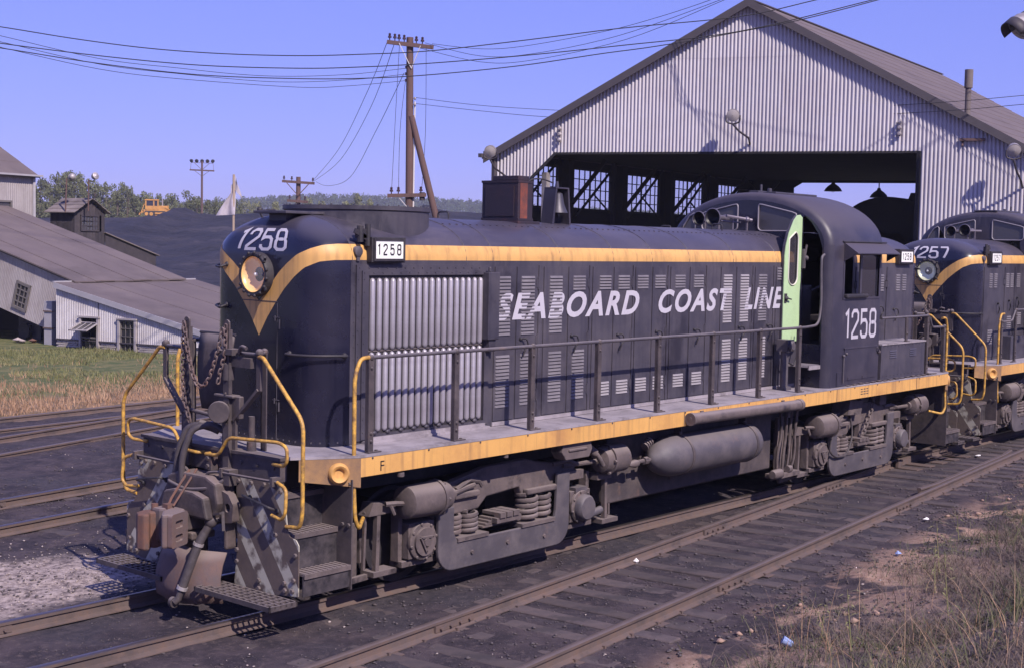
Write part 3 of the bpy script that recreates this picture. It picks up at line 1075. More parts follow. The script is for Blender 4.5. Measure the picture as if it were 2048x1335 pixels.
for z in (3.05, 3.49):
    a, b = nose_pt(-0.55, z, 0), nose_pt(-1.0, z, 0)
    a2, b2 = nose_pt(-0.55, z - 0.03, 0.10), nose_pt(-1.0, z - 0.03, 0.10)
    END.append(grab([a, a2, b2, b]))
pts = [nose_pt(0.50, 2.585, 0.0), nose_pt(0.50, 2.585, 0.07)] + [nose_pt(0.5 + 0.63 * i / 6, 2.58, 0.075) for i in range(1, 6)] + [nose_pt(1.13, 2.575, 0.07), nose_pt(1.13, 2.575, 0.0)]
END.append(grab(pts, 0.015))
dl = MB()
dl.tube([nose_pt(0.30, z, 0.004) for z in (1.66, 2.2, 2.8, 3.10)], 0.0045, 4)
dl.tube([nose_pt(s, 3.115, 0.004) for s in (-0.30, -0.1, 0.1, 0.30)], 0.0045, 4)
END.append(L('nose_door_seam', dl, 'navy_dusty'))
for z in (2.05, 2.92):
    hg = MB()
    for s, h in ((0.27, 0.055), (0.34, 0.10)):
        pa, pb = nose_pt(s, z - h / 2 - (0.04 if s > 0.3 else -0.02), 0.008), nose_pt(s, z + h / 2 - (0.04 if s > 0.3 else -0.02), 0.008)
        hg.cyl(pa, pb, 0.010, n=6)
    hg.tube([nose_pt(0.24, z + 0.03, 0.006), nose_pt(0.34, z + 0.03, 0.006)], 0.006, 4)
    END.append(L('nose_hinge', hg, 'navy_dusty'))
nr = MB()
for i in range(26):
    s = -1.15 + i * 0.092
    nr.bolt(nose_pt(s, 1.665, 0.0), nose_pt(s, 1.665, 1.0) - nose_pt(s, 1.665, 0.0), 0.011, 0.010)
for i in range(14):
    z = 1.75 + i * 0.13
    nr.bolt((-0.84, -HW, z), (0, -1, 0), 0.009, 0.008)
END.append(L('nose_rivet', nr, 'navy_dusty', kind='stuff'))
fs_ = MB().box((NX + 0.43, -HW - 0.006, 1.64), (NX + 0.45, -HW - 0.002, 3.55))
L('nose_joint', fs_, 'navy_dusty')

# radiator shutter panel
RX0, RX1, RZ0, RZ1 = -0.66, 1.20, 1.72, 3.41
rf = MB()
plate_y(rf, [(RX0 - 0.16, 1.66), (RX1 + 0.10, 1.66), (RX1 + 0.10, 3.52), (RX0 - 0.16, 3.52)], [[(RX0, RZ0), (RX1, RZ0), (RX1, RZ1), (RX0, RZ1)]], -HW - 0.013, 0.016)
plate_y(rf, [(RX0 - 0.09, RZ0 - 0.05), (RX1 + 0.07, RZ0 - 0.05), (RX1 + 0.07, RZ1 + 0.05), (RX0 - 0.09, RZ1 + 0.05)], [[(RX0, RZ0), (RX1, RZ0), (RX1, RZ1), (RX0, RZ1)]], -HW - 0.030, 0.018)
rad = L('radiator_frame', rf, 'navy_dusty')
bk = MB().box((RX0, -HW - 0.008, RZ0), (RX1, -HW - 0.004, RZ1))
L('radiator_core', bk, 'black_steel', parent=rad)
br_ = MB()
for i in range(15):
    br_.bolt((RX0 - 0.12 + i * 0.135, -HW - 0.021, 3.49), (0, -1, 0), 0.009, 0.008)
    br_.bolt((RX0 - 0.065 + i * 0.135, -HW - 0.039, 3.437), (0, -1, 0), 0.008, 0.007)
for i in range(13):
    br_.bolt((RX0 - 0.065, -HW - 0.039, 1.75 + i * 0.135), (0, -1, 0), 0.008, 0.007)
    br_.bolt((RX0 - 0.135, -HW - 0.021, 1.75 + i * 0.135), (0, -1, 0), 0.008, 0.007)
L('frame_rivet', br_, 'navy_dusty', parent=rad, kind='stuff')
NS = 18
pit = (RX1 - RX0 - 0.04) / NS
slat_me = {}
for z0, z1 in ((RZ0 + 0.02, 2.595), (2.612, RZ1 - 0.03)):
    first = None
    for i in range(NS):
        x = RX0 + 0.02 + pit * (i + 0.5)
        if first is None:
            mb = MB()
            n = 8
            rows = []
            rr = pit * 0.33
            for z, k in ((z0, 0.25), (z0 + 0.012, 0.75), (z0 + 0.035, 1.0), (z1 - 0.035, 1.0), (z1 - 0.012, 0.75), (z1, 0.25)):
                rows.append([(x + rr * k * math.cos(math.pi * (1 - j / n)), -HW - 0.013 - 0.036 * k * math.sin(math.pi * (1 - j / n)), z) for j in range(n + 1)])
            mb.strip(rows)
            first = L('shutter_slat', mb, 'silver_slat', parent=rad, smooth=60)
            x00 = x
        else:
            c = first.copy()
            COL.objects.link(c)
            c.location.x = first.location.x + (x - x00)
rl = MB()
rl.tube([(RX0 + 0.01, -HW - 0.012, 2.603), (RX1 - 0.01, -HW - 0.012, 2.603)], 0.008, 6)
L('shutter_rod', rl, 'grimy_steel', parent=rad)
for i in range(9):
    L('shutter_bearing', MB().ball((RX0 + 0.1 + i * 0.2, -HW - 0.05, RZ0 + 0.015), 0.035, 8, 6, (1, 0.5, 0.6)), 'navy_dusty', parent=rad, smooth=60)
sill_ = MB().box((RX0 - 0.05, -HW - 0.10, 1.626), (RX1 + 0.05, -HW - 0.006, 1.655))
sill_.box((RX0, -HW - 0.07, 1.655), (RX1, -HW - 0.03, 1.69))
L('radiator_sill', sill_, 'deck_dust')
# tall box beside the shutters
bx = MB().box((1.16, -1.075, 2.66), (1.355, -HW - 0.006, 3.44))
bx.box((1.21, -1.05, 2.52), (1.33, -HW - 0.006, 2.66))
bx.cyl((1.2, -1.05, 3.44), (1.2, -1.05, 3.50), 0.02, n=8)
L('side_box', bx, 'navy_dusty', bevel=0.01)

# ---- engine room doors
LOUV = [1.55, 2.0, 2.54, 3.01, 3.56, 3.97, 4.40, 4.81, 5.30, 5.77, 6.55, 7.02, 7.55, 8.10]


def louvers(mb, xc, w, z0, z1, y, sg=-1, pitch=0.042):
    n = max(1, round((z1 - z0) / pitch))
    d = 0.013
    for i in range(n):
        za, zb = z0 + (z1 - z0) * i / n, z0 + (z1 - z0) * (i + 0.72) / n
        zc = z0 + (z1 - z0) * (i + 0.10) / n
        x0, x1 = xc - w / 2, xc + w / 2
        yo = y + sg * d
        vs = [(x0, y, zb), (x1, y, zb), (x1 - 0.01, yo, zc), (x0 + 0.01, yo, zc), (x0, y, za), (x1, y, za), (x0 + 0.01, yo, za + 0.002), (x1 - 0.01, yo, za + 0.002)]
        mb.add(vs, [(0, 1, 2, 3), (3, 2, 7, 6), (6, 7, 5, 4), (0, 3, 6, 4), (1, 5, 7, 2)])
    return mb


def door(x0, x1, z0, z1, lv, sg=-1, hinge=None, handle=None, mat='navy_dusty', lmat=None):
    y = sg * (HW + 0.004)
    yo = sg * (HW + 0.014)
    mb = MB().box((x0 + 0.006, y, z0), (x1 - 0.006, yo, z1))
    d = L('engine_door' if lv else 'door_post', mb, mat)
    for (xc, w, a, b, m) in lv:
        lb = louvers(MB(), xc, w, a, b, yo, sg)
        L('louver_panel', lb, m, parent=d, kind='stuff')
    if hinge:
        for (hx, hz) in hinge:
            hb = MB().cyl((hx, yo + sg * 0.005, hz - 0.07), (hx, yo + sg * 0.005, hz + 0.07), 0.012, n=8)
            hb.box((hx - 0.035, yo, hz - 0.05), (hx + 0.035, yo + sg * 0.005, hz + 0.05))
            L('hinge', hb, mat, parent=d)
    if handle:
        hx, hz = handle
        pts = fillet([(hx - 0.05, yo, hz + 0.06), (hx + 0.0, yo + sg * 0.06, hz + 0.07), (hx + 0.03, yo + sg * 0.07, hz - 0.02), (hx - 0.02, yo + sg * 0.06, hz - 0.06), (hx - 0.03, yo + sg * 0.03, hz - 0.15)], 0.03)
        hb = MB().tube(pts, 0.011, 6)
        hb.ball((hx - 0.05, yo + sg * 0.01, hz + 0.06), 0.022, 8, 6)
        L('handle', hb, 'black_steel', parent=d, smooth=60)
    return d


for i in range(14):
    bounds = {0: (1.39, 1.77), 1: (1.79, 2.19), 2: (2.30, 2.77), 3: (2.79, 3.21), 4: (3.29, 3.73), 5: (3.745, 4.16), 6: (4.23, 4.61), 7: (4.63, 4.98), 8: (5.06, 5.53), 9: (5.545, 5.96),
              10: (6.36, 6.77), 11: (6.79, 7.24), 12: (7.32, 7.86), 13: (7.95, 8.30)}
    x0, x1 = bounds[i]
    xc = LOUV[i]
    w = 0.25 if i < 10 else 0.235
    if i in (0, 1, 2):
        up = (2.69, 3.40)
    elif i < 10:
        up = (3.21, 3.40)
    elif i < 13:
        up = (2.69, 3.40)
    else:
        up = (3.30, 3.50)
    lo = (1.84, 2.47) if i < 4 else ((1.84, 2.03) if i < 10 else (1.83, 2.46))
    if i == 13:
        lo = None
    lv = [(xc, w, up[0], up[1], 'louver_pale' if i in (10, 11) else 'louver_dust')]
    if lo:
        lv.append((xc, w, lo[0], lo[1], 'louver_pale' if (i >= 10 or 3 < i) else 'louver_dust'))
    hx = x1 if i % 2 == 1 else x0
    door(x0, x1, 1.69, 3.50, lv, -1, [(hx, 3.30), (hx, 1.95), (hx, 2.62)] if i % 2 else None,
         {1: (1.92, 2.58), 3: (2.91, 2.58), 5: (3.89, 2.56), 7: (4.78, 2.57), 9: (5.73, 2.56), 11: (6.93, 2.56), 12: (7.76, 2.56)}.get(i))
for x0, x1 in ((2.20, 2.29), (3.22, 3.28), (4.17, 4.22), (4.99, 5.05), (5.97, 6.35), (7.25, 7.31), (7.87, 7.94), (8.31, 8.66)):
    door(x0, x1, 1.66, 3.52, [], -1)
for w_, xa, xb in (('SEABOARD', 1.42, 4.32), ('COAST', 4.77, 6.66), ('LINE', 7.02, 8.16)):
    vs, fs = font2d(w_, 1.0, shear=0.30, bold=0.034, spacing=1.22)
    u0, u1 = min(v[0] for v in vs), max(v[0] for v in vs)
    v0, v1 = min(v[1] for v in vs), max(v[1] for v in vs)
    L('side_lettering', MB().add([(lerp(xa, xb, (u - u0) / (u1 - u0)), -HW - 0.0205, 2.868 + 0.325 * (v - v0) / (v1 - v0)) for u, v, w in vs], fs), 'white_paint', fix=False)
kick = MB().box((1.38, -HW - 0.022, 1.63), (8.6, -HW - 0.004, 1.675))
L('hood_sill', kick, 'deck_dust')

# ---- stack, bell, horns
st = MB()
st.box((2.56, -0.305, 4.0), (2.85, 0.305, 4.575))
st.box((2.60, -0.27, 4.575), (2.81, 0.16, 4.635))
st.box((2.50, -0.36, 3.93), (2.94, 0.36, 4.06))
sto = L('exhaust_stack', st, 'rust_stack', bevel=0.008)
rm = MB()
for z in (4.065, 4.545):
    rm.box((2.553, -0.312, z), (2.857, 0.312, z + 0.03))
rm.box((2.548, -0.24, 4.12), (2.56, 0.24, 4.50))
L('stack_flange', rm, 'rust_stack', parent=sto)
L('rust_patch', MB().box((2.60, -0.3075, 4.09), (2.74, -0.3045, 4.54)), 'rust_red', parent=sto)
be = MB()
be.prism([(3.26, 4.0), (3.33, 4.50), (3.36, 4.50), (3.30, 4.0)], 'y', -0.30, -0.10)
be.prism([(3.66, 4.0), (3.61, 4.50), (3.58, 4.50), (3.63, 4.0)], 'y', -0.30, -0.10)
be.box((3.33, -0.30, 4.50), (3.61, -0.10, 4.52))
be.box((3.36, -0.14, 4.0), (3.58, -0.12, 4.50))
be.cyl((3.47, -0.20, 4.52), (3.47, -0.20, 4.60), 0.03, 0.02, n=8)
blo = L('bell_frame', be, 'cab_navy', bevel=0.004)
L('bell', MB().lathe([(0.135, 0), (0.125, 0.02), (0.09, 0.10), (0.07, 0.20), (0.06, 0.25), (0.02, 0.275)], (3.47, -0.22, 4.19), (3.47, -0.22, 5), 22), 'bell_bronze', parent=blo, smooth=40)
L('bell_pipe', MB().tube(fillet([(3.2, 0.1, 4.1), (3.22, 0.1, 4.62), (3.40, 0.0, 4.64), (3.5, -0.12, 4.58)], 0.1), 0.010, 6), 'black_steel', parent=blo, smooth=60)


def horn(x, y, z, sx, k=1.0):
    """Air horn: bell mouth towards sx along x."""
    mb = MB().lathe([(0.095 * k, 0.0), (0.105 * k, 0.008), (0.088 * k, 0.03), (0.05 * k, 0.11), (0.034 * k, 0.2), (0.028 * k, 0.36), (0.04 * k, 0.37), (0.04 * k, 0.43)], (x, y, z), (x - sx * 2, y, z), 20, caps=False)
    mb.cyl((x - sx * 0.2, y, z), (x - sx * 0.2, y, z - 0.22), 0.02, n=8)
    o = L('horn', mb, 'horn_metal', smooth=40)
    L('horn_throat', MB().lathe([(0.088 * k, 0.012), (0.05 * k, 0.10), (0.02 * k, 0.16), (0.001, 0.165)], (x, y, z), (x - sx * 2, y, z), 20, caps=False), 'ink', parent=o, smooth=60)
    return o


horn(8.02, 0.52, 4.235, -1, 1.15)
horn(7.92, 0.20, 4.25, -1, 1.45)
hv = MB().tube([(8.1, 0.05, 4.28), (8.35, -0.05, 4.25), (8.5, -0.18, 4.22)], 0.025, 6)
hv.tube([(8.1, 0.15, 4.20), (8.45, 0.0, 4.18)], 0.015, 6)
hv.ball((8.45, -0.12, 4.23), 0.05, 8, 6)
hv.tube([(8.3, 0.05, 4.25), (8.3, 0.05, 4.0)], 0.015, 6)
hv.tube([(8.45, -0.12, 4.22), (8.45, -0.12, 4.0)], 0.02, 6)
L('horn_valve', hv, 'horn_metal', smooth=60)
# the pair facing over the short hood
horn(11.05, -0.52, 4.235, 1, 1.1)
horn(11.10, -0.20, 4.25, 1, 1.3)
L('horn_valve', MB().tube([(11.0, -0.12, 4.24), (10.75, 0.02, 4.24)], 0.03, 8).tube([(10.9, -0.05, 4.24), (10.9, -0.05, 4.0)], 0.02, 6), 'horn_metal', smooth=60)

# ---- cab


def cab_arch(inset=0.0, n=28, x=None):
    pts = []
    for i in range(n + 1):
        a = R(180 * i / n)
        pts.append((-(CW - inset) * math.cos(a), CZ + (CB - inset) * math.sin(a)))
    return pts


shell = MB()
prof = [(CX0 - 0.0, 0.13), (CX0 + 0.015, 0.075), (CX0 + 0.05, 0.03), (CX0 + 0.11, 0.0), (CX1 - 0.11, 0.0), (CX1 - 0.05, 0.03), (CX1 - 0.015, 0.075), (CX1, 0.13)]
shell.strip([[(x, y, z) for y, z in cab_arch(i)] for x, i in prof])
for s in (-1, 1):
    for seq in (prof[:4], prof[4:]):
        shell.strip([[(x, s * (CW - i), DK), (x, s * (CW - i), CZ)] for x, i in seq])
cab = L('cab', shell, 'cab_navy', smooth=40)
cab['label'] = 'dusty black cab with arched roof and rounded corners'


def cab_end(x, t, near_door):
    """End wall; near_door: +-1 is the side with the doorway."""
    g = near_door
    outer = [(-(CW - 0.13), DK)] + cab_arch(0.13) + [(CW - 0.13, DK)]
    holes, panes = [], []
    for s in (-1, 1):
        w_ = []
        for (u, v) in rrect(0.20, 0.86, 4.065, 4.50, 0.07):
            lim = CZ + (CB - 0.13) * math.sqrt(max(0, 1 - (u / (CW - 0.13)) ** 2)) - 0.07
            w_.append((s * u, min(v, lim)))
        holes.append(w_)
        panes.append(w_)
    sw = [(-g * u, v) for u, v in [(1.0, 4.06), (1.0, 4.30), (1.03, 4.33), (1.12, 4.28), (1.22, 4.14), (1.25, 4.06)]]
    holes.append(sw)
    panes.append(sw)
    dh = [(g * u, v) for u, v in [(0.99, 2.30), (0.99, 4.28), (1.02, 4.30), (1.14, 4.20), (1.27, 4.02), (1.345, 3.80), (1.345, 2.30)]]
    holes.append(dh)
    w = L('cab_end_wall', plate_x(MB(), outer, holes, x, t), 'navy_gloss' if x < 9 else 'cab_navy', parent=cab)
    for p in panes:
        gl = MB()
        plate_x(gl, [(y, z) for y, z in p], [], x, 0.006)
        po = L('cab_window', gl, 'dusty_glass', parent=cab)
        cx = sum(q[0] for q in p) / len(p)
        cz = sum(q[1] for q in p) / len(p)
        ring = MB()
        sgn = -1 if x < 9 else 1
        ring.tube([(x + sgn * (t / 2 + 0.002), cx + (y - cx) * 1.03, cz + (z - cz) * 1.04) for y, z in p], 0.014, 6, closed=True)
        L('window_gasket', ring, 'gasket_grey', parent=cab, smooth=60)
    return dh


dh = cab_end(CX0 + 0.012, 0.03, -1)
dh2 = cab_end(CX1 - 0.012, 0.03, 1)
for s in (-1, 1):
    wh = [(9.14, 3.03), (10.36, 3.03), (10.36, 3.70), (9.14, 3.70)]
    sw = MB()
    plate_y(sw, [(CX0 + 0.11, DK), (CX1 - 0.11, DK), (CX1 - 0.11, CZ), (CX0 + 0.11, CZ)], [wh], s * (CW - 0.012), 0.024)
    L('cab_side_wall', sw, 'cab_navy', parent=cab)
    fr2 = MB()
    fr2.box((9.72, s * 1.486, 3.04), (9.78, s * 1.46, 3.70))
    fr2.box((9.10, s * 1.512, 3.0), (10.40, s * 1.45, 3.03))
    fr2.box((9.10, s * 1.506, 3.03), (9.14, s * 1.45, 3.70))
    fr2.box((10.36, s * 1.506, 3.03), (10.40, s * 1.45, 3.70))
    L('window_frame', fr2, 'cab_navy', parent=cab)
    L('sliding_pane', MB().box((9.78, s * 1.472, 3.04), (10.36, s * 1.466, 3.70)), 'window_glass', parent=cab)
    ar = MB().box((9.16, s * 1.56, 3.02), (9.9, s * 1.46, 3.085))
    L('arm_rest', ar, 'black_steel', parent=cab, bevel=0.02)
    # sun shade
    sh = MB()
    sh.add([(9.10, s * 1.50, 3.895), (10.62, s * 1.50, 3.895), (10.62, s * 1.74, 3.735), (9.10, s * 1.74, 3.735),
            (9.10, s * 1.50, 3.88), (10.62, s * 1.50, 3.88), (10.62, s * 1.74, 3.72), (9.10, s * 1.74, 3.72)],
           [(0, 1, 2, 3), (4, 5, 6, 7), (0, 1, 5, 4), (1, 2, 6, 5), (2, 3, 7, 6), (3, 0, 4, 7)])
    sh.prism([(s * 1.503, 3.88), (s * 1.73, 3.725), (s * 1.503, 3.60)], 'x', 9.10, 9.11)
    sh.prism([(s * 1.503, 3.88), (s * 1.73, 3.725), (s * 1.503, 3.60)], 'x', 10.61, 10.62)
    L('sun_shade', sh, 'cab_navy', parent=cab)
    g_ = MB().tube([(9.05, s * 1.505, 3.91), (10.58, s * 1.505, 3.91)], 0.014, 6)
    L('rain_gutter', g_, 'black_steel', parent=cab)
    # lower access panel
    pn = MB().box((9.22, s * 1.511, 1.72), (10.34, s * 1.5005, 2.22))
    pn.box((9.20, s * 1.520, 2.215), (10.36, s * 1.5005, 2.235))
    pn.box((8.98, s * 1.510, 1.64), (9.15, s * 1.5005, 1.86))
    for x in (9.35, 9.85):
        pn.box((x, s * 1.518, 1.72), (x + 0.08, s * 1.505, 1.765))
    po = L('access_panel', pn, 'cab_navy', parent=cab)
    dtl = MB()
    dtl.cyl((9.17, s * 1.525, 1.68), (9.17, s * 1.525, 2.10), 0.011, n=6)
    dtl.ball((9.17, s * 1.525, 2.11), 0.025, 8, 6)
    dtl.ball((9.27, s * 1.52, 2.14), 0.022, 8, 6)
    dtl.ball((10.42, s * 1.52, 2.12), 0.03, 8, 6)
    dtl.tube([(10.42, s * 1.53, 2.12), (10.36, s * 1.53, 2.18), (10.33, s * 1.53, 2.20)], 0.012, 5)
    L('panel_latch', dtl, 'equalizer_paint', parent=cab)
def cab_digits(txt, s):
    out, x = [], 0.0
    for c in txt:
        q, wd = digits2d(c, 0.42, 0.92, 0.135, 0.21)
        out.append(on_side(q, 9.22 + x if s < 0 else 10.33 - x, 2.395, s * 1.5035))
        x += wd + 0.21 * 0.42 * 0.92
    return out


for s in (-1, 1):
    for k, m_ in enumerate(cab_digits('1258', s)):
        L('cab_numeral', m_, 'white_paint', parent=cab)['place'] = k * s
rl_ = MB()
rl_.box((9.1, -0.25, 4.665), (10.5, 0.25, 4.70))
rl_.cyl((9.25, -0.05, 4.70), (9.25, -0.05, 4.76), 0.04, n=8)
rl_.box((8.95, -0.02, 4.67), (9.45, 0.16, 4.715))
rl_.cyl((9.15, 0.05, 4.70), (9.15, 0.05, 4.82), 0.022, n=8)
L('roof_vent', rl_, 'navy_dusty', parent=cab, bevel=0.01)
# interior
it = MB()
it.box((CX0 + 0.06, -1.40, 1.70), (CX1 - 0.06, 1.40, 2.24))
it.box((8.80, 0.15, 2.24), (9.15, 1.3, 3.35))
it.box((9.85, 0.0, 2.24), (10.4, 0.9, 3.0))
L('cab_floor', it, 'cab_dark', parent=cab)
seat = MB()
seat.cyl((9.62, -0.95, 2.24), (9.62, -0.95, 2.62), 0.04, n=8)
seat.box((9.40, -1.18, 2.62), (9.84, -0.72, 2.72))
seat.box((9.78, -1.16, 2.72), (9.86, -0.74, 3.15))
L('cab_seat', seat, 'black_steel', parent=cab, bevel=0.03)
ct = MB()
ct.box((9.0, -0.85, 2.24), (9.3, -0.45, 3.2))
ct.tube([(9.18, -0.90, 3.12), (9.4, -1.0, 3.22), (9.52, -1.05, 3.15)], 0.02, 6)
L('control_stand', ct, 'cab_navy', parent=cab, bevel=0.02)
# green door swung forward
dlf = [(0.03, 2.345), (0.55, 2.345), (0.55, 3.66), (0.52, 3.82), (0.44, 4.02), (0.30, 4.22), (0.20, 4.30), (0.10, 4.31), (0.03, 4.27)]
win = []
for (u, v) in rrect(0.15, 0.43, 3.22, 4.05, 0.13, 5):
    win.append((u, min(v, 4.05 - max(0, u - 0.22) * 0.55)))


def cab_door(xh, yh, sx, leaf_green=True):
    mb = MB()
    plate_y(mb, [(xh - sx * u, v) for u, v in dlf], [[(xh - sx * u, v) for u, v in win]], yh, 0.012)
    d = L('cab_door', mb, 'door_green', parent=cab)
    d['label'] = 'open pale green cab door with a tall rounded window'
    ob = MB()
    plate_y(ob, [(xh - sx * (0.29 + (u - 0.29) * 1.05), v) for u, v in dlf], [[(xh - sx * u, v) for u, v in win]], yh + sx * 0.028, 0.036)
    L('door_back', ob, 'cab_navy', parent=cab)
    g = MB().tube([(xh - sx * u, yh - sx * 0.010, v) for u, v in win], 0.012, 6, closed=True)
    L('door_gasket', g, 'gasket', parent=cab, smooth=60)
    pane = MB()
    plate_y(pane, [(xh - sx * u, v) for u, v in win], [], yh + sx * 0.015, 0.006)
    L('door_pane', pane, 'door_glass', parent=cab)
    h = MB()
    h.ball((xh - sx * 0.50, yh - sx * 0.03, 3.02), 0.035, 10, 8)
    h.cyl((xh - sx * 0.50, yh, 3.02), (xh - sx * 0.50, yh - sx * 0.05, 3.02), 0.02, n=8)
    h.box((xh - sx * 0.53, yh - sx * 0.02, 2.95), (xh - sx * 0.46, yh - sx * 0.006, 3.09))
    h.bar((xh - sx * 0.50, yh - sx * 0.05, 3.02), (xh - sx * 0.38, yh - sx * 0.05, 3.0), 0.018, 0.018)
    L('door_handle', h, 'black_steel', parent=cab, smooth=50)
    c = MB()
    c.box((xh - sx * 0.035, yh - sx * 0.05, 3.48), (xh + sx * 0.035, yh - sx * 0.012, 3.78))
    c.ball((xh + sx * 0.05, yh - sx * 0.05, 3.64), 0.04, 8, 6)
    c.bar((xh, yh - sx * 0.04, 3.60), (xh + sx * 0.05, yh - sx * 0.05, 3.85), 0.02, 0.03)
    L('door_catch', c, 'equalizer_paint', parent=cab)
    hgm = MB()
    for z in (2.55, 3.2, 4.1):
        hgm.cyl((xh + sx * 0.01, yh + sx * 0.02, z - 0.06), (xh + sx * 0.01, yh + sx * 0.02, z + 0.06), 0.016, n=8)
    L('door_hinge', hgm, 'black_steel', parent=cab)


cab_door(8.655, -1.005, 1)
# step below the doorway
sb = MB()
sb.box((8.30, -1.38, 1.965), (8.66, -1.0, 1.99))
sb.box((8.30, -1.385, 1.93), (8.66, -1.365, 1.99))
for i in range(12):
    sb.box((8.32 + i * 0.028, -1.37, 1.99), (8.330 + i * 0.028, -1.01, 2.0))
L('door_step', sb, 'deck_dust', parent=cab)
# hand brake pedestal in front of the cab
pd = MB()
pd.cyl((7.95, -1.14, DK), (7.95, -1.14, 2.22), 0.05, n=10)
pd.box((7.87, -1.24, 2.22), (8.05, -1.05, 2.40))
pd.cyl((8.05, -1.13, DK), (8.05, -1.13, 2.2), 0.03, n=8)
pd.lathe([(0.075, 0), (0.085, 0.03), (0.06, 0.05)], (7.97, -1.24, 2.31), (7.97, -2, 2.31), 14)
pd.box((7.90, -1.2, DK), (8.10, -1.06, DK + 0.05))
L('valve_pedestal', pd, 'equalizer_paint', smooth=35)
L('pedestal_hose', MB().tube(fillet([(8.08, -1.13, 2.05), (8.25, -1.15, 1.98), (8.42, -1.12, 2.2), (8.46, -1.1, 2.5)], 0.12), 0.014, 6), 'black_steel', smooth=60)

# ---- short hood
shood = L('short_hood', hood_mesh(NX, 1.46), 'roof_dusty', smooth=40)
shood.rotation_euler.z = math.pi
shood.location.x = XM
for s in (-1, 1):
    L('hood_side', MB().strip([[(CX1, s * (HW + 0.003), z), (2 * XM - NX - 0.42, s * (HW + 0.003), z)] for z in (HZ0, HZ1 - 0.03)]), 'navy_dusty')
s2 = L('gold_stripe', stripe_mesh(1.43), 'gold_stripe', smooth=50)
s2.rotation_euler.z = math.pi
s2.location.x = XM
for sg in (-1, 1):
    door(10.62, 11.20, 2.28 if sg < 0 else 1.69, 3.50, [(11.0, 0.19, 3.08, 3.38, 'louver_dust'), (10.9, 0.24, 2.30, 2.56, 'louver_dust')], sg, [(10.63, 3.2), (10.63, 2.6)], (11.1, 2.80))
    door(11.22, 11.75, 1.69, 3.50, [(11.36, 0.16, 3.08, 3.38, 'louver_dust'), (11.60, 0.16, 3.08, 3.38, 'louver_dust'), (11.45, 0.22, 2.2, 2.5, 'louver_dust')], sg, [(11.74, 3.2)], (11.55, 2.75))
    door(11.80, 12.85, 1.69, 3.50, [(12.5, 0.16, 3.08, 3.38, 'louver_dust'), (12.25, 0.16, 3.08, 3.38, 'louver_dust'), (12.45, 0.24, 1.95, 2.25, 'louver_dust')], sg, [(11.81, 3.2), (11.81, 2.0)], (12.15, 2.7))
bxp = MB().box((CX1 + 0.02, -1.49, DK + 0.003), (12.29, -HW - 0.016, 2.215))
bbox = L('battery_box', bxp, 'navy_dusty')
L('box_lid', MB().box((CX1 + 0.02, -1.505, 2.215), (12.31, -HW - 0.016, 2.24)), 'deck_dust', parent=bbox)
lvb = louvers(MB(), 11.02, 0.27, 1.99, 2.13, -1.49, -1, 0.036)
louvers(lvb, 11.80, 0.27, 1.99, 2.13, -1.49, -1, 0.036)
L('louver_panel', lvb, 'navy_dusty', parent=bbox, kind='stuff')
rv = MB()
for i in range(12):
    rv.bolt((10.66 + i * 0.14, -1.49, 2.19), (0, -1, 0), 0.009, 0.008)
    rv.bolt((10.66 + i * 0.14, -1.49, 1.70), (0, -1, 0), 0.009, 0.008)
L('box_rivet', rv, 'navy_dusty', parent=bbox, kind='stuff')
bx2 = MB().box((10.9, HW + 0.016, DK + 0.003), (11.9, 1.2, 2.10))
L('battery_box', bx2, 'navy_dusty', bevel=0.01)

# ---- hand rails along the near side (and the far side)
RY = 1.47
POSTX = [-1.08, 0.20, 1.50, 2.78, 4.08, 5.39, 6.66, 7.82]


def rail_post(x, s, z1=2.60):
    mb = MB()
    mb.box((x - 0.035, s * 1.462, DK), (x + 0.035, s * 1.485, z1 - 0.01))
    mb.box((x - 0.033, s * 1.430, DK + 0.015), (x - 0.020, s * 1.4615, z1 - 0.02))
    mb.box((x - 0.04, s * 1.44, DK + 0.002), (x + 0.14, s * 1.50, DK + 0.014))
    for dz in (0.12, 0.20):
        mb.ball((x, s * 1.488, DK + dz), 0.018, 6, 4)
    mb.ball((x, s * 1.488, z1 - 0.11), 0.016, 6, 4)
    mb.ball((x, s * RY, z1), 0.034, 10, 6)
    mb.bolt((x + 0.09, s * 1.47, DK + 0.014), (0, 0, 1), 0.018, 0.014)
    return L('rail_post', mb, 'grimy_steel')


for s in (-1, 1):
    for x in POSTX:
        rail_post(x, s)
    for x, z1 in ((11.55, 2.66), (12.42, 2.66), (13.15, 2.66)):
        if x == 11.55:
            mb = MB().box((x - 0.04, s * 1.462, 2.24), (x + 0.04, s * 1.485, z1))
            mb.box((x - 0.02, s * 1.44, 2.242), (x + 0.1, s * 1.50, 2.254))
            mb.ball((x, s * 1.488, 2.38), 0.02, 6, 4)
            L('rail_post', mb, 'grimy_steel')
        else:
            rail_post(x, s, z1 if x < 13 else 2.45)
    pts = [(-1.10, s * RY, 2.60)] + [(x, s * RY, 2.60) for x in POSTX[1:]]
    if s < 0:
        pts += fillet([(8.0, -RY, 2.60), (8.42, -1.46, 2.62), (8.52, -1.44, 2.95), (8.50, -1.43, 3.45), (8.52, -1.42, 3.66), (8.64, -1.40, 3.70)], 0.22, 6)
    L('hand_rail', MB().tube(pts, 0.021, 8), 'equalizer_paint', smooth=60)
    L('hand_rail', MB().tube(fillet([(10.62, s * 1.45, 2.66), (12.45, s * RY, 2.66), (12.62, s * RY, 2.45), (13.15, s * RY, 2.44)], 0.06), 0.020, 8), 'equalizer_paint', smooth=60)
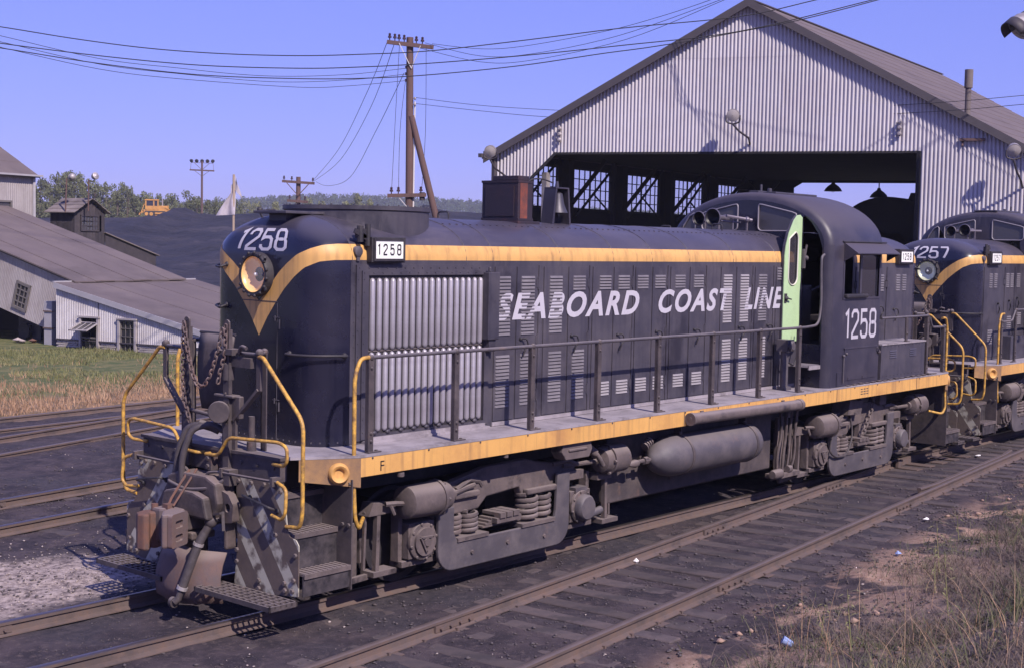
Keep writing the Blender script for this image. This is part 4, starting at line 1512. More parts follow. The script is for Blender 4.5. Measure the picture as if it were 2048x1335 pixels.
# yellow hand rail coming down beside the steps (a half turn makes the other corner)
yr = MB().tube(fillet([(-1.06, -RY, 2.60), (-1.22, -RY, 2.60), (-1.30, -RY, 2.42), (-1.295, -RY, 1.3), (-1.29, -1.49, 0.98), (-1.22, -1.47, 0.86), (-1.0, -1.30, 0.92)], 0.12, 6), 0.022, 8)
END.append(L('yellow_hand_rail', yr, 'yellow_rail', smooth=60))
yr2 = MB().tube(fillet([(-1.06, RY, 2.60), (-1.22, RY, 2.60), (-1.30, RY, 2.42), (-1.295, RY, 1.3), (-1.29, 1.49, 0.98), (-1.22, 1.47, 0.86), (-1.0, 1.30, 0.92)], 0.12, 6), 0.022, 8)
END.append(L('yellow_hand_rail', yr2, 'yellow_rail', smooth=60))

# ---- end platform, pilot, steps
for s in (-1, 1):
    mb = MB()
    a, b = Vector((-1.26, s * 1.536, 0)), Vector((-1.80, s * 1.216, 0))
    mb.add([(a.x, a.y, 1.30), (b.x, b.y, 1.38), (b.x, b.y, 1.598), (a.x, a.y, 1.598),
            (a.x + 0.03, a.y - s * 0.03, 1.30), (b.x + 0.03, b.y - s * 0.03, 1.38), (b.x + 0.03, b.y - s * 0.03, 1.598), (a.x + 0.03, a.y - s * 0.03, 1.598)],
           [(0, 1, 2, 3), (7, 6, 5, 4), (0, 1, 5, 4), (1, 2, 6, 5), (2, 3, 7, 6), (3, 0, 4, 7)])
    cp = L('corner_plate', mb, 'gold_grimy_shaded')
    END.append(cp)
    n_ = Vector((-0.32, s * 0.54, 0)).normalized()
    n_ = Vector((-(b.y - a.y) * s, (b.x - a.x) * s, 0)).normalized() * -1
    if n_.y * s < 0:
        n_ = -n_
    c = a.lerp(b, 0.36)
    c.z = 1.45
    ring = MB().lathe([(0.045, 0.015), (0.06, 0.045), (0.085, 0.055), (0.105, 0.035), (0.11, 0.0)], c, c + n_, 22, caps=False)
    ring.lathe([(0.001, 0.010), (0.048, 0.014)], c, c + n_, 22, caps=False)
    L('poling_pocket', ring, 'gold_sill', parent=cp, smooth=60)

eb = MB()
eb.box((-1.98, -1.14, 1.385), (-1.89, 1.14, 1.598))
eb.box((-2.0, -1.16, 1.598), (-1.86, 1.16, 1.63))
for s in (-1, 1):
    for y in (0.55, 0.80, 1.05):
        eb.bolt((-1.98, s * y, 1.52), (-1, 0, 0), 0.022, 0.018)
endb = L('end_beam', eb, 'grimy_steel')
END.append(endb)


def stripe_pilot_mat():
    m = M('pilot_stripes', (0.115, 0.085, 0.07), 0.75, var=0.3, vs=6, dirt=(0.07, 0.055, 0.055), da=0.4, ds=5, bump=0.2, bs=25)
    nt = m.node_tree
    N, Lk = nt.nodes, nt.links
    b = N['Principled BSDF']
    tc = N.new('ShaderNodeTexCoord')
    sx = N.new('ShaderNodeSeparateXYZ')
    Lk.new(tc.outputs['Object'], sx.inputs[0])
    ab = N.new('ShaderNodeMath')
    ab.operation = 'ABSOLUTE'
    Lk.new(sx.outputs[1], ab.inputs[0])
    mul = N.new('ShaderNodeMath')
    mul.operation = 'MULTIPLY_ADD'
    mul.inputs[1].default_value = 1.35
    Lk.new(ab.outputs[0], mul.inputs[0])
    Lk.new(sx.outputs[2], mul.inputs[2])
    sc_ = N.new('ShaderNodeMath')
    sc_.operation = 'MULTIPLY_ADD'
    sc_.inputs[1].default_value = 1 / 0.60
    sc_.inputs[2].default_value = 0.12
    Lk.new(mul.outputs[0], sc_.inputs[0])
    fr_ = N.new('ShaderNodeMath')
    fr_.operation = 'FRACT'
    Lk.new(sc_.outputs[0], fr_.inputs[0])
    gt = N.new('ShaderNodeMath')
    gt.operation = 'GREATER_THAN'
    gt.inputs[1].default_value = 0.60
    Lk.new(fr_.outputs[0], gt.inputs[0])
    ns = N.new('ShaderNodeTexNoise')
    ns.inputs['Scale'].default_value = 7
    ns.inputs['Detail'].default_value = 8
    Lk.new(tc.outputs['Object'], ns.inputs['Vector'])
    rp = N.new('ShaderNodeValToRGB')
    rp.color_ramp.elements[0].position = 0.38
    rp.color_ramp.elements[1].position = 0.52
    Lk.new(ns.outputs[0], rp.inputs[0])
    mm = N.new('ShaderNodeMath')
    mm.operation = 'MULTIPLY'
    Lk.new(gt.outputs[0], mm.inputs[0])
    Lk.new(rp.outputs[0], mm.inputs[1])
    old = b.inputs['Base Color'].links[0].from_socket
    mx = N.new('ShaderNodeMix')
    mx.data_type = 'RGBA'
    Lk.new(mm.outputs[0], mx.inputs[0])
    Lk.new(old, mx.inputs[6])
    mx.inputs[7].default_value = (0.40, 0.37, 0.30, 1)
    Lk.new(mx.outputs[2], b.inputs['Base Color'])


stripe_pilot_mat()
for s in (-1, 1):
    poly = [(s * 0.47, 1.384), (s * 1.20, 1.384), (s * 1.27, 0.93), (s * 1.31, 0.87), (s * 1.40, 0.85), (s * 1.44, 0.80), (s * 1.44, 0.30), (s * 0.95, 0.24), (s * 0.45, 0.24), (s * 0.50, 0.68)]
    pl = L('pilot_plate', plate_x(MB(), poly, [], -1.980, 0.012), 'pilot_stripes')
    END.append(pl)
    bl = MB()
    for y, z in ((0.52, 1.33), (0.72, 1.33), (0.92, 1.34), (1.08, 1.34), (1.17, 1.30), (0.50, 0.62), (0.50, 0.50), (0.85, 0.36), (0.85, 0.28), (1.24, 0.40), (1.25, 0.33), (1.38, 0.45), (1.36, 0.34), (1.10, 0.86), (1.40, 0.70)):
        bl.bolt((-1.986, s * y, z), (-1, 0, 0), 0.024, 0.022)
    L('pilot_bolt', bl, 'truck_dust', parent=pl, kind='stuff')
    # step well
    zs = [(1.50, 1.28, 0.50, 0.30), (1.30, 1.06, 0.86, 0.50), (1.08, 0.84, 1.22, 0.86)]
    sw_ = L('step_side', MB().box((-1.35, s * 1.505, 0.27), (-1.335, s * 0.84, 1.385)), 'grimy_steel')
    END.append(sw_)
    for (yo, yi, zt, zb) in zs:
        END.append(L('step_riser', MB().box((-1.962, s * (yo - 0.012), zb), (-1.351, s * (yo - 0.03), zt)), 'step_worn'))
        tr = MB()
        tr.box((-1.962, s * yo, zt), (-1.351, s * yi, zt + 0.022))
        for i in range(10):
            tr.box((-1.955 + i * 0.062, s * (yo - 0.005), zt + 0.022), (-1.93 + i * 0.062, s * (yi + 0.005), zt + 0.030))
        tr.box((-1.962, s * (yo + 0.008), zt - 0.025), (-1.351, s * (yo - 0.004), zt + 0.024))
        END.append(L('step_tread', tr, 'truck_dust'))
    bb = MB()
    for y, z in ((1.47, 1.34), (1.36, 1.34), (1.25, 1.34), (1.47, 0.92), (1.38, 0.92)):
        bb.bolt((-1.352, s * y, z), (-1, 0, 0), 0.022, 0.018)
    L('well_bolt', bb, 'grimy_steel', parent=sw_, kind='stuff')
    # foot board of open grating
    fg = MB()
    y0, y1 = s * 0.28, s * 1.46
    fg.box((-2.36, y0, 0.215), (-2.34, y1, 0.265))
    fg.box((-2.03, y0, 0.215), (-2.01, y1, 0.265))
    fg.box((-2.36, y0, 0.215), (-2.01, y0 + s * 0.02, 0.265))
    fg.box((-2.36, y1 - s * 0.02, 0.215), (-2.01, y1, 0.265))
    for i in range(1, 12):
        y = lerp(y0, y1, i / 12)
        fg.box((-2.345, y - 0.011, 0.240), (-2.02, y + 0.011, 0.268))
    for i in range(1, 5):
        x = lerp(-2.36, -2.01, i / 5)
        fg.box((x - 0.008, y0, 0.236), (x + 0.008, y1, 0.262))
    fbd = L('foot_board', fg, 'grimy_steel')
    END.append(fbd)
    # yellow end hand rail
    rr = MB().tube(fillet([(-1.96, s * 0.78, 2.60), (-1.97, s * 0.86, 2.60), (-1.99, s * 1.46, 2.05), (-1.995, s * 1.50, 1.95), (-1.995, s * 1.50, 1.12), (-1.99, s * 1.46, 0.98), (-1.985, s * 1.25, 0.965)], 0.09, 5), 0.021, 8)
    END.append(L('yellow_hand_rail', rr, 'yellow_rail', smooth=60))
    # low yellow loop on the end beam
    lp = MB().tube(fillet([(-1.985, s * 0.05, 1.555), (-2.07, s * 0.06, 1.56), (-2.08, s * 0.30, 1.57), (-2.08, s * 0.46, 1.77), (-2.06, s * 1.22, 1.80), (-2.05, s * 1.33, 1.76), (-2.05, s * 1.33, 1.62), (-2.04, s * 1.27, 1.57), (-1.99, s * 1.05, 1.56)], 0.07, 5), 0.018, 8)
    END.append(L('step_rail', lp, 'yellow_rail', smooth=60))
    # uncoupling lever
    ul = MB().tube(fillet([(-2.10, s * 0.10, 1.20), (-2.12, s * 0.16, 1.38), (-2.10, s * 0.30, 1.405), (-2.06, s * 1.20, 1.405)], 0.05, 4), 0.016, 6)
    ul.box((-2.10, s * 1.13, 1.36), (-1.985, s * 1.17, 1.45))
    ul.box((-2.12, s * 0.36, 1.36), (-1.985, s * 0.40, 1.45))
    lev = L('uncoupling_lever', ul, 'grimy_steel', smooth=50)
    END.append(lev)
    lh = MB().tube(fillet([(-2.06, s * 1.20, 1.405), (-2.08, s * 1.36, 1.36), (-2.10, s * 1.37, 1.12), (-2.09, s * 1.30, 1.05), (-2.06, s * 1.12, 1.07)], 0.06, 5), 0.018, 8)
    L('lever_handle', lh, 'yellow_rail', parent=lev, smooth=60)
    rg = MB().tube(fillet([(-1.98, s * 0.70, 1.18), (-2.09, s * 0.68, 1.22), (-2.10, s * 1.12, 1.15), (-1.98, s * 1.12, 1.10)], 0.04, 4), 0.013, 6)
    for y, z in ((0.70, 1.18), (1.12, 1.10)):
        rg.ball((-1.99, s * y, z), 0.03, 8, 6)
    END.append(L('grab_rung', rg, 'black_steel', smooth=60))

# draft gear pocket, coupler, air hose
dg_ = MB()
dg_.prism([(-0.36, 0.92), (-0.44, 1.10), (-0.40, 1.30), (-0.24, 1.36), (0.24, 1.36), (0.40, 1.30), (0.44, 1.10), (0.36, 0.92)], 'x', -2.20, -1.95)
dg_.prism([(-0.40, 0.94), (-0.33, 1.16), (-0.16, 1.20), (0.16, 1.20), (0.33, 1.16), (0.40, 0.94)], 'x', -2.30, -2.20)
dg_.box((-2.10, -0.46, 0.62), (-1.96, -0.41, 1.0))
dg_.box((-2.16, 0.40, 0.60), (-1.96, 0.46, 1.0))
dgo = L('draft_gear_casting', dg_, 'greasy_cast', bevel=0.05)
END.append(dgo)
cv = MB()
plate_x(cv, [(-0.30, 0.98), (-0.44, 0.90), (-0.58, 0.92), (-0.60, 1.10), (-0.52, 1.20), (-0.36, 1.24)], [rrect(-0.55, -0.47, 1.02, 1.11, 0.035)], -2.08, 0.09)
END.append(L('draft_gear_ear', cv, 'greasy_cast', bevel=0.02))
shk = MB().box((-2.42, -0.11, 0.80), (-1.98, 0.11, 0.98))
shk.box((-2.3, -0.16, 0.70), (-2.0, 0.16, 0.78))
cpl = L('coupler', shk, 'greasy_cast', bevel=0.02)
END.append(cpl)
hd = MB()
# head casting seen from above: (x, y)
hd.prism([(-2.36, -0.14), (-2.36, 0.12), (-2.44, 0.17), (-2.56, 0.17), (-2.55, 0.04), (-2.50, -0.02), (-2.58, -0.06), (-2.70, -0.20), (-2.74, -0.27), (-2.66, -0.30), (-2.50, -0.24)], 'z', 0.70, 1.04)
L('coupler_head', hd, 'rust_pilot', parent=cpl, bevel=0.025)
ga_v, ga_f = plate2d(rrect(-0.15, 0.15, -0.17, 0.17, 0.03), [rrect(-0.08, 0.06, 0.02, 0.095, 0.025), rrect(-0.08, 0.06, -0.115, -0.045, 0.025)], 0.045)
gA, gT, gN = Vector((-2.555, -0.235, 0.87)), Vector((0.923, 0.385, 0)), Vector((0.385, -0.923, 0))
L('coupler_guard', MB().add([gA + gT * u + gN * (w + 0.03) + Vector((0, 0, v)) for u, v, w in ga_v], ga_f), 'rust_pilot', parent=cpl)
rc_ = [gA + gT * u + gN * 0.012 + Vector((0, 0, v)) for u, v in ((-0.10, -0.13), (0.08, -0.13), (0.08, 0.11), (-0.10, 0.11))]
L('guard_slot_shade', MB().add(rc_, [(0, 1, 2, 3)]), 'ink', parent=cpl)  # flat black sheet behind the slots, painted in for the shade inside them
kn = MB()
kn.prism([(-2.47, 0.22), (-2.60, 0.27), (-2.70, 0.22), (-2.745, 0.13), (-2.73, 0.05), (-2.68, 0.02), (-2.65, 0.07), (-2.60, 0.12), (-2.53, 0.08), (-2.46, 0.10)], 'z', 0.63, 1.00)
kno = L('coupler_knuckle', kn, 'rust_coupler', parent=cpl, bevel=0.02)
L('knuckle_pin', MB().cyl((-2.52, 0.16, 0.62), (-2.52, 0.16, 1.07), 0.035, n=12), 'rust_coupler', parent=cpl)
lk = MB().tube([(-2.46, 0.02, 1.05), (-2.40, 0.05, 1.12), (-2.28, 0.07, 1.25), (-2.14, 0.10, 1.38)], 0.014, 6)
lk.box((-2.50, -0.03, 1.02), (-2.42, 0.06, 1.08))
lk.tube([(-2.44, -0.04, 1.06), (-2.3, -0.03, 1.22), (-2.12, 0.0, 1.40)], 0.012, 6)
L('lock_lifter', lk, 'rust_coupler', parent=cpl)
# angle cock and long air hose
ac = MB().cyl((-2.02, -0.34, 0.93), (-2.20, -0.34, 0.91), 0.045, n=10)
ac.ball((-2.20, -0.34, 0.91), 0.065, 10, 8)
ac.bar((-2.2, -0.34, 0.98), (-2.2, -0.50, 1.02), 0.03, 0.02)
ac.bar((-2.16, -0.48, 1.03), (-2.18, -0.52, 0.84), 0.03, 0.02)
ac.cyl((-2.20, -0.34, 0.90), (-2.26, -0.30, 0.78), 0.042, n=10)
aco = L('angle_cock', ac, 'grimy_steel', smooth=50)
END.append(aco)
hp = fillet([(-2.25, -0.305, 0.80), (-2.30, -0.28, 0.70), (-2.37, -0.22, 0.45), (-2.42, -0.16, 0.22)], 0.15, 6)
hs = L('air_hose', MB().tube(hp, 0.046, 10), 'rubber_hose', smooth=60)
END.append(hs)
for t in ((0.0, 0.06), (0.93, 1.0)):
    cl = MB()
    a = Vector((-2.30, -0.28, 0.70)).lerp(Vector((-2.42, -0.16, 0.22)), t[0])
    b = Vector((-2.30, -0.28, 0.70)).lerp(Vector((-2.42, -0.16, 0.22)), t[1])
    cl.cyl(a, b, 0.056, n=12)
    L('hose_clamp', cl, 'lamp_metal', parent=hs)
gh = MB().tube([(-2.42, -0.16, 0.23), (-2.44, -0.14, 0.13), (-2.47, -0.11, 0.09)], 0.035, 8)
gh.lathe([(0.055, 0), (0.055, 0.045), (0.035, 0.06)], (-2.46, -0.10, 0.085), (-2.46, 1, 0.085), 12)
L('gladhand', gh, 'grimy_steel', parent=hs, smooth=50)
# curved snow pilot plate low in the middle
pw = MB()
rows = []
top = [(0.62, 0.28, -2.12), (0.45, 0.58, -2.18), (0.15, 0.62, -2.24), (-0.15, 0.60, -2.24), (-0.47, 0.60, -2.10)]
bot = [(0.56, 0.14, -2.16), (0.44, 0.06, -2.30), (0.15, 0.05, -2.36), (-0.12, 0.05, -2.34), (-0.47, 0.08, -2.14)]
for t in (0, 0.25, 0.5, 0.75, 1):
    rows.append([(lerp(a[2], b[2], t) - 0.06 * math.sin(math.pi * t), lerp(a[0], b[0], t), lerp(a[1], b[1], t)) for a, b in zip(top, bot)])
pw.strip(rows)
pwo = L('pilot_plow', pw, 'rust_pilot', smooth=70)
END.append(pwo)
sm = pwo.modifiers.new('thickness', 'SOLIDIFY')
sm.thickness = 0.02

# posts, drop step, chains, hoses of the end platform
for y, zt in ((0.31, 2.95), (-0.35, 2.95)):
    mb = MB()
    ring = [(y + 0.045 * math.cos(R(a)), zt - 0.045 + 0.045 * math.sin(R(a))) for a in range(0, 181, 30)]
    plate_x(mb, [(y + 0.045, 1.40)] + ring + [(y - 0.045, 1.40)], [[(y + 0.012, 2.89), (y + 0.012, 2.91), (y - 0.012, 2.91), (y - 0.012, 2.89)]], -2.02, 0.018)
    mb.box((-2.012, y - 0.045, 1.40), (-1.985, y - 0.033, zt - 0.1))
    for z in (1.9, 2.2, 2.5):
        mb.ball((-2.032, y, z), 0.016, 6, 4)
    END.append(L('end_post', mb, 'grimy_steel'))
for s in (-1, 1):
    y = s * 0.78
    mb = MB()
    mb.bar((-1.95, y, 2.64), (-1.95, y, 2.26), 0.06, 0.03, (1, 0, 0))
    mb.bar((-1.95, y, 2.27), (-1.97, s * 0.42, 1.93), 0.03, 0.06, (1, 0, 0))
    mb.bar((-1.97, s * 0.42, 1.94), (-1.97, s * 0.42, 1.62), 0.06, 0.03, (1, 0, 0))
    mb.ball((-1.95, y, 2.64), 0.042, 10, 8)
    END.append(L('end_post', mb, 'grimy_steel'))
    mb = MB()
    mb.box((-1.78, s * 0.60, DK), (-1.765, s * 0.68, 2.62))
    mb.box((-1.78, s * 0.60, DK), (-1.74, s * 0.612, 2.60))
    mb.ball((-1.772, s * 0.64, 2.63), 0.04, 8, 6)
    END.append(L('end_post', mb, 'grimy_steel'))
    rl2 = MB().tube([(-1.95, s * 0.78, 2.62), (-1.98, s * 0.36, 2.62)], 0.019, 8)
    rl2.tube([(-1.772, s * 0.64, 2.62), (-1.95, s * 0.78, 2.62)], 0.017, 8)
    END.append(L('end_rail', rl2, 'equalizer_paint', smooth=60))
ds = MB()
rows = []
for k in range(7):
    t = k / 6
    z = lerp(1.98, 2.78, t)
    rows.append([(-1.84 - 0.10 * math.sin(t * math.pi * 0.9) * (1 - 0.2 * abs(i - 2)), lerp(0.30, -0.26, i / 4), z) for i in range(5)])
ds.strip(rows)
dso = L('drop_step', ds, 'grimy_steel', smooth=60)
sm = dso.modifiers.new('thickness', 'SOLIDIFY')
sm.thickness = 0.02
END.append(dso)
L('step_edge', MB().tube([(-1.85, 0.31, 2.785), (-1.85, -0.27, 2.785)], 0.016, 6), 'black_steel', parent=dso)
vp = MB().cyl((-1.88, -0.58, DK), (-1.88, -0.58, 1.98), 0.035, n=10)
vp.cyl((-1.88, -0.58, DK), (-1.88, -0.58, DK + 0.10), 0.05, n=10)
vp.cyl((-1.93, -0.25, 1.60), (-1.93, -0.25, 1.90), 0.055, n=10)
vp.tube([(-2.0, 0.30, 1.98), (-2.0, -0.28, 1.94)], 0.022, 8)
END.append(L('drain_pipe', vp, 'grimy_steel', smooth=50))
mu = MB()
mu.cyl((-1.93, -0.20, 2.02), (-2.10, -0.34, 2.02), 0.10, n=16)
mu.cyl((-2.10, -0.34, 2.02), (-2.13, -0.365, 2.02), 0.115, n=16)
mu.box((-1.99, -0.52, 1.95), (-1.93, -0.18, 2.18))
mu.box((-2.04, -0.47, 2.16), (-1.93, -0.16, 2.19))
muo = L('cable_socket', mu, 'grimy_steel', bevel=0.01, smooth=40)
END.append(muo)
cn = MB().cyl((-1.99, -0.34, 2.34), (-1.99, -0.34, 2.50), 0.062, n=14)
cn.cyl((-1.99, -0.34, 2.50), (-1.99, -0.34, 2.60), 0.03, n=10)
cn.cyl((-1.99, -0.34, 2.20), (-1.99, -0.34, 2.34), 0.025, n=10)
cn.box((-2.06, -0.48, 2.60), (-1.94, -0.22, 2.66))
cn.box((-2.0, -0.70, 2.48), (-1.95, -0.36, 2.58))
cn.ball((-2.02, -0.27, 2.64), 0.06, 8, 6, (1, 1.4, 0.6))
L('canister', cn, 'grimy_steel', parent=muo, smooth=40)
hk = MB().tube(fillet([(-2.0, -0.52, 2.62), (-2.02, -0.58, 2.70), (-2.02, -0.66, 2.68)], 0.05), 0.02, 8)
L('cable_hook', hk, 'grimy_steel', parent=muo, smooth=60)
for k, (y0, y1, d) in enumerate(((0.02, 0.30, 0.0), (-0.08, 0.16, 0.04))):
    pts = fillet([(-1.93, y0 - 0.10, 1.80), (-1.99, y0, 1.86), (-2.10 - d, y1 - 0.1, 1.82), (-2.16 - d, y1, 1.50), (-2.14 - d, y1 + 0.0, 1.18 - d)], 0.22, 7)
    ho = L('control_hose', MB().tube(pts, 0.034, 10), 'rubber_hose', smooth=60)
    END.append(ho)
hcl = MB()
hcl.cyl((-1.95, -0.04, 1.82), (-2.05, 0.06, 1.86), 0.046, n=12)
hcl.cyl((-1.93, -0.12, 1.80), (-1.97, -0.06, 1.83), 0.052, n=12)
END.append(L('hose_fitting', hcl, 'grimy_steel'))
lp2 = MB().tube(fillet([(-2.02, 0.42, 1.30), (-2.20, 0.40, 1.24), (-2.26, 0.0, 1.20), (-2.18, -0.30, 1.24), (-2.05, -0.44, 1.36)], 0.12, 6), 0.02, 8)
lp2.box((-2.10, -0.50, 1.28), (-1.985, -0.40, 1.44))
lp2.box((-2.08, -0.18, 1.40), (-1.985, -0.08, 1.56))
lp2.bolt((-2.08, -0.13, 1.52), (-1, 0, 0), 0.025)
lp2.bolt((-2.08, -0.13, 1.44), (-1, 0, 0), 0.025)
END.append(L('hose_bracket', lp2, 'grimy_steel', smooth=50))


def chain(pts, ln=0.066, r=0.0085, w=0.020):
    """Links of a chain along a polyline."""
    P = [Vector(p) for p in pts]
    mb = MB()
    seg = [(P[i + 1] - P[i]).length for i in range(len(P) - 1)]
    tot = sum(seg)
    n = int(tot / (ln * 0.74))

    def at(d):
        for i, s in enumerate(seg):
            if d <= s or i == len(seg) - 1:
                return P[i].lerp(P[i + 1], min(1, d / s)), (P[i + 1] - P[i]).normalized()
            d -= s
    for k in range(n):
        c, d = at((k + 0.5) * tot / n)
        sd = d.cross(Vector((1, 0, 0)))
        if sd.length < 0.1:
            sd = d.cross(Vector((0, 1, 0)))
        sd.normalize()
        if k % 2:
            sd = d.cross(sd).normalized()
        lk = []
        h = ln / 2 - w
        for j in range(10):
            a = 2 * math.pi * j / 10
            lk.append(c + d * ((h if math.cos(a) > 0 else -h) + w * math.cos(a)) + sd * (w * math.sin(a)))
        mb.tube(lk, r, 5, closed=True)
    return mb


cat = [(-2.06 - 0.03 * math.sin(math.pi * t), lerp(0.31, -0.33, t), lerp(2.88, 2.86, t) - 0.62 * (1 - (2 * t - 1) ** 2)) for t in [i / 24 for i in range(25)]]
END.append(L('safety_chain', chain(cat), 'rust_pilot', smooth=60))
END.append(L('safety_chain', chain([(-2.05, 0.33, 2.9), (-2.06, 0.335, 2.4), (-2.06, 0.30, 2.1), (-2.05, 0.22, 1.86)]), 'rust_pilot', smooth=60))
END.append(L('safety_chain', chain([(-2.05, -0.37, 2.9), (-2.05, -0.36, 2.62), (-2.06, -0.29, 2.42), (-2.06, -0.26, 2.30)]), 'rust_pilot', smooth=60))

# ---- trucks
TRUCK = []
fp = [(0.12, 0.80), (0.12, 1.02), (0.42, 1.08), (0.85, 1.16), (1.05, 1.20), (1.80, 1.22), (2.05, 1.16), (2.75, 1.06), (2.75, 0.92), (2.42, 0.92), (2.40, 0.83), (1.72, 0.80), (1.68, 0.90), (1.10, 0.86), (0.95, 0.74), (0.48, 0.72), (0.44, 0.80)]
tf_ = MB().prism(fp, 'y', -1.16, -1.04)
tf_.box((0.5, -1.22, 0.90), (0.92, -1.16, 0.97))
tf_.box((1.74, -1.24, 0.80), (2.36, -1.16, 0.87))
tf = L('truck_frame', tf_, 'truck_dust', bevel=0.02)
TRUCK.append(tf)
# drop equalizer: an outer U plate between the axles
eq = [(0.20, 0.84), (0.20, 0.36)] + [(0.20 + 0.24 - 0.24 * math.cos(R(a)), 0.36 - 0.24 * math.sin(R(a))) for a in range(15, 90, 15)] + [(0.44, 0.12), (2.30, 0.12)] + \
     [(2.30 + 0.24 * math.sin(R(a)), 0.36 - 0.24 * math.cos(R(a))) for a in range(15, 90, 15)] + [(2.54, 0.36), (2.54, 1.0), (2.30, 1.0), (2.28, 0.55), (2.26, 0.47), (2.18, 0.43), (0.60, 0.43), (0.50, 0.46), (0.45, 0.55), (0.45, 0.84)]
eqo = L('equalizer', MB().prism(eq, 'y', -1.25, -1.20), 'equalizer_paint', bevel=0.012)
TRUCK.append(eqo)
eb_ = MB()
for x, z in ((0.75, 0.28), (1.37, 0.30), (2.05, 0.27)):
    eb_.bolt((x, -1.25, z), (0, -1, 0), 0.026, 0.02)
L('equalizer_bolt', eb_, 'truck_dust', parent=eqo, kind='stuff')
for x0, x1 in ((0.50, 1.02), (1.62, 2.24)):
    L('spring_seat', MB().box((x0, -1.27, 0.43), (x1, -1.05, 0.475)), 'truck_dust', parent=eqo)


def coil(x, y, z0, z1, r, wr, turns):
    n = int(turns * 14)
    return MB().tube([(x + r * math.cos(2 * math.pi * turns * i / n), y + r * math.sin(2 * math.pi * turns * i / n), lerp(z0, z1, i / n)) for i in range(n + 1)], wr, 6)


for x, r in ((0.56, 0.07), (0.80, 0.095), (1.84, 0.125), (2.12, 0.10)):
    TRUCK.append(L('coil_spring', coil(x, -1.14, 0.49, 0.80 if x > 1 else 0.74, r, 0.028, 4.6), 'truck_dust', smooth=60))
lf = MB()
for k in range(5):
    lf.box((1.02 + 0.05 * k, -1.17, 0.50 + 0.026 * k), (1.72 - 0.03 * k, -0.98, 0.521 + 0.026 * k))
for x in (1.22, 1.34, 1.46):
    lf.box((x, -1.27, 0.60), (x + 0.10, -0.98, 0.66))
lf.box((1.18, -1.25, 0.54), (1.62, -0.98, 0.60))
TRUCK.append(L('leaf_spring', lf, 'truck_dust'))
for x, cov in ((0.0, 0), (2.845, 1)):
    jb = MB()
    jb.box((x - 0.20, -1.18, 0.33), (x + 0.20, -0.95, 0.72))
    jb.box((x - 0.28, -1.10, 0.30), (x - 0.22, -0.98, 0.92))
    jb.box((x + 0.22, -1.10, 0.30), (x + 0.28, -0.98, 0.92))
    jb.lathe([(0.21, 0), (0.21, 0.04), (0.19, 0.05)], (x, -1.17, 0.51), (x, -2, 0.51), 24)
    jb.box((x - 0.26, -1.14, 0.24), (x + 0.30, -0.95, 0.31))
    for k in range(8):
        a = 2 * math.pi * k / 8 + 0.2
        jb.bolt((x + 0.195 * math.cos(a), -1.215, 0.51 + 0.195 * math.sin(a)), (0, -1, 0), 0.02, 0.018)
    jo = L('journal_box', jb, 'truck_dust', smooth=30, bevel=0.006)
    TRUCK.append(jo)
    cp_ = MB()
    if cov:
        cp_.lathe([(0.165, 0), (0.165, 0.07), (0.14, 0.10), (0.06, 0.105), (0.001, 0.105)], (x, -1.22, 0.51), (x, -2, 0.51), 24)
        cp_.box((x - 0.12, -1.20, 0.70), (x + 0.12, -1.05, 0.76))
        cp_.cyl((x + 0.24, -1.13, 0.36), (x + 0.50, -1.13, 0.40), 0.05, n=10)
        L('journal_cap', cp_, 'equalizer_paint', parent=jo, smooth=40)
    else:
        cp_.lathe([(0.155, 0.0), (0.155, 0.03)], (x, -1.22, 0.51), (x, -2, 0.51), 24)
        for k in range(3):
            a0_, a1_ = 2 * math.pi * k / 3 + 0.5, 2 * math.pi * (k + 1) / 3 + 0.5
            cp_.bar((x + 0.11 * math.cos(a0_), -1.258, 0.51 + 0.11 * math.sin(a0_)), (x + 0.11 * math.cos(a1_), -1.258, 0.51 + 0.11 * math.sin(a1_)), 0.02, 0.035, (0, 1, 0))
        cp_.cyl((x, -1.24, 0.51), (x, -1.28, 0.51), 0.045, n=10)
        L('journal_cap', cp_, 'truck_dust', parent=jo, smooth=40)
    wh = []
    prof_ = [(0.10, 0), (0.13, 0.01), (0.40, 0.035), (0.43, 0.0), (0.508, 0.0), (0.512, 0.10), (0.545, 0.12), (0.545, 0.14), (0.40, 0.14), (0.13, 0.10)]
    wl = MB().lathe(prof_, (x, -0.80, 0.51), (x, 0.2, 0.51), 40)
    wl.cyl((x, -0.98, 0.51), (x, 0, 0.51), 0.085, n=14)
    TRUCK.append(L('wheel', wl, 'black_steel', smooth=35))


def brake_cylinder(x0, x1, z, y, sx):
    """Air cylinder; the push rod leaves at the sx end."""
    a, b = (x0, x1) if sx > 0 else (x1, x0)
    ln = abs(x1 - x0)
    mb = MB().lathe([(0.13, 0), (0.18, 0.03), (0.185, ln * 0.62), (0.20, ln * 0.62), (0.20, ln * 0.67), (0.175, ln * 0.67), (0.15, ln * 0.85), (0.07, ln * 0.90), (0.07, ln)], (a, y, z), (b + sx, y, z), 26)
    for k in range(6):
        t = 2 * math.pi * k / 6
        mb.bolt((a + sx * (ln * 0.67), y + 0.185 * math.cos(t), z + 0.185 * math.sin(t)), (sx, 0, 0), 0.022, 0.03)
    return mb


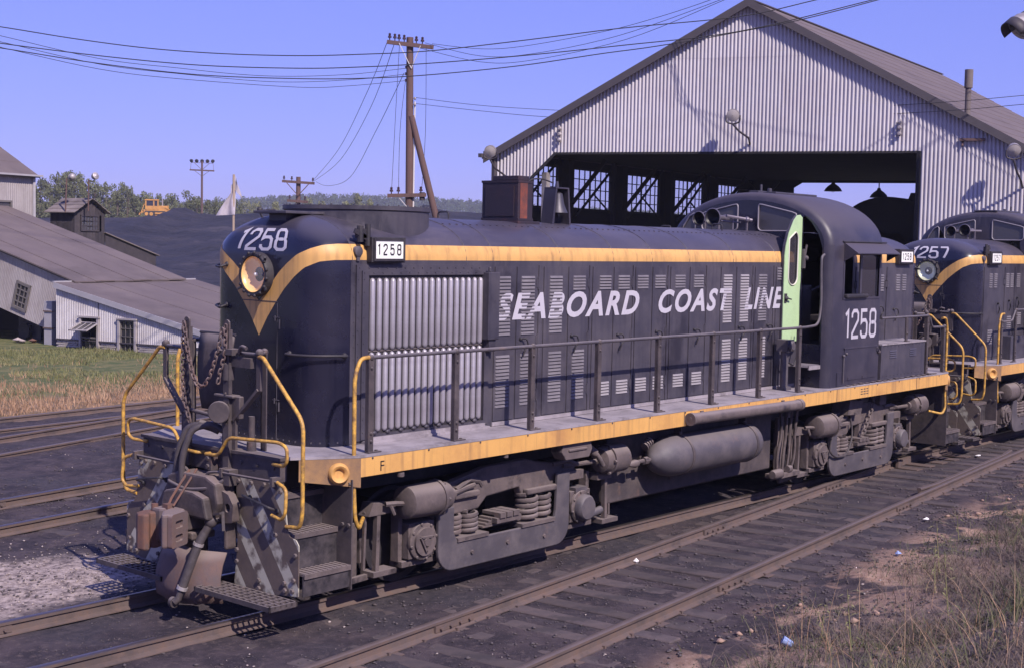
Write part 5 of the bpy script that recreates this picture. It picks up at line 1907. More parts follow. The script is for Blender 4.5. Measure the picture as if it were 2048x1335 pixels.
bc = brake_cylinder(-0.36, 0.42, 0.985, -1.24, 1)
bc.cyl((0.42, -1.24, 0.985), (0.85, -1.18, 1.03), 0.03, n=8)
bc.tube([(0.5, -1.22, 1.02), (0.75, -1.20, 1.10), (0.95, -1.16, 1.06), (1.0, -1.16, 1.0)], 0.026, 6)
bc.tube([(-0.36, -1.24, 0.98), (-0.48, -1.26, 1.0), (-0.60, -1.22, 1.0)], 0.028, 6)
bc.tube([(-0.55, -1.24, 1.0), (-0.50, -1.26, 0.88)], 0.02, 6)
bc.box((-0.1, -1.2, 0.78), (0.3, -1.02, 0.84))
TRUCK.append(L('brake_cylinder', bc, 'truck_dust', smooth=35))
bc2 = brake_cylinder(3.10, 3.66, 1.06, -1.22, -1)
bc2.cyl((3.10, -1.22, 1.06), (2.5, -1.16, 1.06), 0.03, n=8)
bc2.tube([(2.75, -1.20, 1.06), (2.55, -1.18, 1.12), (2.3, -1.16, 1.10)], 0.03, 6)
bc2.box((2.50, -1.22, 0.88), (2.85, -1.06, 0.99))
bc2.box((3.2, -1.18, 0.80), (3.5, -1.0, 0.88))
TRUCK.append(L('brake_cylinder', bc2, 'truck_dust', smooth=35))
for x in (-0.62, 3.42):
    rgm = MB()
    sgn = -1 if x < 0 else 1
    rgm.bar((x, -1.12, 0.96), (x + sgn * 0.02, -1.12, 0.25), 0.06, 0.05)
    rgm.bar((x + sgn * 0.14, -1.08, 0.92), (x + sgn * 0.16, -1.08, 0.30), 0.03, 0.03)
    rgm.box((x - 0.10, -1.18, 0.22), (x + 0.24, -0.98, 0.275))
    rgm.prism([(x - sgn * 0.02, 0.30), (x - sgn * 0.09, 0.34), (x - sgn * 0.10, 0.60), (x - sgn * 0.06, 0.85), (x - sgn * 0.0, 0.86)], 'y', -0.84, -0.68)
    rgm.prism([(x - 0.16, 0.88), (x + 0.26, 0.88), (x + 0.22, 0.98), (x - 0.10, 1.02)], 'y', -1.16, -1.0)
    if x < 0:
        rgm.bar((-0.62, -1.06, 0.22), (-1.1, -1.06, 0.20), 0.05, 0.06)
        rgm.prism([(-0.80, 0.22), (-1.20, 0.20), (-1.12, 0.30), (-1.0, 0.36), (-0.95, 0.78), (-0.80, 0.80)], 'y', -1.0, -0.97)
    TRUCK.append(L('brake_rigging', rgm, 'truck_dust'))
cc = MB().tube(fillet([(0.35, -1.22, 0.92), (0.1, -1.30, 0.55), (0.3, -1.30, 0.45), (0.75, -1.27, 0.42), (1.0, -1.25, 0.75), (0.95, -1.2, 1.1)], 0.15, 6), 0.018, 6)
cable = L('truck_cable', cc, 'rubber_hose', smooth=60)
cable.location.x += 9.14
bol = MB().box((0.95, -1.0, 0.82), (1.9, 1.0, 1.05))
bol.cyl((1.42, 0, 1.0), (1.42, 0, 1.2), 0.4)
bol.box((0.3, -0.6, 0.35), (1.1, 0.6, 0.8))
bol.box((1.7, -0.6, 0.35), (2.5, 0.6, 0.8))
TRUCK_C = [L('truck_bolster', bol, 'black_steel')]

# ---- under the sill: tanks, pipes
ft = MB().box((3.50, -1.10, 0.44), (7.70, 1.10, 1.30))
L('fuel_tank', ft, 'grimy_steel', bevel=0.02)
at_ = MB().lathe([(0.03, 0.0), (0.07, 0.03), (0.14, 0.09), (0.20, 0.17), (0.245, 0.29), (0.268, 0.42), (0.272, 0.52), (0.272, 2.40), (0.255, 2.50), (0.18, 2.58), (0.02, 2.60)], (4.12, -1.34, 0.985), (9, -1.34, 0.985), 30, caps=True)
ato = L('air_reservoir', at_, 'equalizer_paint', smooth=40)
for x in (4.75, 6.42):
    bd = MB()
    bd.lathe([(0.274, 0), (0.282, 0.003), (0.282, 0.05), (0.274, 0.053)], (x, -1.34, 0.985), (x + 1, -1.34, 0.985), 30, caps=False)
    bd.box((x + 0.01, -1.40, 1.24), (x + 0.045, -1.28, 1.40))
    bd.ball((x - 0.01, -1.40, 1.28), 0.03, 8, 6)
    L('tank_band', bd, 'grimy_steel', parent=ato, smooth=40)
vl = MB().cyl((3.86, -1.34, 0.985), (4.14, -1.34, 0.985), 0.026, n=8)
vl.cyl((3.98, -1.34, 0.985), (4.06, -1.34, 0.985), 0.05, n=8)
vl.lathe([(0.01, 0), (0.04, 0.1), (0.055, 0.18), (0.045, 0.24)], (3.60, -1.34, 0.97), (5, -1.34, 0.97), 10)
for k in range(4):
    vl.cyl((4.02 + 0.035 * k, -1.32, 1.16 + 0.02 * k), (4.04 + 0.035 * k, -1.32, 1.17 + 0.02 * k), 0.06, n=10)
L('reservoir_valve', vl, 'truck_dust', parent=ato, smooth=40)
L('long_pipe', MB().cyl((4.66, -1.615, 1.50), (7.62, -1.615, 1.47), 0.078, n=20).cyl((4.640, -1.615, 1.50), (4.70, -1.615, 1.50), 0.086, n=20).cyl((7.56, -1.615, 1.47), (7.64, -1.615, 1.47), 0.086, n=20).cyl((4.636, -1.615, 1.50), (4.640, -1.615, 1.50), 0.03, n=10).box((5.0, -1.56, 1.44), (5.06, -1.53, 1.58)).box((7.2, -1.56, 1.42), (7.26, -1.53, 1.56)), 'truck_dust', smooth=40)
hb_ = MB()
hb_.prism([(2.08, 1.30), (2.16, 1.20), (2.62, 1.20), (2.68, 1.30), (2.64, 1.405), (2.10, 1.405)], 'y', -1.48, -1.30)
hb_.box((2.2, -1.50, 1.30), (2.56, -1.47, 1.33))
L('jacking_pad', hb_, 'truck_dust', bevel=0.01)
pp = MB()
for k, x in enumerate((7.86, 8.0, 8.12, 8.26)):
    L('drain_pipe', MB().tube(fillet([(x, -1.16 - 0.03 * k, 1.40), (x + 0.02, -1.18, 0.95), (x - 0.10 + 0.05 * k, -1.18, 0.62), (x - 0.04, -1.16, 0.34)], 0.15, 4), 0.024, 6), 'truck_dust', smooth=60)
pp.box((7.70, -1.22, 0.28), (8.42, -1.02, 0.35))
pp.lathe([(0.06, 0), (0.075, 0.05), (0.075, 0.24), (0.05, 0.28)], (7.60, -1.20, 0.36), (9, -1.20, 0.36), 12)
pp.lathe([(0.055, 0), (0.055, 0.10)], (8.05, -1.20, 0.40), (9, -1.2, 0.40), 10)
pp.box((7.9, -1.10, 0.35), (8.1, -1.05, 1.2))
L('drain_valve', pp, 'truck_dust', smooth=40)
cr = MB()
cr.tube([(2.9, -1.25, 1.24), (3.0, -1.32, 1.16), (3.1, -1.34, 1.02)], 0.03, 8)
cr.cyl((2.86, -1.24, 1.28), (2.98, -1.30, 1.18), 0.055, n=10)
cr.tube([(-0.66, -1.5, 1.38), (-0.66, -1.5, 1.34)], 0.04, 8)
cr.tube([(1.02, -1.5, 1.39), (1.02, -1.5, 1.36)], 0.03, 8)
cr.tube([(4.9, -1.12, 0.72), (4.92, -1.14, 0.60)], 0.02, 6)
cr.ball((4.9, -1.13, 0.72), 0.04, 8, 6)
cr.tube([(7.5, -1.5, 1.40), (7.5, -1.5, 1.28)], 0.03, 8)
L('pipe_end', cr, 'truck_dust', smooth=50)
brk = MB()
brk.prism([(10.55, 0.60), (10.62, 1.36), (10.86, 1.36), (10.90, 0.98), (10.75, 0.60)], 'y', -1.14, -1.06)
brk.prism([(9.82, 1.10), (10.3, 1.08), (10.36, 1.30), (9.9, 1.34)], 'y', -1.30, -1.0)
brk.box((11.2, -1.2, 1.15), (11.45, -1.0, 1.36))
L('bolster_lug', brk, 'truck_dust')
ch2 = chain([(10.95, -1.22, 1.36), (10.8, -1.24, 1.10), (10.65, -1.24, 0.90), (10.5, -1.26, 0.72)], 0.09, 0.012, 0.028)
L('truck_chain', ch2, 'truck_dust', smooth=60)

# ---- repeat trucks and ends by half turns
index_kids()


def half_turn(o, cx):
    """Copy of a part of the locomotive turned half round about the vertical axis through (cx, 0)."""
    c = o.copy()
    COL.objects.link(c)
    c.parent = loco
    ch = KIDS.get(o.name, ())
    c.rotation_euler.z = math.pi
    # local: mesh is in world coordinates, shifted by the root
    dx = o.location.x + XM
    c.location = (2 * cx - dx - XM, -o.location.y, o.location.z)
    for k in ch:
        copy_tree(k, c)
    return c


def shift_copy(o, dx):
    c = o.copy()
    COL.objects.link(c)
    c.parent = loco
    c.location.x = o.location.x + dx
    for k in KIDS.get(o.name, ()):
        copy_tree(k, c)
    return c


far_truck = [half_turn(o, 2.845 / 2) for o in TRUCK]
for o in TRUCK + TRUCK_C:
    shift_copy(o, 9.14)
index_kids()
for o in far_truck:
    shift_copy(o, 9.14)
rear_end = {}
for o in END:
    rear_end[o.name] = half_turn(o, XM)
index_kids()

# ---- the second locomotive: the same machine turned round, with its own number
loco2 = copy_tree(loco)
loco2.location = (XM + 17.06, 0, 0)
loco2.rotation_euler.z = math.pi
loco2['label'] = 'black diesel locomotive numbered 1257 coupled behind, cut off by the right edge'
index_kids()
num57 = nose_digits('1257')
def swap_mesh(o, mb, mat):
    me = bpy.data.meshes.new(o.name)
    me.from_pydata([tuple(q) for q in mb.v], [], mb.f)
    me.materials.append(MATS[mat])
    o.data = me
for o in list(KIDS[loco2.name]):
    if o.name.startswith('nose_numeral'):
        swap_mesh(o, num57[o['place']], 'white_paint')
    elif o.name.startswith('number_board'):
        for k in KIDS.get(o.name, ()):
            if k.name.startswith('board_numeral'):
                y = k.data.vertices[0].co.y
                swap_mesh(k, board_digits('1257', k['mid'], -1 if y < 0 else 1, y)[k['place']], 'ink')
    elif o.name.startswith('cab') and KIDS.get(o.name):
        for k in KIDS.get(o.name, ()):
            if k.name.startswith('cab_numeral'):
                y = k.data.vertices[0].co.y
                swap_mesh(k, cab_digits('1257', -1 if y < 0 else 1)[abs(k['place'])], 'white_paint')
    elif o.name.startswith('headlight'):
        for k in KIDS.get(o.name, ()):
            if k.name.startswith('reflector'):
                me = k.data.copy()
                me.materials[0] = MATS['reflector_pale']
                k.data = me

# white flag in a bracket on the far side of the nose top
FX, FY = -1.17, 0.64
fl = thing('marker_flag', (FX, FY, 3.80), 'grey white cloth flag hanging limp on its stick at the front locomotive nose', 'flag')
build('flag_staff', MB().cyl((FX, FY, 3.72), (FX, FY, 4.47), 0.013, n=8), 'flag_stick', fl)
rows = []
ld = Vector((-0.62, 0.78, 0))            # the cloth hangs to this side
for i in range(19):
    t = i / 18
    row = []
    for j in range(11):
        u = j / 10
        fold = 0.016 * math.sin(u * 9 + t * 4.0) * (0.3 + t)
        wdt = 0.05 + 0.17 * max(0, t - 0.25) / 0.75
        z = lerp(4.40, 4.03, t) + 0.035 * u * t - 0.05 * u
        p = Vector((FX, FY, 0)) + ld * (u * wdt - 0.02) + Vector((0.78, 0.62, 0)) * fold
        row.append((p.x, p.y, z))
    rows.append(row)
tip = []
for i in range(7):
    t = i / 6
    row = []
    for j in range(6):
        u = j / 5
        p = Vector((FX, FY, 0)) - ld * (0.015 + 0.085 * u * (0.35 + 0.65 * t)) + Vector((0.78, 0.62, 0)) * (0.012 * math.sin(u * 6 + t * 3))
        row.append((p.x, p.y, lerp(4.46, 4.30, t) - 0.10 * u))
    tip.append(row)
flc = build('flag_cloth', MB().strip(rows).strip(tip), 'flag_cloth', fl, smooth=60)
# ------------------------------------------------------------------ ground
CAMXY = (CAM.x, CAM.y)


def t2_center(x):
    """Centre line of the nearer track, which joins the locomotives' track far to the right."""
    if x < 14.0:
        return -2.905 + 0.107 * x
    L_ = 2 * 1.407 / 0.107
    u = min(1.0, (x - 14.0) / L_)
    return -1.407 * (1 - u) ** 2


def sstep(a, b, x):
    t = np.clip((x - a) / (b - a), 0, 1)
    return t * t * (3 - 2 * t)


def vnoise(x, y, seed=0):
    """Cheap smooth value noise on arrays."""
    def h(i, j):
        n = (i * 374761393 + j * 668265263 + seed * 974711) & 0x7fffffff
        n = ((n ^ (n >> 13)) * 1274126177) & 0x7fffffff
        return ((n ^ (n >> 16)) & 0xffff) / 65535.0
    xi, yi = np.floor(x).astype(np.int64), np.floor(y).astype(np.int64)
    fx, fy = x - xi, y - yi
    fx, fy = fx * fx * (3 - 2 * fx), fy * fy * (3 - 2 * fy)
    return (h(xi, yi) * (1 - fx) + h(xi + 1, yi) * fx) * (1 - fy) + (h(xi, yi + 1) * (1 - fx) + h(xi + 1, yi + 1) * fx) * fy


def ground_z(x, y):
    x, y = np.asarray(x, float), np.asarray(y, float)
    z = -0.150 + 0 * x
    d2 = -3.98 + 0.107 * np.minimum(x, 18) - y            # distance towards the camera from the near edge of the nearer track
    z = z + 1.95 * sstep(0.2, 7.5, d2) ** 1.15
    rough = sstep(-0.1, 1.2, d2)
    z = z + rough * (0.16 * (vnoise(x * 0.9, y * 0.9, 3) - 0.5) + 0.09 * (vnoise(x * 2.6, y * 2.6, 5) - 0.5))
    z = z + 0.028 * (vnoise(x * 1.3, y * 1.3, 1) - 0.5) + 0.030 * (vnoise(x * 5, y * 5, 2) - 0.5)
    z = z - 0.15 * sstep(9, 17, y)
    far = sstep(24, 60, np.hypot(x - 5, y - 8))
    return z * (1 - far) + (-0.35) * far


def axis_cells(lo, hi, fine, ends):
    a = list(np.arange(lo, hi + 1e-6, fine))
    step, p = fine, hi
    while p < ends:
        step *= 1.5
        p += step
        a.append(p)
    step, p = fine, lo
    while p > -ends:
        step *= 1.5
        p -= step
        a.insert(0, p)
    return np.array(a)


gx, gy = axis_cells(-8, 17, 0.10, 4200), axis_cells(-9.5, 11, 0.10, 4200)
GX, GY = np.meshgrid(gx, gy)
GZ = ground_z(GX, GY)
nv, nu = GX.shape
gv = np.stack([GX.ravel(), GY.ravel(), GZ.ravel()], 1)
idx = np.arange(nv * nu).reshape(nv, nu)
gf = np.stack([idx[:-1, :-1].ravel(), idx[:-1, 1:].ravel(), idx[1:, 1:].ravel(), idx[1:, :-1].ravel()], 1)


def np_mesh(name, v, f, mat, smooth=False, kind=None):
    me = bpy.data.meshes.new(name)
    v = np.asarray(v, np.float32)
    f = np.asarray(f, np.int32)
    me.vertices.add(len(v))
    me.vertices.foreach_set('co', v.ravel())
    k = f.shape[1]
    me.loops.add(f.size)
    me.loops.foreach_set('vertex_index', f.ravel())
    me.polygons.add(len(f))
    me.polygons.foreach_set('loop_start', np.arange(0, f.size, k, dtype=np.int32))
    me.polygons.foreach_set('loop_total', np.full(len(f), k, np.int32))
    if smooth:
        me.polygons.foreach_set('use_smooth', np.ones(len(f), bool))
    me.update(calc_edges=True)
    me.materials.append(MATS[mat] if isinstance(mat, str) else mat)
    o = bpy.data.objects.new(name, me)
    COL.objects.link(o)
    if kind:
        o['kind'] = kind
    return o


def ground_mat():
    m = bpy.data.materials.new('cinders')
    m.use_nodes = True
    nt = m.node_tree
    N, Lk = nt.nodes, nt.links
    b = N['Principled BSDF']
    b.inputs['Roughness'].default_value = 0.92
    b.inputs['Specular IOR Level'].default_value = 0.25
    tc = N.new('ShaderNodeTexCoord')
    P = tc.outputs['Object']

    def noise(scale, det=8, rough=0.65, dist=0.0):
        n = N.new('ShaderNodeTexNoise')
        n.inputs['Scale'].default_value = scale
        n.inputs['Detail'].default_value = det
        n.inputs['Roughness'].default_value = rough
        n.inputs['Distortion'].default_value = dist
        Lk.new(P, n.inputs['Vector'])
        return n.outputs[0]

    def math_(op, a, bb=None, c=None):
        n = N.new('ShaderNodeMath')
        n.operation = op
        for i, q in enumerate((a, bb, c)):
            if q is None:
                continue
            if isinstance(q, (int, float)):
                n.inputs[i].default_value = q
            else:
                Lk.new(q, n.inputs[i])
        return n.outputs[0]

    def ramp(f, a, bb):
        n = N.new('ShaderNodeMapRange')
        n.interpolation_type = 'SMOOTHSTEP'
        n.inputs[1].default_value = a
        n.inputs[2].default_value = bb
        Lk.new(f, n.inputs[0])
        return n.outputs[0]

    def mix(f, a, bb):
        n = N.new('ShaderNodeMix')
        n.data_type = 'RGBA'
        if isinstance(f, float):
            n.inputs[0].default_value = f
        else:
            Lk.new(f, n.inputs[0])
        for i, q in ((6, a), (7, bb)):
            if isinstance(q, tuple):
                n.inputs[i].default_value = rgb(q)
            else:
                Lk.new(q, n.inputs[i])
        return n.outputs[2]
    sp = N.new('ShaderNodeSeparateXYZ')
    Lk.new(P, sp.inputs[0])
    X, Yv = sp.outputs[0], sp.outputs[1]
    n_big, n_mid, n_fine, n_grit = noise(0.35), noise(2.2), noise(11, 6, 0.7), noise(60, 3, 0.6)
    base = mix(ramp(n_mid, 0.35, 0.68), (0.027, 0.022, 0.029), (0.070, 0.053, 0.060))
    base = mix(ramp(n_fine, 0.50, 0.75), base, (0.115, 0.088, 0.086))
    base = mix(ramp(n_big, 0.48, 0.62), base, mix(ramp(n_fine, 0.3, 0.7), (0.030, 0.027, 0.036), (0.065, 0.054, 0.062)))
    base = mix(math_('MULTIPLY', ramp(n_grit, 0.64, 0.70), 0.55), base, (0.20, 0.165, 0.16))
    # brown fines between the rails ahead of the engine
    # pale sand beside the front truck
    dx = math_('MULTIPLY', math_('SUBTRACT', X, -3.9), 0.42)
    dy = math_('SUBTRACT', Yv, 2.5)
    d = math_('SQRT', math_('ADD', math_('MULTIPLY', dx, dx), math_('MULTIPLY', dy, dy)))
    d = math_('ADD', d, math_('MULTIPLY', math_('SUBTRACT', n_mid, 0.5), 1.1))
    sand = mix(ramp(n_fine, 0.4, 0.65), (0.21, 0.165, 0.15), (0.44, 0.36, 0.325))
    base = mix(math_('MULTIPLY', ramp(d, 1.45, 0.95), ramp(n_fine, 0.28, 0.48)), base, sand)
    # clay showing on the near bank
    d2 = math_('SUBTRACT', math_('MULTIPLY_ADD', X, 0.107, -3.98), Yv)
    clay_n = math_('ADD', noise(0.75, 5, 0.6, 0.6), math_('MULTIPLY', math_('SUBTRACT', n_mid, 0.5), 0.35))
    clay = mix(ramp(n_fine, 0.3, 0.7), (0.28, 0.165, 0.115), (0.44, 0.30, 0.225))
    base = mix(math_('MULTIPLY', ramp(d2, 0.1, 0.9), math_('MULTIPLY', ramp(clay_n, 0.47, 0.55), 0.92)), base, clay)
    bank = mix(ramp(n_mid, 0.35, 0.65), (0.10, 0.073, 0.067), (0.19, 0.142, 0.125))
    base = mix(math_('MULTIPLY', ramp(d2, 0.3, 2.2), 0.55), base, bank)
    # grassy soil under the field behind
    fld = math_('MULTIPLY', ramp(math_('ADD', Yv, math_('MULTIPLY', n_mid, 0.8)), 16.4, 17.2), 1.0)
    base = mix(fld, base, mix(ramp(math_('ADD', Yv, math_('MULTIPLY', n_mid, 3.0)), 20.0, 22.5), mix(ramp(n_mid, 0.4, 0.6), (0.15, 0.105, 0.06), (0.26, 0.17, 0.11)), mix(ramp(n_mid, 0.4, 0.6), (0.075, 0.095, 0.036), (0.15, 0.14, 0.06))))
    Lk.new(base, b.inputs['Base Color'])
    bp = N.new('ShaderNodeBump')
    bp.inputs['Strength'].default_value = 0.9
    bp.inputs['Distance'].default_value = 0.03
    hs_ = math_('ADD', math_('MULTIPLY', n_fine, 0.6), math_('MULTIPLY', n_grit, 0.5))
    Lk.new(hs_, bp.inputs['Height'])
    Lk.new(bp.outputs[0], b.inputs['Normal'])
    MATS['cinders'] = m


ground_mat()
np_mesh('ground', gv, gf, 'cinders', smooth=True, kind='structure')

# ------------------------------------------------------------------ railway tracks
RAIL_P = [(-0.070, -0.140), (0.070, -0.140), (0.070, -0.128), (0.016, -0.108), (0.012, -0.048), (0.035, -0.036), (0.037, -0.008), (0.028, 0.0), (-0.028, 0.0), (-0.037, -0.008), (-0.035, -0.036), (-0.012, -0.048), (-0.016, -0.108), (-0.070, -0.128)]


def rail_mesh(path, zoff=0.0):
    """Sweep of the rail section along (x, y) points; returns sides and running surface separately."""
    side, top = MB(), MB()
    P = [Vector((a, b, 0)) for a, b in path]
    rings = []
    for i, p in enumerate(P):
        d = (P[min(i + 1, len(P) - 1)] - P[max(i - 1, 0)]).normalized()
        n = Vector((-d.y, d.x, 0))
        rings.append([p + n * u + Vector((0, 0, v + zoff)) for u, v in RAIL_P])
    k = len(RAIL_P)
    vs = [q for r_ in rings for q in r_]
    fs, ft = [], []
    for j in range(len(rings) - 1):
        for i in range(k):
            q = (j * k + i, j * k + (i + 1) % k, (j + 1) * k + (i + 1) % k, (j + 1) * k + i)
            (ft if i in (6, 7, 8) else fs).append(q)
    fs.append(tuple(range(k)))
    fs.append(tuple((len(rings) - 1) * k + i for i in range(k)))
    side.add(vs, fs)
    top.add(vs, ft)
    return side, top


tie_me = {}


def tie_mesh(ln):
    key = round(ln, 1)
    if key not in tie_me:
        mb = MB().box((-0.115, -ln / 2, -0.17), (0.115, ln / 2, 0.0))
        me = bpy.data.meshes.new('tie')
        bm = bmesh.new()
        vs = [bm.verts.new(q) for q in mb.v]
        for f in mb.f:
            bm.faces.new([vs[i] for i in f])
        bmesh.ops.recalc_face_normals(bm, faces=bm.faces)
        bmesh.ops.bevel(bm, geom=[e for e in bm.edges], offset=0.012, segments=1, affect='EDGES')
        bm.to_mesh(me)
        bm.free()
        me.materials.append(MATS['tie_wood'])
        tie_me[key] = me
    return tie_me[key]


def track(center, x0, x1, label, zoff=0.0, tie_top=-0.130, ties=True, tie_range=None, shiny=True, joints=(), rows=(-1, 1), step=1.0, spikes=True, tilt=0.0):
    t = thing('railway_track', ((x0 + x1) / 2, center((x0 + x1) / 2), zoff), label, 'railway track', 'railway tracks of the yard')
    xs = np.arange(x0, x1 + 1e-6, step)
    for s in rows:
        path = []
        for x in xs:
            d = (center(x + 0.1) - center(x - 0.1)) / 0.2
            n = math.hypot(1, d)
            path.append((x - s * 0.755 * d / n, center(x) + s * 0.755 / n))
        sd, tp = rail_mesh(path, zoff)
        ro = build('rail', sd, 'rail_side', t, smooth=30)
        build('running_surface', tp, 'rail_top' if shiny else 'rail_top_rusty', ro, smooth=60)
    if ties:
        a, b = tie_range or (x0, x1)
        x = a
        while x < b:
            d = (center(x + 0.1) - center(x - 0.1)) / 0.2
            o = bpy.data.objects.new('tie', tie_mesh(2.55 + rng.uniform(-0.12, 0.12)))
            COL.objects.link(o)
            o.parent = t
            w = WPOS[t.name]
            o.location = (x - w[0] + rng.uniform(-0.03, 0.03), center(x) - w[1] + rng.uniform(-0.07, 0.07), tie_top + rng.uniform(-0.012, 0.008))
            o.rotation_euler = (rng.uniform(-0.006, 0.006), rng.uniform(-0.03, 0.03), math.atan(d) + rng.uniform(-0.025, 0.025))
            x += rng.uniform(0.50, 0.58)
        if spikes:
            sp_ = MB()
            x = a
            while x < b:
                for s in rows:
                    d = (center(x + 0.1) - center(x - 0.1)) / 0.2
                    for k in (-1, 1):
                        c = Vector((x + 0.05 * k, center(x) + s * 0.755 + k * 0.082, zoff - 0.13))
                        sp_.box(c - Vector((0.013, 0.016, 0.03)), c + Vector((0.013, 0.016, 0.018)))
                    c = Vector((x, center(x) + s * 0.755, zoff - 0.1445))
                    sp_.box(c - Vector((0.09, 0.15, 0.006)), c + Vector((0.09, 0.15, 0.004)))
                x += 0.54
            build('spikes', sp_, 'rail_side', t, kind='stuff')
    for (jx, s) in joints:
        jb = MB()
        d = (center(jx + 0.1) - center(jx - 0.1)) / 0.2
        n = math.hypot(1, d)
        for k in (-1, 1):
            a_ = Vector((jx - 0.32, center(jx - 0.32) + s * 0.755 * n + k * 0.028, zoff - 0.078))
            b_ = Vector((jx + 0.32, center(jx + 0.32) + s * 0.755 * n + k * 0.028, zoff - 0.078))
            jb.bar(a_, b_, 0.030, 0.064)
            for i in range(4):
                c = a_.lerp(b_, (i + 0.5) / 4)
                jb.bolt(c + Vector((0, k * 0.013, 0)), (0, k, 0), 0.019, 0.03)
        jb.box((jx - 0.006, center(jx) + s * 0.755 * n - 0.034, zoff - 0.02), (jx + 0.006, center(jx) + s * 0.755 * n + 0.034, zoff + 0.0015))
        build('joint_bar', jb, 'rail_side', t)
    return t


track(lambda x: 0.0, -9, 60, 'straight track carrying the two coupled diesel locomotives, ties buried in dark cinders', tie_top=-0.158, tie_range=(-7, 32), joints=((-4.1, 1),), step=3.0, spikes=False)
track(t2_center, -9, 40, 'rusty track curving in from the foreground to join the one under the locomotives', tie_top=-0.135, tie_range=(-6.5, 20), shiny=False, joints=((-0.60, 1), (5.35, 1), (9.75, 1), (2.85, -1), (8.9, -1)), step=1.0)
gr_ = MB()
sd, tp = rail_mesh([(10.2, t2_center(10.2) - 0.755 + 0.17), (10.9, t2_center(10.9) - 0.755 + 0.105), (15.0, t2_center(15) - 0.755 + 0.105), (15.7, t2_center(15.7) - 0.755 + 0.17)])
gt_ = thing('guard_rail', (13, t2_center(13) - 0.65, 0), 'short check rail lying close inside the near rail opposite the switch frog', 'guard rail')
ro = build('rail', sd, 'rail_side', gt_)
build('running_surface', tp, 'rail_top_rusty', ro)
sw = thing('switch_frog', (9.9, -0.9, 0), 'worn steel switch frog plates where the two foreground tracks meet', 'switch frog')
fb_ = MB()
for i in range(5):
    fb_.box((12.6 + i * 0.55, -1.3, -0.135), (12.85 + i * 0.55, -0.35, -0.118))
build('frog_plate', fb_, 'rail_side', sw)
fp_ = MB()
fp_.bar((12.6, -0.80, -0.06), (14.6, -0.70, -0.06), 0.05, 0.11)
fp_.bar((12.6, -0.92, -0.06), (14.6, -0.60, -0.06), 0.05, 0.11)
build('frog_point', fp_, 'rail_side', sw)
track(lambda x: 5.87 + 0.145 * x, -12, 40, 'polished track just behind the front locomotive, running past its far side', tie_top=-0.150, tie_range=(-8, 12), joints=((-0.9, 1),), spikes=False, step=4.0)
track(lambda x: 11.15 + 0.295 * x, -4, 24, 'cinder covered siding nearer to the locomotive of the two rusty sidings', zoff=-0.10, tie_top=-0.26, ties=True, tie_range=(-2, 14), shiny=False, joints=((4.3, -1),), spikes=False, step=4.0)
track(lambda x: 14.55 + 0.105 * x, -6, 26, 'farther rusty siding lying along the edge of the dry grass', zoff=-0.17, tie_top=-0.32, ties=True, tie_range=(1, 16), shiny=False, spikes=False, step=4.0)

# ------------------------------------------------------------------ loose stones and cinders
ICO_V = np.array([(0, 0, 1), (0.9, 0, 0.35), (0.28, 0.85, 0.35), (-0.73, 0.53, 0.35), (-0.73, -0.53, 0.35), (0.28, -0.85, 0.35), (0.3, 0.2, -0.7)], float)
ICO_F = np.array([(0, 1, 2), (0, 2, 3), (0, 3, 4), (0, 4, 5), (0, 5, 1), (1, 6, 2), (2, 6, 3), (3, 6, 4), (4, 6, 5), (5, 6, 1)])


def stones(name, xy, size, mat, label, sink=0.3):
    n = len(xy)
    z = ground_z(xy[:, 0], xy[:, 1])
    a = rng.uniform(0, 2 * np.pi, n)
    sc = np.stack([size * rng.uniform(0.7, 1.4, n), size * rng.uniform(0.7, 1.3, n), size * rng.uniform(0.4, 0.9, n)], 1)
    v = ICO_V[None] * sc[:, None, :] * rng.uniform(0.75, 1.2, (n, 7, 1))
    c, s = np.cos(a)[:, None], np.sin(a)[:, None]
    x = v[:, :, 0] * c - v[:, :, 1] * s + xy[:, 0:1]
    y = v[:, :, 0] * s + v[:, :, 1] * c + xy[:, 1:2]
    zz = v[:, :, 2] + (z + size * sink)[:, None]
    V = np.stack([x, y, zz], 2).reshape(-1, 3)
    F = (ICO_F[None] + (np.arange(n) * 7)[:, None, None]).reshape(-1, 3)
    o = np_mesh(name, V, F, mat, kind='stuff')
    o['label'] = label
    return o


def scatter(n, x0, x1, y0, y1, dens=None):
    xy = np.stack([rng.uniform(x0, x1, n), rng.uniform(y0, y1, n)], 1)
    if dens is not None:
        xy = xy[rng.uniform(0, 1, n) < dens(xy[:, 0], xy[:, 1])]
    return xy


def d2f(x, y):
    return -3.98 + 0.107 * np.minimum(x, 18) - y


xy = scatter(48000, -8, 24, -9, -0.9, lambda x, y: np.clip(0.25 + 0.75 * sstep(-0.5, 0.4, d2f(x, y)), 0, 1) * (vnoise(x * 1.7, y * 1.7, 9) > 0.36))
stones('cinder_gravel', xy, 0.006 + 0.022 * rng.uniform(0, 1, len(xy)) ** 2.2, 'stone_dark', 'dark cinder gravel strewn along the near track and bank')
xy = scatter(9000, -8, 12, 0.9, 12, lambda x, y: (vnoise(x * 1.1, y * 1.1, 8) > 0.45) * 0.8)
stones('cinder_gravel', xy, rng.uniform(0.008, 0.026, len(xy)), 'stone_dark', 'dark cinders scattered between the far tracks')
xy = scatter(22000, -8, 6, -4, 7, lambda x, y: (vnoise(x * 1.9, y * 1.9, 14) > 0.40) * 0.9)
stones('cinder_gravel', xy, 0.004 + 0.012 * rng.uniform(0, 1, len(xy)) ** 2, 'stone_dark', 'fine dark cinders around the front of the locomotive', 0.2)
xy = scatter(1500, -8, 20, -8.5, 11, lambda x, y: (vnoise(x * 0.6, y * 0.6, 4) > 0.45) * 0.8)
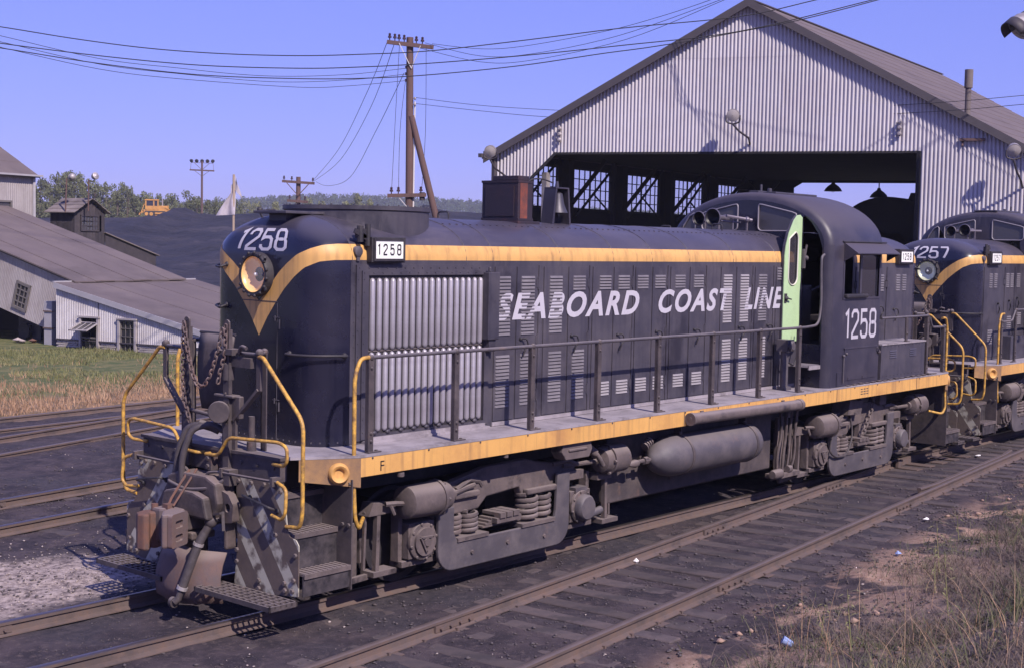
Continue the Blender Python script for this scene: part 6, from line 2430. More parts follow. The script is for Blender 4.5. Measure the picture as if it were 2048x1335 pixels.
stones('pale_gravel', xy, rng.uniform(0.006, 0.022, len(xy)), 'stone_pale', 'pale chips of stone lying among the cinders')
xy = np.concatenate([rng.normal((-2.6, 2.7), (1.0, 0.7), (900, 2))])
stones('pale_gravel', xy, rng.uniform(0.005, 0.017, len(xy)), 'stone_pale', 'pale gravel on the sandy patch beside the front coupler')

xy = scatter(900, -2, 16, -8, -3.2, lambda x, y: (d2f(x, y) > 0.3) * (vnoise(x * 0.9, y * 0.9, 51) > 0.52) * 0.9)
stones('clay_clods', xy, 0.012 + 0.05 * rng.uniform(0, 1, len(xy)) ** 4, 'clay_clod', 'pinkish clods of dry clay lying on the near bank', 0.2)

# ------------------------------------------------------------------ engine shed
S0 = Vector((27.744, 22.150, 0))
WD = Vector((0.34279, -0.93941, 0))
WN = Vector((-0.93941, -0.34279, 0))        # out of the front wall
UX = Vector((0.99307, 0.11754, 0))          # along the shed
SL, SWD, EZ, AZ = 22.0, 18.55, 7.12, 12.25


def sh(s, u, z, n=0.0):
    return S0 + WD * s + UX * u + WN * n + Vector((0, 0, z))


def roof_z(s):
    return EZ + (AZ - EZ) * (1 - abs(s - SWD / 2) / (SWD / 2))


shed = thing('engine_shed', sh(SWD / 2, 0, 0), 'big corrugated metal engine shed with a wide dark doorway and brown gable roof', 'engine shed')
OP0, OP1, OPZ = 1.44, 15.08, 7.10
PITCH, AMP = 0.130, 0.090


def corr_sheet(fn, s0, s1, z0, z1f, flip=1, pitch=PITCH, amp=AMP, per=8):
    """Corrugated sheet from s0 to s1; fn(s, z, out) gives the point; z0, z1f give bottom and top at s."""
    n = max(2, int(round((s1 - s0) / pitch * per)))
    rows = [[], []]
    any_ = False
    for i in range(n + 1):
        s = lerp(s0, s1, i / n)
        o = amp * (abs(math.cos(math.pi * s / pitch)) ** 0.7 - 0.5)
        a, b = z0(s) if callable(z0) else z0, z1f(s)
        if b > a + 0.02:
            any_ = True
        b = max(a, b)
        rows[0].append(fn(s, a, o))
        rows[1].append(fn(s, b, o))
    if not any_:
        return None
    return MB().strip(rows)


def shed_front(s, z, o):
    return sh(s, 0, z, o)


SHEET = PITCH * 8


def put_sheets(fn, s0, s1, bands, mat, parent, name='wall_sheet', width=SHEET, top=None, **k):
    s = s0
    while s < s1 - 0.05:
        e = min(s + width, s1)
        for bi, (a, b) in enumerate(bands):
            off = 0.006 * bi
            zt = (lambda q, b=b: min(b, top(q))) if top else (lambda q, b=b: b)
            mb = corr_sheet(lambda q, z, o, off=off: fn(q, z, o + off), s, e, a, zt, **k)
            if mb:
                build(name, mb, mat, parent, smooth=50, fix=False)
        s = e


rt = lambda s: roof_z(s) - 0.05
put_sheets(shed_front, 0.05, OP0, ((0.0, 3.4), (3.36, 6.3)), 'corrugated', shed, top=rt)


def open_top(s):
    return 6.16 + (OPZ - 6.16) * min(1, max(0, (s - OP0) / 0.94))


s = OP0
# sheets above the doorway: their lower edge follows the cut corner of the opening
s = 0.05
while s < SWD - 0.06:
    e = min(s + SHEET, SWD - 0.05)
    if s < OP0:
        e = min(e, OP0) if e > OP0 + 0.3 else e
    lowf = (lambda q: 6.27 if q < OP0 else (open_top(q) if q < OP1 else 7.09))
    for bi, (a, b) in enumerate(((None, 10.38), (10.34, 13.0))):
        z0 = lowf if a is None else (lambda q, a=a: a)
        mb = corr_sheet(lambda q, z, o, off=0.006 * bi: sh(q, 0, z, o + off), s, e, z0, lambda q, b=b: min(b, rt(q)))
        if mb:
            build('wall_sheet', mb, 'corrugated', shed, smooth=50, fix=False)
    s = e
put_sheets(shed_front, OP1 + 0.02, SWD - 0.05, ((0.0, 3.6), (3.56, 7.13)), 'corrugated', shed, top=rt)
# fascia boards and roof
for k in (0, 1):
    fa = MB()
    a, b = (sh(-0.35, 0, roof_z(0) - 0.25, 0.30), sh(SWD / 2, 0, AZ - 0.06, 0.30)) if k == 0 else (sh(SWD / 2, 0, AZ - 0.06, 0.30), sh(SWD + 0.35, 0, roof_z(0) - 0.25, 0.30))
    fa.add([a + Vector((0, 0, -0.16)), b + Vector((0, 0, -0.16)), b + Vector((0, 0, 0.12)), a + Vector((0, 0, 0.12)),
            a + WN * -0.06 + Vector((0, 0, -0.16)), b + WN * -0.06 + Vector((0, 0, -0.16)), b + WN * -0.06 + Vector((0, 0, 0.12)), a + WN * -0.06 + Vector((0, 0, 0.12))],
           [(0, 1, 2, 3), (7, 6, 5, 4), (0, 1, 5, 4), (1, 2, 6, 5), (2, 3, 7, 6), (3, 0, 4, 7)])
    build('fascia', fa, 'roof_trim', shed)
NB = 12
for k in (0, 1):
    for i in range(NB):
        mb = MB()
        t0, t1 = i / NB, (i + 1) / NB
        sa, sb_ = (lerp(-0.4, SWD / 2, t0), lerp(-0.4, SWD / 2, t1)) if k == 0 else (lerp(SWD + 0.4, SWD / 2, t0), lerp(SWD + 0.4, SWD / 2, t1))
        za, zb = roof_z(sa) + 0.0, roof_z(sb_) - 0.02
        lift = 0.03
        f0 = 0.29
        p = [sh(sa, 0, za + lift, f0), sh(sb_, 0, zb + lift, f0), sh(sb_, SL + 0.5, zb + lift), sh(sa, SL + 0.5, za + lift)]
        dn = Vector((0, 0, -0.07))
        mb.add(p + [q + dn for q in p], [(0, 1, 2, 3), (7, 6, 5, 4), (0, 1, 5, 4), (1, 2, 6, 5), (2, 3, 7, 6), (3, 0, 4, 7)])
        build('roof_course', mb, 'roof_felt', shed)
rc = MB().bar(sh(SWD / 2, 0, AZ + 0.02, 0.28), sh(SWD / 2, SL + 0.4, AZ + 0.02), 0.2, 0.04)
build('ridge_cap', rc, 'roof_trim', shed)
# side walls, inner frame
LWS = 0.18


def left_wall(u, z, o):
    return sh(LWS, u, z) + Vector((-UX.y, UX.x, 0)) * o


WIN = [(1.2, 4.05), (4.83, 8.28), (9.28, 12.65), (13.73, 17.1), (18.35, 21.4)]
WZ0, WZ1 = 5.20, 6.82
lw = MB()
edges = [0.0]
for a, b in WIN:
    edges += [a, b]
edges.append(SL)
for i in range(0, len(edges), 2):
    lw.add([sh(LWS, edges[i], 0), sh(LWS, edges[i + 1], 0), sh(LWS, edges[i + 1], EZ), sh(LWS, edges[i], EZ)], [(0, 1, 2, 3)])
for a, b in WIN:
    lw.add([sh(LWS, a, 0), sh(LWS, b, 0), sh(LWS, b, WZ0), sh(LWS, a, WZ0)], [(0, 1, 2, 3)])
    lw.add([sh(LWS, a, WZ1), sh(LWS, b, WZ1), sh(LWS, b, EZ), sh(LWS, a, EZ)], [(0, 1, 2, 3)])
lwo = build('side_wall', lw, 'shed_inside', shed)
md = lwo.modifiers.new('thickness', 'SOLIDIFY')
md.thickness = 0.12
md.offset = 0
for a, b in WIN:
    fr_ = MB()
    for i in range(9):
        u = lerp(a, b, i / 8)
        fr_.bar(sh(LWS + 0.04, u, WZ0), sh(LWS + 0.04, u, WZ1), 0.035 if i % 4 else 0.07, 0.04)
    for j in range(5):
        z = lerp(WZ0, WZ1, j / 4)
        fr_.bar(sh(LWS + 0.045, a, z), sh(LWS + 0.045, b, z), 0.04, 0.035 if j % 4 else 0.09)
    wo_ = build('side_window', fr_, 'frame_dark', shed)
    build('window_pane', MB().add([sh(LWS, a, WZ0), sh(LWS, b, WZ0), sh(LWS, b, WZ1), sh(LWS, a, WZ1)], [(0, 1, 2, 3)]), 'clear_pane', wo_)
rw = MB()
rw.add([sh(SWD - 0.12, 0.1, 0), sh(SWD - 0.12, SL, 0), sh(SWD - 0.12, SL, EZ), sh(SWD - 0.12, 0.1, EZ)], [(0, 1, 2, 3)])
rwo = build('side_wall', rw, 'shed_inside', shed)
md = rwo.modifiers.new('thickness', 'SOLIDIFY')
md.thickness = 0.1
md.offset = 0
rw = MB()
# back wall with its doorway
bo0, bo1, boz = 2.6, 15.5, 7.05
rw.add([sh(0.2, SL, 0), sh(bo0, SL, 0), sh(bo0, SL, roof_z(bo0)), sh(0.2, SL, EZ)], [(0, 1, 2, 3)])
rw.add([sh(bo1, SL, 0), sh(SWD - 0.1, SL, 0), sh(SWD - 0.1, SL, EZ), sh(bo1, SL, roof_z(bo1))], [(0, 1, 2, 3)])
rw.add([sh(bo0, SL, boz - 0.25), sh(bo0 + 0.4, SL, boz), sh(bo1, SL, boz), sh(bo1, SL, roof_z(bo1)), sh(SWD / 2, SL, AZ), sh(bo0, SL, roof_z(bo0))], [(0, 1, 2, 3, 4, 5)])
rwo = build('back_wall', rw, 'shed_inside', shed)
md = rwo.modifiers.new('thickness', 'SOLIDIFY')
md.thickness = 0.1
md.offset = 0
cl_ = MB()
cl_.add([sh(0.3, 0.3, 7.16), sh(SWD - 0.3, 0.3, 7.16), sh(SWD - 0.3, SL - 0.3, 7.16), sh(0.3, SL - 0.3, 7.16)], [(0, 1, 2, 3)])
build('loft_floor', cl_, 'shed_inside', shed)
for u in (0.5, 4.4, 8.75, 13.2, 17.7, 21.6):
    build('shed_post', MB().bar(sh(0.45, u, 0), sh(0.45, u, 7.1), 0.34, 0.34), 'frame_dark', shed)
    if u > 0.6:
        build('knee_brace', MB().bar(sh(0.5, u, 5.2), sh(2.0, u, 7.1), 0.14, 0.14), 'frame_dark', shed)
for u in (1.0, 5.4, 9.6, 14.2, 18.5):
    build('diagonal_brace', MB().bar(sh(0.55, u - 0.5, 4.9), sh(0.55, u + 2.6, 7.1), 0.08, 0.07), 'frame_dark', shed)
    build('diagonal_brace', MB().bar(sh(0.55, u + 2.6, 4.9), sh(0.55, u + 0.9, 5.8), 0.05, 0.05), 'frame_dark', shed)
for u in (6.6, 15.3):
    build('shed_post', MB().bar(sh(1.2, u, 0), sh(1.2, u, 7.1), 0.16, 0.16), 'frame_dark', shed)
trm = MB()
trm.bar(sh(OP0, 0, 0.0, 0.02), sh(OP0, 0, 6.16, 0.02), 0.1, 0.1)
trm.bar(sh(OP0, 0, 6.16, 0.02), sh(OP0 + 0.94, 0, OPZ - 0.02, 0.02), 0.1, 0.1)
trm.bar(sh(OP1, 0, 0.0, 0.0), sh(OP1, 0, OPZ, 0.0), 0.12, 0.10)
trm.bar(sh(OP0 + 0.9, 0, OPZ - 0.03, -0.02), sh(OP1, 0, OPZ - 0.03, -0.02), 0.12, 0.08)
build('doorway_trim', trm, 'frame_dark', shed)
ew = MB().bar(sh(OP0 + 0.35, 0.4, 0), sh(OP0 + 0.35, 0.4, 6.4), 0.22, 0.22)
build('door_post', ew, 'lamp_metal', shed)
gu = MB().bar(sh(-0.42, 0, 6.98, 0.46), sh(-0.42, SL, 6.98), 0.14, 0.14)
gu.bar(sh(0.0, 0, 0, 0.05), sh(0.0, 0, 7.0, 0.05), 0.14, 0.14)
build('eaves_gutter', gu, 'roof_trim', shed)
pi = MB().cyl(sh(16.42, 0.5, 7.9), sh(16.42, 0.5, 9.2), 0.095, n=14)
pi.cyl(sh(16.42, 0.5, 9.2), sh(16.42, 0.5, 9.80), 0.135, n=14)
build('smoke_pipe', pi, 'tower_roof', shed, smooth=40)
for (s_, z_, n_) in ((14.44, 7.86, 3), (2.55, 7.75, 3)):
    ib = MB().bar(sh(s_, 0, z_ - 0.28, 0.09), sh(s_, 0, z_ + 0.28, 0.09), 0.07, 0.05)
    for k in range(n_):
        c = sh(s_, 0, z_ - 0.2 + 0.2 * k, 0.12)
        ib.lathe([(0.03, 0), (0.075, 0.03), (0.05, 0.06), (0.075, 0.09), (0.04, 0.14)], c, c + WN, 10)
    build('insulator_rack', ib, 'lamp_metal', shed, smooth=40)
bb_ = MB().bar(sh(16.35, 0, 7.46, 0.12), sh(17.15, 0, 7.46, 0.12), 0.10, 0.08)
bb_.bar(sh(16.45, 0, 7.46, 0.02), sh(16.45, 0, 7.25, 0.14), 0.05, 0.05)
build('wall_bracket', bb_, 'pole_wood', shed)


def floodlight(base, aim, size, label, arm, name='floodlight', group='floodlights on the shed front'):
    """Drum floodlight with a yoke; arm: list of points from the mount to the yoke."""
    t = thing(name, arm[0], label, 'floodlight', group)
    c, d = Vector(base), Vector(aim).normalized()
    build('lamp_housing', MB().lathe([(0.12 * size, -0.62 * size), (0.34 * size, -0.55 * size), (0.47 * size, -0.30 * size), (0.50 * size, 0.0), (0.53 * size, 0.02 * size), (0.53 * size, 0.08 * size), (0.47 * size, 0.08 * size)], c, c + d, 20), 'lamp_metal', t, smooth=40)
    build('lamp_glass', MB().lathe([(0.48 * size, 0.085 * size), (0.30 * size, 0.14 * size), (0.01, 0.17 * size)], c, c + d, 20, caps=False), 'lamp_face', t, smooth=60)
    sd = d.cross(Vector((0, 0, 1))).normalized()
    yk = MB().tube(fillet([c + sd * 0.56 * size, c + sd * 0.56 * size + Vector((0, 0, -0.55 * size)), c + Vector((0, 0, -0.72 * size)), c - sd * 0.56 * size + Vector((0, 0, -0.55 * size)), c - sd * 0.56 * size], 0.2 * size), 0.03, 6)
    build('yoke', yk, 'lamp_dark', t, smooth=60)
    am = MB().tube(list(arm) + [c + Vector((0, 0, -0.72 * size))], 0.035, 6)
    build('bracket_arm', am, 'lamp_dark', t, smooth=60)
    return t


fl_m = sh(9.0, 0, 8.28, 0.85)
floodlight(fl_m, Vector((-0.86, -0.42, -0.25)), 0.42, 'round floodlight on a bent arm above the middle of the wide shed doorway', [sh(9.45, 0, 7.35, 0.03), sh(9.45, 0, 7.55, 0.3), sh(9.2, 0, 7.75, 0.8)])
fl_l = sh(0.15, 0, 7.10, 0.85)
floodlight(fl_l, Vector((-0.8, -0.45, -0.35)), 0.42, 'round floodlight under the left eaves corner of the engine shed', [sh(0.5, 0, 6.2, 0.03), sh(0.45, 0, 6.3, 0.3), sh(0.3, 0, 6.5, 0.8)])
fl_r = sh(18.05, 0, 7.05, 0.95)
floodlight(fl_r, Vector((-0.75, -0.45, -0.45)), 0.42, 'round floodlight near the right corner of the shed wall, beside the frame edge', [sh(18.35, 0, 5.9, 0.03), sh(18.3, 0, 6.1, 0.4), sh(18.15, 0, 6.4, 0.9)])
for (s_, z_, lab, u_) in ((4.72, 6.72, 'dark pendant lamp hanging in the shed doorway just over the front cab roof', SL - 0.6), (6.96, 6.42, 'lower dark pendant lamp hanging by the bright far opening of the shed', SL - 0.8), (1.9, 6.62, 'dark pendant lamp hanging before the shed side windows', 18.0)):
    t = thing('pendant_lamp', sh(s_, u_, 7.14), lab, 'lamp', 'pendant lamps in the shed')
    build('lamp_shade', MB().lathe([(0.44, 0.0), (0.36, 0.14), (0.24, 0.26), (0.10, 0.36), (0.07, 0.46)], sh(s_, u_, z_ - 0.1), sh(s_, u_, z_ + 5), 18), 'lamp_dark', t, smooth=50)
    build('stem', MB().cyl(sh(s_, u_, z_ + 0.3), sh(s_, u_, 7.16), 0.03, n=6), 'lamp_dark', t)
    build('lamp_bulb', MB().ball(sh(s_, u_, z_ - 0.06), 0.10, 10, 8), 'clear_pane', t, smooth=60)

# locomotive parked inside the shed, seen only as a dark shape
il = thing('stored_locomotive', (42.5, 13.0, 0), 'dark locomotive parked inside the shed, only its rounded cab roof showing against the sky', 'locomotive', None)
ax_ = UX
ay_ = Vector((-UX.y, UX.x, 0))
IO = Vector((42.5, 13.6, 0))


def inl(a, b, z):
    return IO + ax_ * a + ay_ * b + Vector((0, 0, z))


RO = [(-1.9, 4.75)] + [(-1.9 * math.cos(R(a)), 4.75 + 1.25 * math.sin(R(a))) for a in range(8, 180, 8)] + [(1.9, 4.75)]
cabm = MB()
cabm.strip([[inl(x, b, z) for b, z in [(-1.9, 0.7)] + RO + [(1.9, 0.7)]] for x in (0, 6)])
k = len(RO) + 2
cabm.f.append(tuple(range(k)))
cabm.f.append(tuple(k + i for i in range(k)))
build('cab', cabm, 'cab_dark', il)
hd_ = MB()
hd_.prism([(-1.0, 0.9), (-1.0, 4.1), (-0.6, 4.5), (0.6, 4.5), (1.0, 4.1), (1.0, 0.9)], 'x', -6.0, 0.02)
build('hood', MB().add([inl(v[0], v[1], v[2]) for v in hd_.v], hd_.f), 'cab_dark', il)
hn = MB()
for (b, z, r_) in ((-0.95, 5.95, 0.2), (-1.15, 6.05, 0.14), (-1.55, 5.62, 0.12)):
    hn.add([inl(0.5 + dx, b + dy, z - 0.2 + dz) for dx, dy, dz in ((-r_, -r_, 0), (r_, -r_, 0), (r_, r_, 0), (-r_, r_, 0), (-r_ * .5, -r_ * .4, 0.42), (r_ * .5, -r_ * .4, 0.42), (r_ * .5, r_ * .4, 0.42), (-r_ * .5, r_ * .4, 0.42))], [(3, 2, 1, 0), (4, 5, 6, 7), (0, 1, 5, 4), (1, 2, 6, 5), (2, 3, 7, 6), (3, 0, 4, 7)])
build('bell', hn, 'cab_dark', il)
wl_ = MB()
for x in (-4.5, -2.0, 2.0, 4.5):
    for b in (-0.75, 0.75):
        wl_.cyl(inl(x, b - 0.06, 0.5), inl(x, b + 0.06, 0.5), 0.5, n=20)
build('wheels', wl_, 'cab_dark', il)

# big hooded lamp on its mast beside the shed, mostly beyond the frame
LB = Vector((31.45, 3.25, 0))
ml = thing('yard_lamp', LB, 'large hooded lamp hanging at the top right edge, dark below and pale on top', 'lamp')
build('mast', MB().cyl(LB, LB + Vector((0, 0, 11.3)), 0.10, 0.07, n=12), 'pole_wood', ml, smooth=40)
hc = Vector((31.06, 4.08, 10.62))
build('lamp_arm', MB().tube([LB + Vector((0, 0, 11.1)), LB.lerp(Vector((hc.x, hc.y, 0)), 0.5) + Vector((0, 0, 11.25)), hc + Vector((0, 0, 0.35))], 0.05, 8), 'lamp_dark', ml, smooth=60)
d_ = Vector((-0.62, 0.42, -0.62)).normalized()
build('lamp_housing', MB().lathe([(0.10, -0.42), (0.26, -0.36), (0.36, -0.12), (0.38, 0.10), (0.40, 0.12)], hc, hc + d_, 22), 'lamp_metal', ml, smooth=40)
vz = MB()
sd_ = d_.cross(Vector((0, 0, 1))).normalized()
up_ = sd_.cross(d_).normalized()
rows = []
for h_ in (0.08, 0.25, 0.42):
    rows.append([hc + d_ * h_ + (sd_ * math.cos(R(a)) + up_ * math.sin(R(a))) * 0.405 for a in range(-10, 191, 10)])
vz.strip(rows)
vo = build('visor', vz, 'lamp_dark', ml, smooth=60)
md = vo.modifiers.new('thickness', 'SOLIDIFY')
md.thickness = 0.015
build('lamp_glass', MB().lathe([(0.37, 0.10), (0.2, 0.17), (0.01, 0.19)], hc, hc + d_, 22, caps=False), 'dusty_glass', ml, smooth=60)
# ------------------------------------------------------------------ corrugated buildings on the left
B0 = Vector((16.687, 33.580, 0))
UB = Vector((math.cos(R(13)), math.sin(R(13)), 0))
WB = Vector((UB.y, -UB.x, 0))


def lb(u, w, z):
    return B0 + UB * u + WB * w + Vector((0, 0, z))


BP = 0.085


def slab(pts, th, mat, name, parent):
    mb = MB()
    dn = Vector((0, 0, -th))
    n = len(pts)
    mb.add(list(pts) + [q + dn for q in pts], [tuple(range(n)), tuple(range(2 * n - 1, n - 1, -1))] + [(i, (i + 1) % n, n + (i + 1) % n, n + i) for i in range(n)])
    return build(name, mb, mat, parent)


def window_in(name, org, du, dv, dn, wdt, hgt, nu_, nv_, parent, frame='window_frame', depth=0.06, fw=0.06, pane='window_glass'):
    """Framed window: org lower left corner, du/dv unit vectors, dn outward."""
    mb = MB()

    def q(a, b, c=0.0):
        return org + du * a + dv * b + dn * c
    for a in (0, wdt):
        mb.bar(q(a, -fw / 2, 0.02), q(a, hgt + fw / 2, 0.02), fw, depth, dn)
    for b in (0, hgt):
        mb.bar(q(-fw / 2, b, 0.022), q(wdt + fw / 2, b, 0.022), fw, depth, dn)
    for i in range(1, nu_):
        mb.bar(q(wdt * i / nu_, 0, 0.015), q(wdt * i / nu_, hgt, 0.015), fw * 0.4, depth * 0.5, dn)
    for j in range(1, nv_):
        mb.bar(q(0, hgt * j / nv_, 0.017), q(wdt, hgt * j / nv_, 0.017), fw * 0.4, depth * 0.5, dn)
    wo_ = build(name, mb, frame, parent)
    first = None
    for i in range(nu_):
        for j in range(nv_):
            if first is None:
                first = build('pane', MB().add([q(0, 0, -0.01), q(wdt / nu_, 0, -0.01), q(wdt / nu_, hgt / nv_, -0.01), q(0, hgt / nv_, -0.01)], [(0, 1, 2, 3)]), pane, wo_)
            else:
                c = first.copy()
                COL.objects.link(c)
                c.location = Vector(first.location) + du * (wdt * i / nu_) + dv * (hgt * j / nv_)
    return wo_


GZ_ = -0.36
annex = thing('metal_annex', lb(3.6, 3.6, GZ_), 'low corrugated annex on a brick base, one window propped open, under a felt roof', 'building')
BTOP = lambda w: 2.0 - 0.212 * w
BW = 7.5
holes_b = [(1.21, 2.06), (3.05, 3.82)]
w = 0.0
while w < BW - 0.05:
    e = min(w + BP * 8, BW)
    segs = [(w, e, True)]
    for a, b in holes_b:
        new = []
        for (p, q_, full) in segs:
            if q_ <= a or p >= b:
                new.append((p, q_, full))
            else:
                if p < a:
                    new.append((p, a, full))
                new.append((max(p, a), min(q_, b), False))
                if q_ > b:
                    new.append((b, q_, full))
        segs = new
    for (p, q_, full) in segs:
        if q_ - p < 0.03:
            continue
        mb = corr_sheet(lambda s, z, o: lb(-o, s, z), p, q_, (0.0 if full else 0.80), lambda s: BTOP(s) - 0.03, pitch=BP, amp=0.048, per=8)
        if mb:
            build('wall_sheet', mb, 'corrugated_mid', annex, smooth=50, fix=False)
    w = e
# brick base: single bricks on mortar
for a, b in ((0.0, 1.21), (2.06, 3.05), (3.82, BW)):
    build('mortar_bed', MB().add([lb(0.02, a, GZ_ - 0.2), lb(0.02, b, GZ_ - 0.2), lb(0.02, b, 0.0), lb(0.02, a, 0.0)], [(0, 1, 2, 3)]), 'mortar', annex)
first = None
for j in range(5):
    z = GZ_ + 0.01 + j * 0.071
    off = 0.105 if j % 2 else 0.0
    w = -off
    while w < BW:
        a, b = max(w, 0), min(w + 0.20, BW)
        if not any(b > h0 - 0.02 and a < h1 + 0.02 for h0, h1 in holes_b) and b - a > 0.19:
            if first is None:
                mb = MB()
                v = [lb(u, a + dw, z + dz) for u, dw, dz in ((0.015, 0, 0), (0.015, 0.2, 0), (0.015, 0.2, 0.06), (0.015, 0, 0.06), (-0.03, 0.004, 0.004), (-0.03, 0.196, 0.004), (-0.03, 0.196, 0.056), (-0.03, 0.004, 0.056))]
                mb.add(v, [(4, 5, 6, 7), (0, 1, 5, 4), (1, 2, 6, 5), (2, 3, 7, 6), (3, 0, 4, 7)])
                first = build('brick', mb, 'brick', annex)
                f0 = (a, z)
            else:
                c = first.copy()
                COL.objects.link(c)
                c.location = Vector(first.location) + WB * (a - f0[0]) + Vector((0, 0, z - f0[1])) + UB * float(rng.uniform(-0.006, 0.004))
        w += 0.21
fl_ = MB().bar(lb(-0.05, 0, -0.015), lb(-0.05, BW, -0.015), 0.06, 0.03)
build('base_flashing', fl_, 'roof_trim', annex)
# windows: the left one has its upper sash swung out
UPV = Vector((0, 0, 1))
window_in('window', lb(0, 1.25, -0.33), WB, UPV, -UB, 0.77, 0.42, 2, 1, annex, fw=0.05)
sashd = (UPV * 0.25 + UB * 0.97).normalized()
wx = window_in('open_sash', lb(-0.60, 1.22, 0.36), WB, (lb(0.0, 1.22, 0.62) - lb(-0.60, 1.22, 0.36)).normalized(), (-UB * 0.4 + UPV).normalized(), 0.82, 0.62, 3, 1, annex, frame='corrugated_old', depth=0.04, fw=0.05, pane='dusty_glass')
window_in('window', lb(0, 3.10, -0.33), WB, UPV, -UB, 0.67, 1.10, 3, 4, annex, fw=0.05)
for a, b in holes_b:
    fr_ = MB()
    for w in (a, b):
        fr_.bar(lb(-0.05, w, -0.34), lb(-0.05, w, 0.82), 0.09, 0.09, UB)
    fr_.bar(lb(-0.06, a - 0.08, 0.83), lb(-0.06, b + 0.08, 0.83), 0.12, 0.06)
    build('window_trim', fr_, 'corrugated_old', annex)
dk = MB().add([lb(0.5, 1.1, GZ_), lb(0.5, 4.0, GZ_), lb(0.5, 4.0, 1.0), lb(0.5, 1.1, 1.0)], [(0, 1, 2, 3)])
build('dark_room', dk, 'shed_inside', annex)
NBR = 7
for i in range(NBR):
    u0, u1 = lerp(-0.10, 7.6, i / NBR), lerp(-0.10, 7.6, (i + 1) / NBR) - 0.0
    lift = 0.012 * ((NBR - i) % 2)
    slab([lb(u0, -0.02, 2.02 + lift), lb(u1, -0.02, 2.02 + lift), lb(u1, BW + 0.3, BTOP(BW + 0.3) + 0.02 + lift), lb(u0, BW + 0.3, BTOP(BW + 0.3) + 0.02 + lift)], 0.05, 'roof_felt', 'roof_strip', annex)
build('verge_board', MB().bar(lb(-0.11, -0.05, 1.93), lb(-0.11, BW + 0.3, BTOP(BW + 0.3) - 0.06), 0.05, 0.19), 'flashing', annex)
build('roof_flashing', MB().bar(lb(-0.13, -0.03, 2.045), lb(7.6, -0.03, 2.045), 0.10, 0.05), 'flashing', annex)
sdw = MB()
sdw.add([lb(0, 0, GZ_ - .2), lb(7.5, 0, GZ_ - .2), lb(7.5, 0, 2.0), lb(0, 0, 2.0)], [(0, 1, 2, 3)])
sdw.add([lb(7.5, 0, GZ_ - .2), lb(7.5, BW, GZ_ - .2), lb(7.5, BW, BTOP(BW)), lb(7.5, 0, 2.0)], [(0, 1, 2, 3)])
sdw.add([lb(0, BW, GZ_ - .2), lb(7.5, BW, GZ_ - .2), lb(7.5, BW, BTOP(BW)), lb(0, BW, BTOP(BW))], [(0, 1, 2, 3)])
build('other_walls', sdw, 'corrugated_old', annex)

# sloping conveyor gallery
gal = thing('conveyor_gallery', lb(3.0, -4, GZ_), 'sloping corrugated conveyor gallery with a broad grey felt roof running down to the annex', 'building')
GS = -0.2873
gze = lambda w: 3.17 + GS * (w + 3.87)
SA = math.atan(GS)
TD = Vector((WB.x * math.cos(SA), WB.y * math.cos(SA), math.sin(SA)))
QD = Vector((-WB.x * math.sin(SA), -WB.y * math.sin(SA), math.cos(SA)))
GO = lb(0.9, -3.87, 3.17)


def gp(t, q, o=0.0, u=0.0):
    return GO + TD * t + QD * q - UB * o + UB * u


GH = 2.16
gw0, gw1, gq0, gq1 = 1.22, 1.98, -1.92, -0.86
t = -9.0
while t < 4.2:
    e = t + BP * 9
    for (p, q_, a, b) in ((t, e, -GH, 0.0),):
        cuts = [(p, q_, a, b)]
        if e > gw0 and t < gw1:
            cuts = []
            if p < gw0:
                cuts.append((p, gw0, a, b))
            m0, m1 = max(p, gw0), min(q_, gw1)
            cuts += [(m0, m1, a, gq0), (m0, m1, gq1, b)]
            if q_ > gw1:
                cuts.append((gw1, q_, a, b))
        for (c0, c1, qa, qb) in cuts:
            if c1 - c0 < 0.03:
                continue
            mb = corr_sheet(lambda s, z, o: gp(s, z, o), c0, c1, qa, lambda s, qb=qb: qb, pitch=BP, amp=0.022, per=8)
            if mb:
                build('wall_sheet', mb, 'corrugated_old', gal, smooth=50, fix=False)
    t = e
window_in('gallery_window', gp(gw0 + 0.05, gq0 + 0.05, 0.02), TD, QD, -UB, gw1 - gw0 - 0.1, gq1 - gq0 - 0.1, 3, 4, gal, fw=0.10, frame='window_frame')
NG = 6
for i in range(NG):
    u0, u1 = lerp(-0.18, 5.9, i / NG), lerp(-0.18, 5.9, (i + 1) / NG)
    k_ = 0.02 * (i % 2)
    slab([gp(-12, 0.05 + k_, 0, u0), gp(4.22, 0.05 + k_, 0, u0), gp(4.22, 0.05 + k_, 0, u1), gp(-12, 0.05 + k_, 0, u1)], 0.05, 'roof_felt', 'roof_strip', gal)
build('eaves_board', MB().bar(gp(-12, -0.02, 0.05), gp(4.1, -0.02, 0.05), 0.06, 0.10), 'roof_trim', gal)
gb_ = MB()
gb_.add([gp(-9, -GH, 0, 5.7), gp(4.2, -GH, 0, 5.7), gp(4.2, -0.02, 0, 5.7), gp(-9, -0.02, 0, 5.7)], [(0, 1, 2, 3)])
gb_.add([gp(-9, -GH + 0.02, 0, 0.02), gp(4.2, -GH + 0.02, 0, 0.02), gp(4.2, -GH + 0.02, 0, 5.7), gp(-9, -GH + 0.02, 0, 5.7)], [(0, 1, 2, 3)])
build('gallery_floor', gb_, 'frame_dark', gal)
gl_ = MB()
for w in (-6.2, -4.6):
    for u in (1.2, 4.4):
        gl_.bar(lb(u, w, GZ_ - 0.3), lb(u, w, gze(w) - GH), 0.22, 0.22)
gl_.bar(lb(1.2, -6.2, 0.0), lb(1.2, -4.6, 0.5), 0.1, 0.1)
gl_.add([lb(4.9, -9, GZ_ - .2), lb(4.9, 0, GZ_ - .2), lb(4.9, 0, 1.6), lb(4.9, -9, 2.8)], [(0, 1, 2, 3)])
build('gallery_leg', gl_, 'frame_dark', gal)
